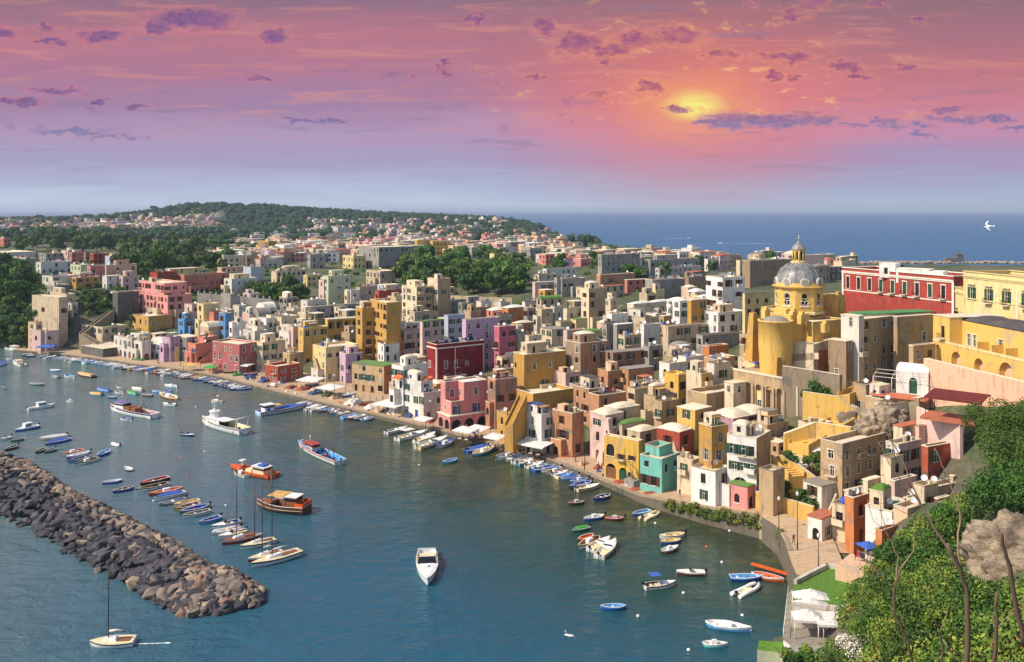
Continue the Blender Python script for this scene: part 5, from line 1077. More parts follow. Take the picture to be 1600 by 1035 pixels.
# white arched pavilion with pergola frame
def pavilion():
    pa = W(1400, 578, 178); m = MB(); root = empty('pavilion', (pa.x, pa.y, pa.z - 4.6), R(-38))
    m.wall((0, 0), (6, 0), 0, 4.6, [(3.2, .2, 1.5, 3.2, True)], 'wall_white', .3, 'shutter_green'); m.wall((6, 0), (6, 5), 0, 4.6, [], 'wall_white'); m.wall((0, 5), (0, 0), 0, 4.6, [], 'wall_white'); m.wall((6, 5), (0, 5), 0, 4.6, [], 'wall_white'); m.build('wall', root); r = MB(); vault(r, 0, 6, 0, 5, 4.6, 1.2, 'roof_white', barrel=True); r.build('roof', root)
    g_ = MB()
    for x in (-3.5, 0, 3.0, 6): g_.tube([(x, -3, 0), (x, -3, 3.4)], .06, 'frame_white', 5); g_.tube([(x, -3, 3.4), (x, 0, 4.4)], .05, 'frame_white', 5)
    for y, z in ((-3, 3.4), (-1.5, 3.9), (0, 4.4)): g_.tube([(-3.5, y, z), (6, y, z)], .05, 'frame_white', 5)
    g_.build('pergola', root); fl = MB(); fl.box(-4, 6.5, -3.4, .0, -.4, 0, 'roof_terracotta'); fl.build('floor', root)
    tag(root, 'white arched pavilion with white metal pergola frame', 'pavilion')
pavilion()
def canopy(p, w_, d_, h_, rz, mat, name, label, slope=.3, cat='canopy', poles='iron', peak=0.0, legs=None, sag=True):
    root = empty(name, p, rz); m = MB(); N = 6; n0 = len(m.v)
    for i in range(N + 1):
        for j in range(N + 1):
            a, b = 2 * i / N - 1, 2 * j / N - 1
            m.v.append((w_ * a / 2, d_ * b / 2, h_ + slope * (b + 1) / 2 + peak * (1 - max(abs(a), abs(b)))))
    for i in range(N):
        for j in range(N):
            q = n0 + i * (N + 1) + j; m.face((q, q + N + 1, q + N + 2, q + 1), mat)
    for (x0, x1, y0, y1) in ((-w_ / 2, w_ / 2, -d_ / 2 - .02, -d_ / 2), (-w_ / 2, w_ / 2, d_ / 2, d_ / 2 + .02)): m.box(x0, x1, y0, y1, h_ - .3 + (slope if y0 > 0 else 0), h_ + (slope if y0 > 0 else 0), mat)
    m.build('canopy_cloth', root)
    for sx in (-1, 1):
        for sy in (-1, 1):
            l = MB(); l.tube([(0, 0, 0), (0, 0, h_ + (slope if sy > 0 else 0))], .06, poles, 6); l.build('pole', root, (sx * (w_ / 2 - .15), sy * (d_ / 2 - .15), 0))
    tag(root, label, cat); return root
q_ = MB(); q_.box(-4.5, 4.5, -2.6, 3, -.5, 0, 'roof_terracotta'); tag(q_.build('deck', None, W(1488, 652, 153), R(-40)), 'reddish tiled deck under the rusty canopy', 'deck')
canopy(W(1496, 648, 152), 9, 6, 3.0, R(-40), 'rust_metal', 'canopy', 'rusty red metal canopy on the terrace by the peach wall', .5)
# parked cars at the left cliff top car park
def car(p, rz, mat, label):
    root = empty('parked_car', p, rz); m = MB(); st_ = [(-2, .35, .75), (-1.9, .3, .95), (-1.2, .28, 1.0), (1.3, .28, .95), (1.95, .3, .75), (2.05, .35, .5)]
    for sg in (0,):
        n0 = len(m.v)
        for x, zb, zt in st_: m.v += [(x, -.82, zb), (x, -.84, (zb + zt) / 2), (x, -.76, zt), (x, .76, zt), (x, .84, (zb + zt) / 2), (x, .82, zb)]
        for i in range(len(st_) - 1):
            for k in range(6): a = n0 + i * 6 + k; b = n0 + i * 6 + (k + 1) % 6; m.face((b, a, a + 6, b + 6), mat)
        m.face([n0 + k for k in range(6)], mat); m.face([n0 + (len(st_) - 1) * 6 + k for k in reversed(range(6))], mat)
    m.build('body', root); c_ = MB(); n0 = 0
    c_.v = [(-1.7, -.72, .95), (.9, -.72, .95), (.9, .72, .95), (-1.7, .72, .95), (-1.3, -.6, 1.45), (.2, -.6, 1.45), (.2, .6, 1.45), (-1.3, .6, 1.45)]
    for q, mt in [((4,5,6,7), mat), ((0,1,5,4), 'pane'), ((1,2,6,5), 'pane'), ((2,3,7,6), 'pane'), ((3,0,4,7), 'pane')]: c_.face(q, mt)
    c_.build('cabin', root)
    for x in (-1.25, 1.3):
        for y in (-.8, .8): w_ = MB(); w_.tube([(0, -.1, 0), (0, .1, 0)], .32, 'rubber', 12); w_.build('wheel', root, (x, y, .32))
    tag(root, label, 'car', 'cars parked on the clifftop')
for i, (x, y, mt, lb) in enumerate([(168, 455, 'black', 'black car parked at the left of the clifftop row'), (180, 453, 'dish', 'white car second in the clifftop row'), (192, 455, 'lead', 'grey car third in the clifftop row'), (205, 456, 'dish', 'white car nearest the pink palace on the clifftop')]):
    Yc = 406; p = W(x, 459, Yc); car((p.x, p.y, p.z), R(60), mt, lb)
# ================================================================ turfed terrace restaurant at the lower right
def terrace():
    tz = 8.0; P_ = lambda x, y, z=tz: S(x, y, z)
    pts = [P_(1240, 912), P_(1290, 886), P_(1336, 892), P_(1348, 930), P_(1340, 958), P_(1238, 950)]
    m = MB(); root = empty('terrace_building', (0, 0, 0)); m.poly(pts, 'turf')
    for i in range(len(pts)):
        a, b = pts[i], pts[(i + 1) % len(pts)]; m.poly([(a.x, a.y, 0), (b.x, b.y, 0), tuple(b), tuple(a)], 'wall_offwhite')
    m.build('turf_roof', root)
    c = Vector((sum(p.x for p in pts) / 6, sum(p.y for p in pts) / 6, tz)); q = MB()
    for i in (0, 1, 2, 3, 4):
        a, b = pts[i], pts[(i + 1) % len(pts)]; d = (b - a).normalized(); nn = Vector((-d.y, d.x, 0)) * -.5; n0 = len(q.v)
        if (a + nn - c).length > (a - c).length: nn = -nn
        q.v += [tuple(a), tuple(b), tuple(b + nn), tuple(a + nn)] + [tuple(p + Vector((0, 0, .6))) for p in (a, b, b + nn, a + nn)]
        for f_ in [(0,1,5,4),(1,2,6,5),(2,3,7,6),(3,0,4,7),(4,5,6,7)]: q.face([n0 + k for k in f_], 'wall_offwhite')
    q.build('parapet', root); tag(root, 'low building with green artificial turf roof and white kerb', 'terrace')
    # lower white deck with parasols
    tz2 = 5.5; pts = [S(1232, 925, tz2), S(1262, 905, tz2 + .0), S(1346, 960, tz2), S(1330, 1010, tz2), S(1236, 1010, tz2), S(1224, 1000, tz2)]
    m = MB(); root = empty('terrace_building', (0, 0, 0)); m.poly(pts, 'roof_grey')
    for i in range(len(pts)):
        a, b = pts[i], pts[(i + 1) % len(pts)]; m.poly([(a.x, a.y, -2), (b.x, b.y, -2), tuple(b), tuple(a)], 'wall_white')
    m.build('deck', root); q = MB()
    a, b = pts[5], pts[0]; q.tube([a + Vector((0, 0, 1)), b + Vector((0, 0, 1))], .05, 'frame_white', 5)
    for t_ in range(9): p = a.lerp(b, t_ / 8); q.tube([p, p + Vector((0, 0, 1))], .04, 'frame_white', 4)
    q.build('railing', root); tag(root, 'white seaside dining deck with railing under square parasols', 'terrace')
    for i, (x, y, w_, d_, mt) in enumerate([(1266, 930, 4.6, 2.3, 'canvas'), (1267, 945, 4.6, 2.3, 'canvas'), (1262, 962, 3.8, 2.6, 'canvas'), (1312, 966, 6.2, 4.0, 'canvas')]):
        p = S(x, y, tz2 + 2.6); canopy((p.x, p.y, tz2 + .005), w_, d_, 2.5, R(-8), mt, 'parasol', ['white square parasol at the back of the dining deck', 'white square parasol second from the back of the dining deck', 'white square parasol at the front of the dining deck', 'large flat white awning right of the deck parasols'][i], 0, 'parasol', 'frame_white', 1.0 if i < 3 else .15)
    m = MB(); z3 = 3.2; pts = [S(1186, 1001, z3), S(1234, 1004, z3), S(1250, 1014, z3), S(1240, 1022, z3), S(1183, 1016, z3)]; root = empty('boathouse', (0, 0, 0)); m.poly(pts, 'turf')
    for i in range(5):
        a, b = pts[i], pts[(i + 1) % 5]; m.poly([(a.x, a.y, -2), (b.x, b.y, -2), tuple(b), tuple(a)], 'wall_palegreen')
    m.build('wall', root); tag(root, 'pale green boathouse with turfed roof at the bottom edge', 'building')
    m = MB(); pts = [S(1246, 1015, 4.2), S(1280, 978, 4.2), S(1284, 1000, 4.2), S(1262, 1030, 4.2)]; m.poly(pts, 'turf')
    o = m.build('turf_patch'); tag(o, 'small patch of artificial turf beside the dining deck', 'turf patch')
terrace()
# ================================================================ boats
def hull_secs(L, B, h, pointed=False, n=12, rake=.06):
    secs = []
    for i in range(n + 1):
        t = i / n; fwd = max(0.0, (t - .42) / .58)
        b = B / 2 * (1 - fwd ** 2.1)
        if pointed: aft = max(0.0, (.38 - t) / .38); b *= (1 - aft ** 2.2)
        else: b *= .80 + .20 * min(1, t / .3)
        b = max(b, .02); z = h * (1 + .42 * max(0, t - .35) ** 1.6 + (.25 if pointed else .06) * max(0, .3 - t))
        x = (t - .5) * L; secs.append((x + (rake * L * fwd ** 3) * .0, b, z, x))
    return secs
def build_hull(root, L, B, h, outer, inner, stripe='hull_white', bottom=None, pointed=False, floor=.22, deck=None, deckfrom=.6, rim='hull_white'):
    s = hull_secs(L, B, h, pointed); n = len(s); m = MB(); bottom = bottom or outer
    for sg in (1, -1):
        n0 = len(m.v)
        for i, (x, b, z, _) in enumerate(s):
            t = i / (n - 1); pull = .05 * L * max(0, (t - .7) / .3) ** 2
            m.v += [(x, sg * b, z), (x - pull * .15, sg * b * .985, z * .72), (x - pull * .4, sg * b * .93, z * .25), (x - pull, sg * b * .72, -.12), (x - pull * 1.4, 0, -.32)]
        for i in range(n - 1):
            for k in range(4):
                a = n0 + i * 5 + k; q = (a, a + 5, a + 6, a + 1); m.face(q if sg < 0 else q[::-1], [stripe, outer, outer, bottom][k], True)
        m.face([n0 + k for k in (range(5) if sg > 0 else reversed(range(5)))], outer)
    m.build('hull', root)
    r = MB(); w_ = min(.14, B * .07)
    for sg in (1, -1):
        n0 = len(r.v)
        for (x, b, z, _) in s: bi = max(b - w_, .005); fl = bi * .82; r.v += [(x, sg * (b + .03), z + .0), (x, sg * (b + .03), z + .05), (x, sg * bi, z + .05), (x, sg * fl, floor), (x, 0, floor)]
        for i in range(n - 1):
            for k in range(4):
                a = n0 + i * 5 + k; q = (a, a + 5, a + 6, a + 1); r.face(q if sg > 0 else q[::-1], [rim, rim, inner, inner][k])
    x, b, z, _ = s[0]; r.poly([(x, -b, -.1), (x, b, -.1), (x, b, z), (x, -b, z)], outer); r.poly([(x + .06, b, floor), (x + .06, -b, floor), (x + .06, -b, z + .05), (x + .06, b, z + .05)], inner); r.box(x - .02, x + .08, -b, b, z, z + .05, rim)
    r.build('inside', root)
    if deck:
        d = MB(); i0 = int(deckfrom * (n - 1)); nn = len(d.v)
        for (x, b, z, _) in s[i0:]: d.v += [(x, b - .04, z + .06), (x, b * .5, z + .13), (x, -b * .5, z + .13), (x, -b + .04, z + .06)]
        for i in range(len(s) - i0 - 1):
            for k in range(3): a = nn + i * 4 + k; d.face((a, a + 4, a + 5, a + 1)[::-1], deck)
        x, b, z, _ = s[i0]; d.poly([(x, -b + .05, floor), (x, b - .05, floor), (x, b - .05, z + .06), (x, b * .5, z + .13), (x, -b * .5, z + .13), (x, -b + .05, z + .06)][::-1], deck)
        d.build('foredeck', root)
    return s
BN = {'white': 'white', 'skyblue': 'light blue', 'navy': 'navy', 'wood': 'varnished wood', 'pinkish': 'pinkish', 'paleblue': 'pale blue', 'black': 'black', 'grey': 'grey'}
BOATS = []
def outboard(root, L, h):
    m = MB(); m.box(-.22, .12, -.16, .16, .15, .5, 'black'); m.box(-.12, .02, -.05, .05, -.9, .15, 'black'); m.build('outboard_motor', root, (-L / 2 - .18, 0, h + .05))
def boat(x1, y1, x2, y2, typ='row', c='white', c2=None, label=None, B=None, L=None, center=None, head=None, group=None, h=None, cov=None, mastpx=None):
    """bow pixel, stern pixel on the waterline (or centre, heading, length)"""
    r = random.Random(len(BOATS) * 13 + 1)
    if center is None:
        a, b = S(x1, y1), S(x2, y2); ctr = (a + b) / 2; L = L or (a - b).length; head = math.atan2((a - b).y, (a - b).x)
    else: ctr = center
    L = max(2.2, L); B = B or min(L * .36, 1.1 + L * .16); c2 = c2 or c; hc, hi = 'hull_' + c, 'hull_' + c2
    root = empty({'row': 'rowing_boat', 'motor': 'motorboat', 'cover': 'covered_boat', 'cuddy': 'cabin_boat', 'dinghy': 'inflatable_dinghy', 'sail': 'sailing_boat', 'day': 'motorboat', 'yacht': 'motor_yacht', 'goz': 'fishing_boat'}[typ], (ctr.x, ctr.y, 0.0), head)
    h = h or (.38 + L * .045)
    if typ == 'dinghy':
        m = MB(); rr = .24 + L * .012; pts = [(-L / 2, B / 2 - rr, .22)] + [(L * t, B / 2 - rr, .22 + .05 * t) for t in (-.2, .1)] + [(L * .1 + (L * .4 - rr) * math.sin(a), (B / 2 - rr) * math.cos(a), .25 + .18 * math.sin(a)) for a in (.5, 1.0, 1.57, 2.14, 2.64)] + [(L * t, -B / 2 + rr, .22 + .05 * t) for t in (.1, -.2)] + [(-L / 2, -B / 2 + rr, .22)]
        m.tube(pts, rr, hc, 8); m.build('tube', root); f = MB(); f.box(-L * .42, L * .2, -B / 2 + rr, B / 2 - rr, .05, .16, hi); f.box(-L * .43, -L * .4, -B / 2 + rr, B / 2 - rr, .16, .5, 'hull_grey'); f.build('floor', root); f = MB(); f.box(-.2, .1, -B * .25, B * .25, .16, .5, 'hull_' + ('cream' if c == 'white' else 'white')); f.build('seat', root); outboard(root, L * .86, .35)
    elif typ == 'sail':
        s = build_hull(root, L, B, h, hc, hc, 'hull_white' if c != 'white' else 'hull_navy', pointed=False, floor=h - .02, rim=hi if c2 != c else 'hull_cream')
        d = MB(); d.poly([(x, b - .05, z + .052) for (x, b, z, _) in s] + [(x, -b + .05, z + .052) for (x, b, z, _) in reversed(s)], 'hull_' + ('cream' if c2 == c else c2)); d.build('deck', root)
        k = MB(); k.v = [(-L * .12, -B * .24, h + .05), (L * .2, -B * .16, h + .05), (L * .2, B * .16, h + .05), (-L * .12, B * .24, h + .05), (-L * .1, -B * .2, h + .5), (L * .14, -B * .12, h + .42), (L * .14, B * .12, h + .42), (-L * .1, B * .2, h + .5)]
        for q in [(4,5,6,7),(0,1,5,4),(1,2,6,5),(2,3,7,6),(3,0,4,7)]: k.face(q, 'hull_white')
        k.build('coach_roof', root); ck = MB(); ck.box(-L * .42, -L * .14, -B * .22, B * .22, h + .05, h + .12, 'hull_wood'); ck.build('cockpit', root)
        ms = MB(); mh = mastpx or L * 1.35; ms.tube([(L * .08, 0, h + .3), (L * .08, 0, mh)], [.09, .05], 'rubber', 6); ms.build('mast', root)
        bm = MB(); bm.tube([(L * .08, 0, h + 1.2), (-L * .3, 0, h + 1.1)], .06, 'rubber', 6); bm.tube([(L * .06, 0, h + 1.32), (-L * .1, 0, h + 1.36), (-L * .28, 0, h + 1.2)], [.16, .17, .08], 'canvas', 7); bm.build('boom', root)
        rg = MB()
        for e in ((L * .46, 0, h + .3), (-L * .48, 0, h + .1), (L * .06, B * .46, h), (L * .06, -B * .46, h)): rg.tube([e, (L * .08, 0, mh * .97)], .012, 'rubber', 3)
        rg.build('rigging', root)
    else:
        pointed = typ in ('row', 'goz') and r.random() < .6 or typ == 'goz'
        s = build_hull(root, L, B, h, hc, hi, stripe=('hull_' + c2 if c2 != c else ('hull_white' if c != 'white' else 'hull_paleblue')), pointed=pointed, rim='hull_white' if c != 'white' else 'hull_cream', deck=('hull_white' if typ in ('motor', 'cuddy', 'day', 'yacht') else (hi if r.random() < .5 else None)), deckfrom={'motor': .55, 'day': .5, 'cuddy': .5, 'yacht': .42}.get(typ, .8))
        if typ in ('row', 'goz'):
            for t in (-.28, 0, .24):
                w_ = B * (.40 if t < .2 else .32); th = MB(); th.box(L * t - .14, L * t + .14, -w_, w_, h * .62, h * .62 + .05, r.choice(['hull_wood', 'hull_white', hi])); th.build('thwart', root)
            if typ == 'goz' or r.random() < .25: e = MB(); e.box(-L * .12, L * .08, -B * .17, B * .17, .22, h + .45, 'hull_white'); e.build('engine_box', root)
            if r.random() < .3 and typ == 'row': outboard(root, L, h)
        elif typ in ('motor', 'day'):
            q = MB(); q.box(-L * .02, L * .03, -B * .36, B * .36, h * .6, h + .12, 'hull_white'); n0 = len(q.v)
            q.v += [(L * .04, -B * .36, h + .1), (L * .04, B * .36, h + .1), (-L * .03, B * .32, h + .55), (-L * .03, -B * .32, h + .55)]; q.face([n0 + i for i in range(4)], 'pane'); q.build('windshield', root)
            for t in (-.3, -.14): st_ = MB(); st_.box(L * t, L * t + .45, -B * .36, B * .36, .22, h * .7, 'hull_cream'); st_.build('seat', root)
            if typ == 'day' : bm = MB(); bm.poly([(-L * .02, -B * .42, h + 1.55), (-L * .02, B * .42, h + 1.55), (-L * .34, B * .42, h + 1.6), (-L * .34, -B * .42, h + 1.6)], cov or 'canvas'); [bm.tube([(-L * t, sg * B * .42, h), (-L * t, sg * B * .42, h + 1.55)], .03, 'iron', 4) for t in (.02, .33) for sg in (-1, 1)]; bm.build('bimini', root)
            outboard(root, L, h)
        elif typ == 'cuddy':
            q = MB(); x0, x1, z1 = -L * .16, L * .16, h + 1.15; q.v = [(x0, -B * .36, h * .7), (x1, -B * .34, h * .7), (x1, B * .34, h * .7), (x0, B * .36, h * .7), (x0 + .05, -B * .32, z1), (x1 - .4, -B * .3, z1), (x1 - .4, B * .3, z1), (x0 + .05, B * .32, z1)]
            for f_ in [(0,1,5,4),(1,2,6,5),(2,3,7,6),(3,0,4,7)]: q.face(f_, 'hull_white')
            q.box(x0 - .3, x1 - .25, -B * .36, B * .36, z1, z1 + .08, 'hull_' + (c2 if c2 != c else 'white')); q.build('cabin', root); g_ = MB(); g_.box(x0 + .2, x1 - .35, -B * .345, B * .345, h + .45, h + .85, 'pane'); g_.build('cabin_window', root); outboard(root, L, h)
        elif typ == 'cover':
            q = MB(); n0 = 0; ss = s[1:-1]
            for i, (x, b, z, _) in enumerate(ss):
                hump = .28 + .18 * math.sin(math.pi * i / (len(ss) - 1)) + r.uniform(-.04, .04)
                q.v += [(x, b + .05, z - .08), (x, b * .6, z + hump * .7), (x, 0, z + hump), (x, -b * .6, z + hump * .7), (x, -b - .05, z - .08)]
            for i in range(len(ss) - 1):
                for k in range(4): a = i * 5 + k; q.face((a, a + 5, a + 6, a + 1)[::-1], cov or 'canvas')
            q.build('tarpaulin', root)
            if r.random() < .4: outboard(root, L, h)
        elif typ == 'yacht':
            q = MB(); n0 = len(q.v)
            q.v += [(L * .02, -B * .44, h + .12), (L * .02, B * .44, h + .12), (-L * .06, B * .38, h + .9), (-L * .06, -B * .38, h + .9)]; q.face((0, 1, 2, 3), 'pane')
            for sg in (-1, 1): q.poly([(L * .02, sg * B * .44, h + .12), (-L * .06, sg * B * .38, h + .9), (-L * .28, sg * B * .42, h + .45), (-L * .28, sg * B * .45, h + .1)], 'pane')
            q.tube([(L * .02, -B * .44, h + .14), (-L * .06, -B * .38, h + .94), (-L * .06, B * .38, h + .94), (L * .02, B * .44, h + .14)], .05, 'dish', 5); q.build('windshield', root)
            a_ = MB(); a_.tube([(-L * .27, -B * .44, h), (-L * .24, -B * .4, h + 1.3), (-L * .24, B * .4, h + 1.3), (-L * .27, B * .44, h)], .08, 'dish', 6); a_.build('radar_arch', root)
            st_ = MB(); st_.box(-L * .16, -L * .1, -B * .3, B * .3, .22, h * .9, 'hull_cream'); st_.box(-L * .38, -L * .3, -B * .36, B * .36, .22, h * .8, 'hull_cream'); st_.build('seat', root)
            hk = MB(); hk.tube([(L * .12, .3, h + .16), (L * .12, .3, h + .2)], .28, 'pane', 10); hk.build('hatch', root); rl = MB()
            for sg in (-1, 1): rl.tube([(x, sg * (b - .05), z + .55) for (x, b, z, _) in s[6:]], .025, 'dish', 4); [rl.tube([(x, sg * (b - .05), z), (x, sg * (b - .05), z + .55)], .02, 'dish', 4) for (x, b, z, _) in s[6::2]]
            rl.build('railing', root); pf = MB(); pf.box(-L * .5 - .7, -L * .5, -B * .36, B * .36, .15, .28, 'hull_wood'); pf.build('swim_platform', root)
    BOATS.append(root); word = {'row': 'rowing boat', 'motor': 'open motorboat', 'cover': 'boat under a tarpaulin', 'cuddy': 'cabin boat', 'dinghy': 'inflatable dinghy', 'sail': 'sailing boat', 'day': 'motorboat with bimini', 'yacht': 'motor yacht', 'goz': 'wooden fishing boat'}[typ]
    col_ = BN.get(c, c) + (' and ' + BN.get(c2, c2) if c2 != c else '')
    cat = {'sail': 'sailing boat', 'dinghy': 'dinghy', 'yacht': 'yacht'}.get(typ, 'boat'); grp = group or 'small boats in the harbour'
    if label: tag(root, label, cat, grp)
    else: auto(root, ('small ' if L < 5 else '') + col_ + ' ' + word, cat, grp, ctr, 'boat')
    return root
B_ = [
 (12,568,-6,574,'cover','skyblue',None,'canvas_blue'),(19,562,9,561,'row','white','blue'),(21,568,37,574,'cuddy','white','cream'),(78,580,94,581,'row','skyblue','white'),(82,589,93,592,'dinghy','grey'),(100,589,116,591,'row','white','skyblue'),
 (121,586,147,591,'cover','brown',None,'canvas_tan'),(46,602,69,603,'row','green','grey'),(-6,606,4,610,'row','white','green'),(87,635,43,642,'cuddy','white'),(23,676,60,668,'cuddy','blue','white'),(116,629,104,628,'row','white','grey'),
 (140,617,160,619,'cover','grey',None,'canvas_tan'),(152,610,172,613,'cover','skyblue',None,'canvas_blue'),(182,606,197,607,'row','white','brown'),(168,622,181,623,'row','navy','skyblue'),(179,614,193,616,'row','white','grey'),(199,615,215,618,'cover','turquoise',None,'canvas_green'),
 (206,609,224,612,'cover','white',None,'canvas'),(221,619,238,620,'row','black','grey'),(238,613,249,614,'row','skyblue'),(255,613,268,616,'row','skyblue','blue'),(249,618,277,627,'goz','wood','cream'),(255,633,275,635,'motor','white'),(257,604,277,607,'row','paleblue','white'),
 (188,656,206,658,'row','white','blue'),(303,683,285,681,'motor','navy','blue'),(174,695,188,698,'dinghy','white'),(0,690,17,685,'motor','white'),(17,692,38,688,'row','green','black'),(7,706,28,699,'row','brown','black'),
 (60,690,104,683,'cover','cream',None,'canvas'),(70,697,108,688,'cover','blue',None,'canvas_blue'),(55,710,72,703,'row','green','brown'),(69,710,86,704,'row','green','black'),
 (95,714,130,706,'row','white','orange'),(103,719,141,709,'row','purple','white'),(106,725,143,715,'row','skyblue','navy'),(117,729,153,719,'row','white','black'),(152,716,171,706,'row','blue','skyblue'),(195,733,206,738,'row','black','white'),
 (159,758,191,753,'row','blue','white'),(176,772,209,764,'row','blue','brown'),(219,760,262,749,'row','black','red'),(213,770,262,759,'row','white','black'),(232,777,286,766,'goz','wood','orange'),(240,784,288,772,'cover','white',None,'canvas_blue'),(247,792,293,780,'dinghy','grey'),
 (271,793,311,785,'row','cream','yellow'),(272,800,312,790,'row','yellow','wood'),(281,805,327,793,'row','green','blue'),(284,811,328,801,'row','white','grey'),(311,821,344,811,'row','skyblue','blue'),
 (330,828,374,818,'motor','white','blue'),(331,836,378,825,'dinghy','white','orange'),(340,844,384,833,'motor','white','cream'),
 (365,739,387,747,'row','white','black'),(690,727,714,720,'row','turquoise','skyblue'),
 (637,671,603,679,'motor','white','skyblue'),(670,677,620,690,'day','white'),(681,680,650,694,'motor','white','cream'),(700,687,652,703,'day','cream','white'),(711,690,681,702,'row','white','blue'),(768,699,728,708,'cover','blue',None,'canvas_blue'),(775,701,738,715,'goz','skyblue','cream'),(800,710,774,721,'row','white','skyblue'),
 (888,790,913,787,'row','brown','wood'),(928,784,953,776,'row','blue','navy'),(912,815,944,809,'row','blue','white'),(945,814,975,813,'row','brown','red'),(894,833,920,827,'cover','green',None,'canvas_green'),(902,849,927,839,'row','red','orange'),(903,860,937,843,'row','white','wood'),
 (953,845,922,863,'motor','white','cream'),(962,849,936,874,'motor','white'),(988,808,1015,801,'row','blue','skyblue'),(1031,802,1003,813,'dinghy','cream'),(1030,843,1070,838,'row','white','cream'),(1032,851,1064,847,'row','blue','yellow'),(1060,858,1033,866,'goz','wood','white'),
 (1057,898,1101,899,'motor','brown','white'),(1056,915,1007,921,'day','white','navy','canvas_blue'),(938,953,978,952,'row','blue','skyblue'),(1194,906,1141,907,'row','blue','skyblue'),(1187,915,1149,933,'dinghy','white','cream'),(1174,989,1102,978,'goz','skyblue','white'),(1137,1012,1097,1010,'row','turquoise','white'),(1225,911,1174,900,'row','orange'),
 (35,551,12,546,'cuddy','white'),(52,548,76,550,'cover','white',None,'canvas_blue'),
]

for q in B_:
    cv = q[7] if len(q) > 7 else None
    lb = None
    if q[0] == 1056: lb = 'white motorboat with blue hood floating in the open harbour'
    if q[0] == 1194: lb = 'blue boat floating beside the slipway'
    if q[0] == 87: lb = 'white cabin cruiser with outboard near the left edge'
    boat(*q[:5], c=q[5], c2=q[6] if len(q) > 6 else None, cov=cv, label=lb)
boat(668,917,667,866,'yacht','white',label='white motor yacht with windshield heading towards the camera',B=3.7,h=1.0,group='large boats')
boat(346,853,402,839,'sail','red','wood','red-brown sailing boat, leftmost of the four moored sailing boats',group='moored sailing boats',mastpx=13)
boat(375,860,429,847,'sail','white','cream','white sailing boat second from the left of the four',group='moored sailing boats',mastpx=12)
boat(387,880,441,866,'sail','red','cream','red and cream sailing boat third from the left of the four',group='moored sailing boats',mastpx=13)
boat(392,889,469,866,'sail','white','white','largest white sailing boat nearest the breakwater tip',group='moored sailing boats',mastpx=17)
boat(140,1010,210,1006,'sail','white','white','white sailing yacht under way below the breakwater',mastpx=12,B=2.8)
boat(330,628,348,629,'sail','white','white','tiny white sailing dinghy off the blue boats',mastpx=5)
# moored rows along the quay, bows to the water
def row(x0, x1, n, cols, types=('row','cover','row','motor'), L=(4.5, 6.5), seed=1, off=.6, skew=0.0):
    r = random.Random(seed)
    for i in range(n):
        x = x0 + (x1 - x0) * (i + .5) / n; Lb = r.uniform(*L); p, nn = quaypt(x); c = r.choice(cols); c2 = r.choice([c, 'white', c, 'skyblue', 'wood'])
        ctr = Vector((p.x, p.y, 0)) - nn * (Lb / 2 + off + r.uniform(0, .8)); hd = math.atan2(-nn.y, -nn.x) + skew + r.uniform(-.12, .12); flip = r.random() < .5
        boat(0, 0, 0, 0, r.choice(types), c, c2, center=ctr, head=hd + (math.pi if flip else 0), L=Lb, cov=r.choice(['canvas', 'canvas_blue', 'canvas_blue', 'canvas_tan']) if c not in ('white',) else 'canvas', group='boats moored along the quay')
row(48, 100, 4, ['white', 'brown', 'navy'], seed=3); row(100, 205, 17, ['white', 'skyblue', 'turquoise', 'paleblue', 'white'], seed=4); row(205, 250, 6, ['brown', 'red', 'white', 'wood'], seed=5)
row(256, 288, 4, ['white', 'white', 'red'], seed=6, types=('motor', 'motor', 'day'), L=(5.5, 7.5)); row(290, 318, 4, ['wood', 'cream', 'blue'], seed=7); row(320, 398, 13, ['blue', 'blue', 'skyblue', 'navy'], seed=8)
row(484, 520, 5, ['white', 'white', 'navy'], seed=9, types=('motor', 'cover')); row(522, 592, 9, ['blue', 'skyblue', 'white', 'wood', 'navy'], seed=10)
row(808, 905, 13, ['white', 'blue', 'cream', 'blue', 'wood', 'turquoise', 'white'], seed=12, types=('row', 'row', 'goz', 'motor')); row(905, 950, 4, ['blue', 'cream', 'skyblue'], seed=13)
# ---------------------------------------------------------------- large boats
def bigboat(x1, y1, x2, y2, B, h, name, label, outer, inner, stripe, build, bottom=None, pointed=False, floor=.55):
    a, b = S(x1, y1), S(x2, y2); L = (a - b).length; c = (a + b) / 2; root = empty(name, (c.x, c.y, 0), math.atan2((a - b).y, (a - b).x))
    s = build_hull(root, L, B, h, outer, inner, stripe, bottom, pointed, floor, deck=inner, deckfrom=.74, rim='hull_white' if outer != 'hull_orange' else stripe); build(root, L, B, h, s); tag(root, label, 'boat', 'large boats'); return root
def part(root, name, fn): m = MB(); fn(m); return m.build(name, root)
def clutter_deck(root, L, B, x0, x1, z, cols, n, seed, name='deck_gear'):
    r = random.Random(seed); cr = MB()
    for k in range(n):
        x = r.uniform(x0, x1); y = r.uniform(-B * .32, B * .32); s_ = r.uniform(.25, .6); hh = r.uniform(.2, .7); M_ = Matrix.Translation((x, y, z)) @ Matrix.Rotation(r.uniform(0, 3), 4, 'Z')
        cr.box(-s_, s_, -s_ * .7, s_ * .7, 0, hh, r.choice(cols), M_)
    cr.build(name, root)
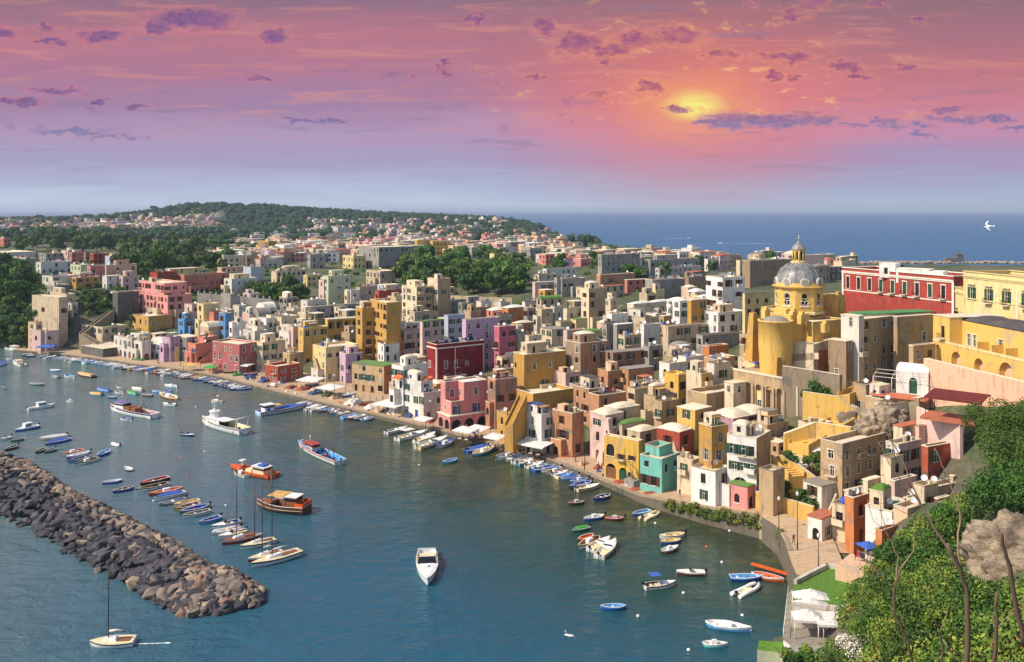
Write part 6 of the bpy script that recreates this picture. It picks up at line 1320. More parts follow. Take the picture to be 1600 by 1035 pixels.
def trawler(root, L, B, h, s):
    part(root, 'deckhouse', lambda m: (m.box(-L * .02, L * .30, -B * .34, B * .34, .5, h + .95, 'hull_white'), m.box(-L * .14, L * .31, -B * .4, B * .4, h + .95, h + 1.05, 'hull_white')))
    w_ = part(root, 'wheelhouse', lambda m: (m.lathe([(B * .3, h + 1.05), (B * .3, h + 2.6), (B * .34, h + 2.62), (B * .34, h + 2.75), (.01, h + 2.9)], 'hull_white', 10, c=(L * .2, 0), smooth=False)))
    for a in range(-2, 3): p_ = MB(); A_ = a * .62; p_.box(B * .285, B * .31, -.25, .25, h + 1.75, h + 2.25, 'pane', Matrix.Translation((L * .2, 0, 0)) @ Matrix.Rotation(A_, 4, 'Z')); p_.build('window', root)
    part(root, 'mast', lambda m: (m.tube([(L * .2, 0, h + 2.8), (L * .2, 0, h + 4.6)], .07, 'dish', 5), m.tube([(L * .2, -.8, h + 3.9), (L * .2, .8, h + 3.9)], .04, 'dish', 4), m.box(L * .2 - .3, L * .2 + .3, -.3, .3, h + 3.0, h + 3.3, 'dish')))
    part(root, 'gantry', lambda m: (m.tube([(-L * .38, -B * .4, .5), (-L * .46, -B * .38, h + 2.8), (-L * .46, B * .38, h + 2.8), (-L * .38, B * .4, .5)], .12, 'dish', 6), m.tube([(-L * .46, -B * .38, h + 2.8), (-L * .16, -B * .36, h + 1.0)], .09, 'dish', 5), m.tube([(-L * .46, B * .38, h + 2.8), (-L * .16, B * .36, h + 1.0)], .09, 'dish', 5)))
    part(root, 'opening', lambda m: m.box(-L * .025, -L * .015, -B * .3, B * .3, .6, h + .8, 'void'))
    part(root, 'porthole', lambda m: [m.tube([(L * t, -B * .34 - .01, h + .4), (L * t, -B * .34 + .03, h + .4)], .16, 'pane', 8) or m.tube([(L * t, B * .34 - .03, h + .4), (L * t, B * .34 + .01, h + .4)], .16, 'pane', 8) for t in (.06, .14, .22)])
    clutter_deck(root, L, B, -L * .42, -L * .1, .55, ['net_green', 'wood', 'net_tan', 'canvas_orange', 'iron'], 16, 1)
bigboat(316, 662, 383, 680, 4.6, 1.75, 'fishing_trawler', 'big white trawler with round wheelhouse and stern gantry', 'hull_white', 'hull_cream', 'hull_grey', trawler)
def trawler2(root, L, B, h, s):
    part(root, 'wheelhouse', lambda m: (m.box(L * .12, L * .32, -B * .3, B * .3, .5, h + 1.6, 'hull_white'), m.box(L * .08, L * .34, -B * .34, B * .34, h + 1.6, h + 1.72, 'hull_purple')))
    part(root, 'window', lambda m: m.box(L * .11, L * .326, -B * .305, B * .305, h + .8, h + 1.3, 'pane'))
    part(root, 'hold_cover', lambda m: (m.box(-L * .02, L * .1, -B * .3, B * .3, .5, h + .9, 'hull_wood'), m.box(-L * .14, -L * .04, -B * .28, B * .28, .5, h + .8, 'hull_wood')))
    part(root, 'crane', lambda m: (m.tube([(-L * .2, 0, .5), (-L * .2, 0, h + 1.4), (-L * .27, .5, h + 2.3), (-L * .36, .8, h + 1.6)], .11, 'black', 6), m.tube([(-L * .27, .5, h + 2.3), (-L * .27, -.7, h + 1.0)], .07, 'black', 5)))
    part(root, 'mast', lambda m: m.tube([(L * .1, 0, h + 1.6), (L * .1, 0, h + 4)], .06, 'iron', 5)); clutter_deck(root, L, B, -L * .4, L * .1, .55, ['net_red', 'wood', 'net_blue', 'hull_purple', 'net_tan'], 22, 2)
bigboat(172, 641, 243, 655, 4.3, 1.5, 'fishing_trawler', 'purple and white trawler with black deck crane', 'hull_white', 'hull_pinkish', 'hull_navy', trawler2)
def rwfish(root, L, B, h, s):
    part(root, 'wheelhouse', lambda m: (m.box(L * .06, L * .2, -B * .26, B * .26, .5, h + 1.2, 'hull_pinkish'), m.box(L * .04, L * .22, -B * .3, B * .3, h + 1.2, h + 1.3, 'hull_red'), m.box(L * .24, L * .32, -B * .2, B * .2, .5, h + .9, 'hull_red')))
    part(root, 'window', lambda m: m.box(L * .055, L * .205, -B * .265, B * .265, h + .6, h + 1.0, 'pane'))
    part(root, 'net_drum', lambda m: m.tube([(-L * .02, -B * .3, h + .1), (-L * .02, B * .3, h + .1)], .55, 'net_blue', 10))
    part(root, 'gantry', lambda m: (m.tube([(-L * .26, -B * .28, .5), (-L * .3, -B * .16, h + 1.7), (-L * .3, B * .16, h + 1.7), (-L * .26, B * .28, .5)], .12, 'hull_brown', 6)))
    part(root, 'lifebuoy', lambda m: m.tube([(L * .36 + .0, B * .1 + .4 * math.cos(a), h + .75 + .4 * math.sin(a)) for a in [i * .5236 for i in range(13)]], .1, 'hull_white', 6, False))
    part(root, 'mast', lambda m: (m.tube([(L * .2, 0, h + 1.2), (L * .2, 0, h + 2.6)], .06, 'dish', 5), m.tube([(L * .2, 0, h + 2.3), (L * .2, 0, h + 2.7)], .2, 'dish', 8)))
    outboard(root, L, h); clutter_deck(root, L, B, -L * .42, L * .3, .55, ['net_blue', 'hull_skyblue', 'net_red', 'wood', 'black'], 22, 3)
bigboat(466, 697, 532, 727, 3.9, 1.15, 'fishing_vessel', 'red and white fishing boat loaded with blue nets', 'hull_white', 'hull_skyblue', 'hull_red', rwfish)
def bluefish(root, L, B, h, s):
    part(root, 'wheelhouse', lambda m: (m.box(-L * .4, -L * .22, -B * .3, B * .3, .5, h + 1.7, 'hull_white'), m.box(-L * .43, -L * .2, -B * .34, B * .34, h + 1.7, h + 1.8, 'hull_white')))
    part(root, 'window', lambda m: (m.box(-L * .405, -L * .215, -B * .305, B * .305, h + .9, h + 1.4, 'pane'), m.box(-L * .36, -L * .3, -B * .31, B * .31, .6, h + .8, 'hull_blue')))
    part(root, 'awning', lambda m: m.box(-L * .2, -L * .06, -B * .3, B * .3, h + 1.2, h + 1.26, 'canvas_tan')); clutter_deck(root, L, B, -L * .2, L * .4, .5, ['net_blue', 'hull_blue', 'hull_skyblue', 'net_tan', 'black'], 24, 4)
bigboat(480, 637, 403, 650, 4.4, 1.2, 'fishing_vessel', 'blue and white fishing boat moored at the quay corner', 'hull_paleblue', 'hull_blue', 'hull_red', bluefish)
def workboat(root, L, B, h, s):
    part(root, 'wheelhouse', lambda m: (m.box(-L * .36, -L * .12, -B * .28, B * .28, .5, h + 1.3, 'hull_cream'), m.box(-L * .38, -L * .08, -B * .32, B * .32, h + 1.3, h + 1.38, 'hull_white')))
    part(root, 'window', lambda m: m.box(-L * .365, -L * .115, -B * .285, B * .285, h + .6, h + 1.0, 'pane')); part(root, 'roof_cover', lambda m: m.box(-L * .32, -L * .2, -B * .2, B * .2, h + 1.38, h + 1.75, 'canvas_blue'))
    part(root, 'hatch', lambda m: m.box(-L * .08, L * .06, -B * .26, B * .26, .5, h + .35, 'hull_cream'))
    part(root, 'winch', lambda m: (m.tube([(L * .2, -.5, .5), (L * .2, -.2, h + 1.6)], .1, 'hull_cream', 6), m.tube([(L * .2, .5, .5), (L * .2, .2, h + 1.6)], .1, 'hull_cream', 6), m.box(L * .17, L * .25, -.6, .6, h + 1.55, h + 1.8, 'dish'), m.tube([(L * .2, -.7, h + .2), (L * .2, .7, h + .2)], .3, 'hull_brown', 8)))
    clutter_deck(root, L, B, L * .1, L * .42, .5, ['hull_orange', 'wood', 'hull_brown', 'hull_white'], 12, 5)
bigboat(360, 733, 428, 748, 4.4, .95, 'workboat', 'rusty orange workboat with cream wheelhouse', 'hull_orange', 'hull_orange', 'hull_orange', workboat)
def caique(root, L, B, h, s):
    part(root, 'wheelhouse', lambda m: (m.box(-L * .34, -L * .14, -B * .3, B * .3, .5, h + 1.7, 'hull_wood'), m.box(-L * .36, -L * .1, -B * .34, B * .34, h + 1.7, h + 1.8, 'hull_white')))
    part(root, 'window', lambda m: m.box(-L * .345, -L * .135, -B * .305, B * .305, h + .9, h + 1.4, 'pane'))
    part(root, 'awning', lambda m: (m.box(-L * .12, L * .2, -B * .42, B * .42, h + 1.75, h + 1.8, 'canvas_tan'), [m.tube([(x, sg * B * .4, h), (x, sg * B * .4, h + 1.75)], .04, 'iron', 4) for x in (-L * .1, L * .05, L * .19) for sg in (-1, 1)]))
    part(root, 'name_board', lambda m: m.box(L * .06, L * .26, -B * .5, -B * .485, h + .15, h + .75, 'hull_white')); part(root, 'stern_rail', lambda m: (m.box(-L * .5, -L * .34, -B * .4, -B * .38, h, h + .8, 'hull_orange'), m.box(-L * .5, -L * .34, B * .38, B * .4, h, h + .8, 'hull_orange'), m.box(-L * .5, -L * .49, -B * .38, B * .38, h, h + .8, 'hull_orange')))
    part(root, 'bowsprit', lambda m: m.tube([(L * .44, 0, h + .6), (L * .6, 0, h + 1.3)], .09, 'hull_wood', 6)); part(root, 'mast', lambda m: m.tube([(L * .22, 0, h), (L * .22, 0, h + 5.5)], .08, 'hull_wood', 6)); part(root, 'bulwark_trim', lambda m: [m.tube([(x, sg * (b + .03), z * .55) for (x, b, z, _) in s], .05, 'hull_cream', 4) for sg in (-1, 1)])
    clutter_deck(root, L, B, -L * .1, L * .3, .5, ['hull_wood', 'hull_orange', 'hull_cream', 'pane'], 12, 6)
bigboat(402, 793, 480, 802, 4.4, 1.45, 'tour_boat', 'wooden tour boat with tan awning and bowsprit', 'hull_brown', 'hull_wood', 'hull_brown', caique, bottom='hull_black')
# wakes and far boats on the open sea
plain('foam', (226, 232, 236), 0.8, var=.05)
def farboat(x, y, L, head, label, wake=0):
    c = S(x, y); root = empty('speedboat', (c.x, c.y, 0), head); build_hull(root, L, L * .33, 1.0, 'hull_white', 'hull_cream', deck='hull_white', deckfrom=.4); m = MB(); m.box(-L * .15, L * .12, -L * .1, L * .1, .9, 2.0, 'hull_white'); m.build('cabin', root); tag(root, label, 'boat', 'boats on the open sea')
    if wake:
        d = Vector((math.cos(head), math.sin(head), 0)); nn = Vector((-d.y, d.x, 0)); m = MB(); N = 24; r = random.Random(int(x))
        for i in range(N + 1): t = i / N; p = c - d * (L / 2 + wake * t); w_ = (1.6 + 3.2 * t) * (1 - t ** 3) * r.uniform(.6, 1.2) + .15; m.v += [tuple(p + nn * w_ + Vector((0, 0, .03 + .0))), tuple(p - nn * w_ + Vector((0, 0, .03)))]
        for i in range(N): m.face((2 * i, 2 * i + 2, 2 * i + 3, 2 * i + 1)[::-1], 'foam')
        o = m.build('wake'); tag(o, 'white foam wake behind the ' + label, None, None, 'stuff')
farboat(1126, 381, 10, math.pi, 'white speedboat with a long wake left of the church lantern', 110); farboat(1076, 373, 10, 0, 'white speedboat crossing the open sea above the town', 60); farboat(1004, 363, 8, 0, 'distant white boat near the horizon', 45)
farboat(957, 390, 11, 0.2, 'white motor cruiser anchored behind the town'); farboat(1002, 393, 11, 0.1, 'white cabin cruiser anchored right of the other cruiser'); farboat(940, 387, 8, .3, 'small dark-windowed boat anchored off the headland'); farboat(903, 394, 9, 2.8, 'white boat anchored left of the cypress')
p = S(212, 1004); m = MB(); 
for i in range(15): t = i / 40; w_ = (.1 + .35 * t) * (1 - t * t) * random.uniform(.2, 1.2) + .02; m.v += [(p.x + t * 14, p.y - .5 + w_ + t, .02), (p.x + t * 14, p.y - .5 - w_ + t, .02)]
for i in range(14): m.face((2 * i, 2 * i + 1, 2 * i + 3, 2 * i + 2), 'foam')
tag(m.build('wake'), 'thin foam wake behind the sailing yacht', None, None, 'stuff')
# buoys
bu = MB(); bu.lathe([(.01, -.3), (.35, -.2), (.45, .05), (.35, .3), (.1, .42), (.01, .43)], 'dish', 12); bu.tube([(0, 0, .4), (0, 0, .7)], .04, 'iron', 5); bme = m_mesh(bu, 'buoy'); bo = MB(); bo.lathe([(.01, -.3), (.35, -.2), (.45, .05), (.35, .3), (.1, .42), (.01, .43)], 'hull_orange', 12); bmo = m_mesh(bo, 'buoy')
for (x, y, o_) in [(306,636,0),(292,621,1),(429,612,0),(655,727,0),(284,715,1),(320,706,0),(479,690,0),(1076,1016,0),(1024,818,0),(1104,855,1),(1068,927,0),(997,963,0),(1160,962,0),(353,790,0),(294,746,1),(1140,830,0),(1128,879,0),(240,783,0)]:
    o = link('buoy', bmo if o_ else bme, None, S(x, y), None, (.6, .6, .6)); AUTO.append((o, 'orange mooring buoy' if o_ else 'white mooring buoy', x, y, 'boat')); tag(o, None, 'buoy', 'mooring buoys')
# ================================================================ breakwater
plaster('rock_dark', (78, 75, 80), .8); plaster('rock_mid', (134, 118, 106), .8); plaster('rock_tan', (170, 150, 126), .7); plaster('rock_rust', (150, 116, 98), .7)
def rock_mesh(seed, mat):
    r = random.Random(seed); bm = bmesh.new(); pts = [Vector((r.gauss(0, 1), r.gauss(0, 1), r.gauss(0, 1))).normalized() * r.uniform(.8, 1.1) for _ in range(11)]
    for p in pts: bm.verts.new((p.x * 1.25, p.y * .95, p.z * .72))
    bmesh.ops.convex_hull(bm, input=bm.verts[:]); bmesh.ops.delete(bm, geom=[v for v in bm.verts if not v.link_faces], context='VERTS'); bmesh.ops.bevel(bm, geom=bm.edges[:] , offset=.07, segments=1, affect='EDGES')
    me = bpy.data.meshes.new('boulder'); bm.to_mesh(me); bm.free(); me.materials.append(MATS[mat]); return me
RM = {k: [rock_mesh(i * 5 + j, k) for i in range(5)] for j, k in enumerate(['rock_dark', 'rock_mid', 'rock_tan', 'rock_rust'])}
far_edge = [(-180, 690), (-60, 702), (0, 710), (60, 735), (115, 772), (165, 800), (215, 825), (275, 853), (330, 888), (375, 902), (408, 925)]
near_edge = [(-260, 745), (-100, 778), (-30, 800), (30, 820), (90, 848), (150, 890), (210, 920), (255, 945), (290, 965), (345, 960), (400, 945)]
FE = [S(*p) for p in far_edge]; NE = [S(*p) for p in near_edge]
def edge_at(E, t): t = min(max(t, 0), .9999) * (len(E) - 1); i = int(t); return E[i].lerp(E[i + 1], t - i)
br = random.Random(3); rocks = []
N_ = 2300
for i in range(N_):
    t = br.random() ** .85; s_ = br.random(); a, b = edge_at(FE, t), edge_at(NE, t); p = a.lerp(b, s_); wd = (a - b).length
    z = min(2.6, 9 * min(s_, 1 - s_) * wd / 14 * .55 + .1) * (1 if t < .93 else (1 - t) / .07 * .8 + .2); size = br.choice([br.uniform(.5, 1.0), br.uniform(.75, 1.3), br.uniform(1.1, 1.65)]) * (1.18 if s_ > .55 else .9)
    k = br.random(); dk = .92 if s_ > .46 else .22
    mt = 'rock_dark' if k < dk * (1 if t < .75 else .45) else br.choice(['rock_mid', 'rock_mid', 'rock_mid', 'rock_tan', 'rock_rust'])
    if s_ > .97 or s_ < .03: size *= .8
    rocks.append((p, z, size, mt, s_, p.y))
rocks.sort(key=lambda q: q[5] / q[2])
core = MB(); n = 24
for i in range(n + 1):
    a, b = edge_at(FE, i / n), edge_at(NE, i / n); core.v += [(a.x, a.y, -2), tuple(a.lerp(b, .3) + Vector((0, 0, 1.5 if i < n else 0))), tuple(a.lerp(b, .7) + Vector((0, 0, 1.5 if i < n else 0))), (b.x, b.y, -2)]
for i in range(n):
    for k in range(3): q = i * 4 + k; core.face((q, q + 1, q + 5, q + 4), 'rock_dark')
tag(core.build('breakwater_core'), 'dark rubble core under the breakwater boulders', None, None, 'structure')
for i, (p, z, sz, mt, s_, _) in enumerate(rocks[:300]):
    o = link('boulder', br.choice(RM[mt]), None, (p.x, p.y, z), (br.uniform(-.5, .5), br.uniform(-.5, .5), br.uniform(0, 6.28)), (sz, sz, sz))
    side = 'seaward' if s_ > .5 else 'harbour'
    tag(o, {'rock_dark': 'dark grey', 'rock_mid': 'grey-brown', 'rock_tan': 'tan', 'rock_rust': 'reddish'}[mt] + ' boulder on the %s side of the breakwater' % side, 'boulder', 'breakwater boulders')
vv, ff, mi = [], [], []; mats_ = ['rock_dark', 'rock_mid', 'rock_tan', 'rock_rust']
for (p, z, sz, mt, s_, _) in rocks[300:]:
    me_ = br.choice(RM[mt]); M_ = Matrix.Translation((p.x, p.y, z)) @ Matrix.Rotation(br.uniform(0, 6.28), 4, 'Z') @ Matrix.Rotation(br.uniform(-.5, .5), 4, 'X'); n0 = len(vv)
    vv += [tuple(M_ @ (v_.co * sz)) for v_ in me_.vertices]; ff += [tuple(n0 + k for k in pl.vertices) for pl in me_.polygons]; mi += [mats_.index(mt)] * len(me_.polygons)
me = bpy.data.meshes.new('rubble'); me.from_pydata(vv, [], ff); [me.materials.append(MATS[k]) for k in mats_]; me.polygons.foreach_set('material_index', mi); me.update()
tag(link('rubble', me), 'heaped boulders of the harbour breakwater', None, None, 'stuff')
HAZE = True
# ---------------------------------------------------------------- small houses filling the gaps of the hillside town
fl_ = random.Random(21); FC = [(c.x, c.y) for _, c in HOUSES if c.y < 520]
def filler(n, xs, ys, cols, seed=0):
    k = t = 0
    while k < n and t < 400:
        t += 1; x = fl_.uniform(*xs); y = fl_.uniform(*ys); h = fl_.uniform(4, 6.5); Y = hit(x, y)
        if Y is None or Y > 500: continue
        p = W(x, y, Y)
        if min(math.hypot(p.x - a, p.y - b) for a, b in FC) < 7.0: continue
        s = F * fl_.uniform(5.5, 8) / Y
        o = house(x - s * .45, x, x + s * .6, y - F * h / Y, h, fl_.choice(cols), fl_.choice(['flat', 'terr', 'slab', 'dome', 'flat']), 'dark', Y=Y, rcol=fl_.choice([None, 'grey', 'white', None]))
        FC.append((p.x + 3, p.y + 4)); k += 1
fcol = ['cream', 'beige', 'offwhite', 'tan', 'palepink', 'ochre', 'peach', 'tan', 'paleyellow']
filler(26, (640, 980), (460, 640), fcol); filler(30, (980, 1200), (470, 740), fcol); filler(10, (1240, 1420), (640, 830), ['cream', 'orange', 'pink', 'peach', 'offwhite', 'tan']); filler(16, (420, 640), (470, 560), ['cream', 'beige', 'offwhite', 'tan', 'grey']); filler(6, (330, 430), (480, 540), ['offwhite', 'palepink', 'cream']); filler(6, (1210, 1300), (640, 760), ['tan', 'cream'])
# ================================================================ far town (seen small)
fr_ = random.Random(77)
def far_cluster(n, x0, x1, y0, y1, cols, hh=(5, 9), wd=(9, 17), avoid=()):
    k = 0; tries = 0
    while k < n and tries < n * 12:
        tries += 1; x = fr_.uniform(x0, x1); y = fr_.uniform(y0, y1)
        if any(a <= x <= b and c <= y <= d for a, b, c, d in avoid): continue
        Y = hit(x, y)
        if Y is None or Y < 380: continue
        s = fr_.uniform(*wd); px_ = F * s / Y; h = fr_.uniform(*hh); f = fr_.uniform(.15, .5)
        if house(x - px_ * f, x, x + px_ * (1 - f) * .9, y - F * h / Y, h, fr_.choice(cols), fr_.choice(['flat', 'flat', 'flat', 'slab', 'dome']), 'dark', al=fr_.uniform(35, 66), Y=Y, rcol=fr_.choice([None, None, 'white', 'grey', 'terracotta']), seed=fr_.randrange(9999)) is not None: k += 1
FARM = []
def far_mass(n, boxes, cols):
    m = MB(); k = 0; t = 0
    while k < n and t < n * 10:
        t += 1; x0_, x1_, y0_, y1_ = fr_.choice(boxes); x = fr_.uniform(x0_, x1_); y = fr_.uniform(y0_, y1_); Y = hit(x, y)
        if Y is None or Y < 560: continue
        p = W(x, y, Y); s = fr_.uniform(8, 16); d = fr_.uniform(7, 12); h = fr_.uniform(4.5, 8.5); M_ = Matrix.Translation(p) @ Matrix.Rotation(R(fr_.choice([20, 35, 50]) + fr_.uniform(-8, 8)), 4, 'Z'); c = 'wall_' + fr_.choice(cols); rc = fr_.choice(['roof_pale', 'roof_pale', 'roof_white', 'roof_grey', 'roof_terracotta'])
        m.box(0, s, 0, d, -6, h, c, M_, skip=(1,)); m.box(-.15, s + .15, -.15, d + .15, h, h + .35, rc, M_)
        for f in range(int(h / 3)):
            for q in range(int(s / 3.4)):
                if fr_.random() < .75: xx = 1.2 + q * 3.3; m.box(xx, xx + 1.2, -.04, .05, f * 3.1 + .8, f * 3.1 + 2.5, 'void', M_)
            for q in range(int(d / 3.6)):
                if fr_.random() < .6: yy = 1.2 + q * 3.5; m.box(-.04, .05, yy, yy + 1.1, f * 3.1 + .8, f * 3.1 + 2.5, 'void', M_)
        if fr_.random() < .4: m.box(s * .3, s * .6, d * .3, d * .7, h + .35, h + 2.6, c, M_)
        k += 1; FARM.append((p.x + s / 2, p.y + d / 2))
    tag(m.build('distant_houses'), 'mass of small pale houses in the distant town', None, None, 'stuff')
warm = ['cream', 'beige', 'palepink', 'offwhite', 'white', 'tan', 'peach', 'pink', 'paleyellow', 'grey', 'brown', 'lilac']
TREEZ = [(628, 820, 398, 455), (200, 420, 372, 432), (940, 1010, 398, 420)]
far_cluster(4, -20, 200, 350, 366, ['offwhite', 'palepink', 'grey', 'lilac', 'white'], wd=(14, 26))
far_cluster(4, 200, 330, 338, 366, ['offwhite', 'peach', 'white', 'lilac', 'palepink'], wd=(14, 24))
far_cluster(12, 350, 640, 380, 402, warm, wd=(12, 22)); far_cluster(14, 400, 620, 398, 424, warm, avoid=TREEZ)
far_cluster(6, 620, 880, 380, 396, warm, wd=(12, 22)); far_cluster(10, 800, 930, 396, 410, ['grey', 'offwhite', 'cream', 'tan'], avoid=TREEZ)
far_mass(760, [(840, 1110, 403, 422), (-20, 330, 343, 364), (-20, 330, 343, 364), (420, 640, 380, 412), (640, 900, 380, 404), (-20, 220, 348, 366), (200, 340, 338, 362), (340, 640, 358, 410), (340, 640, 358, 410), (600, 880, 362, 398), (600, 880, 362, 398), (480, 800, 345, 364), (330, 420, 400, 420)], ['cream', 'beige', 'palepink', 'offwhite', 'offwhite', 'white', 'tan', 'grey', 'lilac', 'peach', 'pink']); far_cluster(16, 1060, 1330, 418, 446, ['brown', 'beige', 'palepink', 'grey', 'tan', 'cream', 'offwhite'], wd=(8, 13)); far_cluster(12, 1060, 1330, 408, 424, ['brown', 'beige', 'palepink', 'grey', 'lilac', 'tan'], wd=(10, 16))
for q in [(560,592,648,388,13,'grey','flat','dark',D(label='big grey block with bare concrete side facing the grove',dens=.3)),(400,404,420,384,10,'yellow','flat','dark',D()),(403,420,432,378,10,'ochre','flat','dark',D()),(430,444,459,384,9,'white','flat','dark',D(dens=0,label='white windowless gable wall in the far town')),
          (648,652,674,376,11,'yellow','flat','dark',D(label='left of the two golden yellow houses in the far town')),(672,676,704,378,11,'yellow','flat','dark',D(label='right of the two golden yellow houses in the far town')),(520,528,552,356,12,'offwhite','flat','dark',D()),(172,180,204,352,12,'peach','flat','dark',D(label='peach house standing among the woods on the left')),
          (765,772,800,398,12,'paleyellow','flat','dark',D()),(934,940,1000,400,12,'grey','flat','dark',D(label='grey house with balustrade terrace near the sea')),(1008,1016,1096,408,8,'grey','flat','dark',D(label='long grey terrace house below the open sea')),(1160,1172,1240,410,11,'brown','flat','dark',D(dens=0,label='large windowless brown block left of the church dome')),(1228,1232,1288,400,12,'palepink','slab','dark',D(dens=0,label='pink gabled house behind the church lantern')),
          (1286,1290,1322,418,6,'darkgrey','slab','dark',D())]:
    o = dict(q[8]); house(*q[:8], **o)
# ================================================================ leaves
for nm, c in dict(leaf_dark=(56, 80, 40), leaf_mid=(74, 104, 42), leaf_light=(112, 134, 54), leaf_olive=(118, 118, 62), leaf_yellow=(146, 150, 62), leaf_dry=(146, 112, 62), bark=(98, 78, 64), bark_pale=(150, 122, 100), leaf_pine=(42, 64, 44), flower=(226, 216, 200)).items():
    m, t, b = newmat(nm); oi = t.new('ShaderNodeObjectInfo'); g = t.new('ShaderNodeNewGeometry'); n_, _ = t.noise(g.outputs['Position'], .6, 3, .6)
    hs = t.new('ShaderNodeHueSaturation'); hs.inputs['Color'].default_value = lin(*c); t.l.new(t.math('ADD', .478, t.math('MULTIPLY', oi.outputs['Random'], .04)), hs.inputs['Hue']); t.l.new(t.math('ADD', .72, t.math('MULTIPLY', n_, .6)), hs.inputs['Value'])
    t.l.new(hs.outputs[0], b.inputs['Base Color']); b.inputs['Roughness'].default_value = .7
    if nm.startswith('leaf'): b.inputs['Specular IOR Level'].default_value = .2
def leaves(centers, rad, n, size, mats, seed, flat=1.0, surf=.55):
    """n leaf quads spread through the shells of several lobes"""
    r = np.random.RandomState(seed); k = len(centers); ci = r.randint(0, k, n); C_ = np.array(centers)[ci]; Rr = np.array(rad)[ci]
    d = r.normal(size=(n, 3)); d /= np.linalg.norm(d, axis=1)[:, None]; rr = Rr * (surf + (1 - surf) * r.rand(n)) * (1 + .16 * np.sin(d[:, 0] * 5 + ci) * np.cos(d[:, 1] * 6))
    P_ = C_ + d * rr[:, None] * np.array([1, 1, flat]); nrm = d + r.normal(size=(n, 3)) * .7; nrm /= np.linalg.norm(nrm, axis=1)[:, None]
    up = r.normal(size=(n, 3)); a = np.cross(nrm, up); a /= np.linalg.norm(a, axis=1)[:, None]; b_ = np.cross(nrm, a); s = size * (.6 + .8 * r.rand(n))[:, None]
    V = np.stack([P_ - a * s, P_ - b_ * s * .6, P_ + a * s, P_ + b_ * s * .6], 1).reshape(-1, 3); Fc = np.arange(n * 4).reshape(-1, 4)
    tone = r.rand(k); mi_ = np.clip((tone[ci] * .7 + r.rand(n) * .3) * len(mats), 0, len(mats) - 1).astype(int)
    return V, Fc, mi_
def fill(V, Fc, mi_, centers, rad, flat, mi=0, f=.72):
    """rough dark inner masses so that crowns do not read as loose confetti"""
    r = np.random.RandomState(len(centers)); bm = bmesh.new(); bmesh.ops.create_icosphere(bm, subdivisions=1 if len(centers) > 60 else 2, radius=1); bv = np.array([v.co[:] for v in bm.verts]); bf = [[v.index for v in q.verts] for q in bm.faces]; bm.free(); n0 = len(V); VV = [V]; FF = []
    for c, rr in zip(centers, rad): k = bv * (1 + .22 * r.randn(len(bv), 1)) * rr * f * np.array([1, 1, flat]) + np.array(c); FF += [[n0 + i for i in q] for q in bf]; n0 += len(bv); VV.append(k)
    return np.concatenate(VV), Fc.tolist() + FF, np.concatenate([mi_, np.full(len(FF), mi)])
def leafmesh(name, V, Fc, mi_, mats):
    Fc = Fc if isinstance(Fc, list) else Fc.tolist()
    me = bpy.data.meshes.new(name); me.from_pydata(V.tolist(), [], Fc); [me.materials.append(MATS[q]) for q in mats]; me.polygons.foreach_set('material_index', mi_.tolist()); me.update(); return me
GM = ['leaf_dark', 'leaf_mid', 'leaf_light']; TREES = {}
def lobes(kind, r):
    if kind == 'pine': return [(r.uniform(-.7, .7), r.uniform(-.7, .7), r.uniform(1.5, 1.75)) for _ in range(9)], [r.uniform(.3, .5) for _ in range(9)], .45
    if kind == 'cypress': return [(r.uniform(-.06, .06), r.uniform(-.06, .06), z) for z in np.linspace(.2, 2.4, 9)], [.26, .3, .32, .32, .3, .27, .23, .17, .1], 1.2
    n = 11; return [(r.uniform(-.62, .62), r.uniform(-.62, .62), r.uniform(.55, 1.45)) for _ in range(n)], [r.uniform(.28, .52) for _ in range(n)], .85
def tree_meshes(kind, v, n, size, mats):
    key = (kind, v)
    if key in TREES: return TREES[key]
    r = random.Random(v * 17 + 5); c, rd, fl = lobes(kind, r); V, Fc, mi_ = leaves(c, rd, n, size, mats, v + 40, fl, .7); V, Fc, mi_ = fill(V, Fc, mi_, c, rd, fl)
    crown = leafmesh('crown', V, Fc, mi_, mats); t = MB(); top = .9 if kind != 'pine' else 1.45
    t.tube([(0, 0, -.3), (.02, .01, .3), (-.02, .03, top)], [.07, .055, .03], 'bark', 6)
    for k in range(5): e = c[k]; t.tube([(0, 0, top * .55), (e[0] * .5, e[1] * .5, (e[2] + top * .5) / 2), e], [.03, .022, .01], 'bark', 4, False)
    TREES[key] = (crown, m_mesh(t, 'trunk')); return TREES[key]
tr_ = random.Random(9)
def tree(p, s, kind='round', label=None, base=None, hs=1.0, mats=GM, n=1500, size=.09, grp='trees of the town', mk='tree'):
    v = tr_.randrange(5); cr, tk = tree_meshes(kind, v, n, size, mats); root = empty({'pine': 'umbrella_pine', 'cypress': 'cypress', 'round': 'tree'}.get(kind, 'tree'), p, tr_.uniform(0, 6.28)); root.scale = (s, s, s * hs)
    link('crown', cr, root); link('trunk', tk, root)
    if label: tag(root, label, 'tree', grp)
    else: auto(root, base or 'green leafy tree', 'tree', grp, (p[0], p[1], p[2] + s), mk)
def grove(n, x0, x1, y0, y1, s0, s1, base, kind='round', ymin=300):
    k = 0; tries = 0
    while k < n and tries < 10 * n:
        tries += 1; x = tr_.uniform(x0, x1); y = tr_.uniform(y0, y1); Y = hit(x, y)
        if Y is None or Y < ymin: continue
        p = W(x, y, Y); p.z = gz(p.x, p.y); tree(p, tr_.uniform(s0, s1), kind, base=base, hs=tr_.uniform(.8, 1.2), n=1300); k += 1
grove(58, 622, 826, 412, 464, 5, 8, 'dense green tree of the grove'); grove(44, 190, 360, 372, 434, 5, 8, 'green tree in the gardens'); grove(10, 340, 420, 385, 412, 5, 7, 'green tree in the gardens')
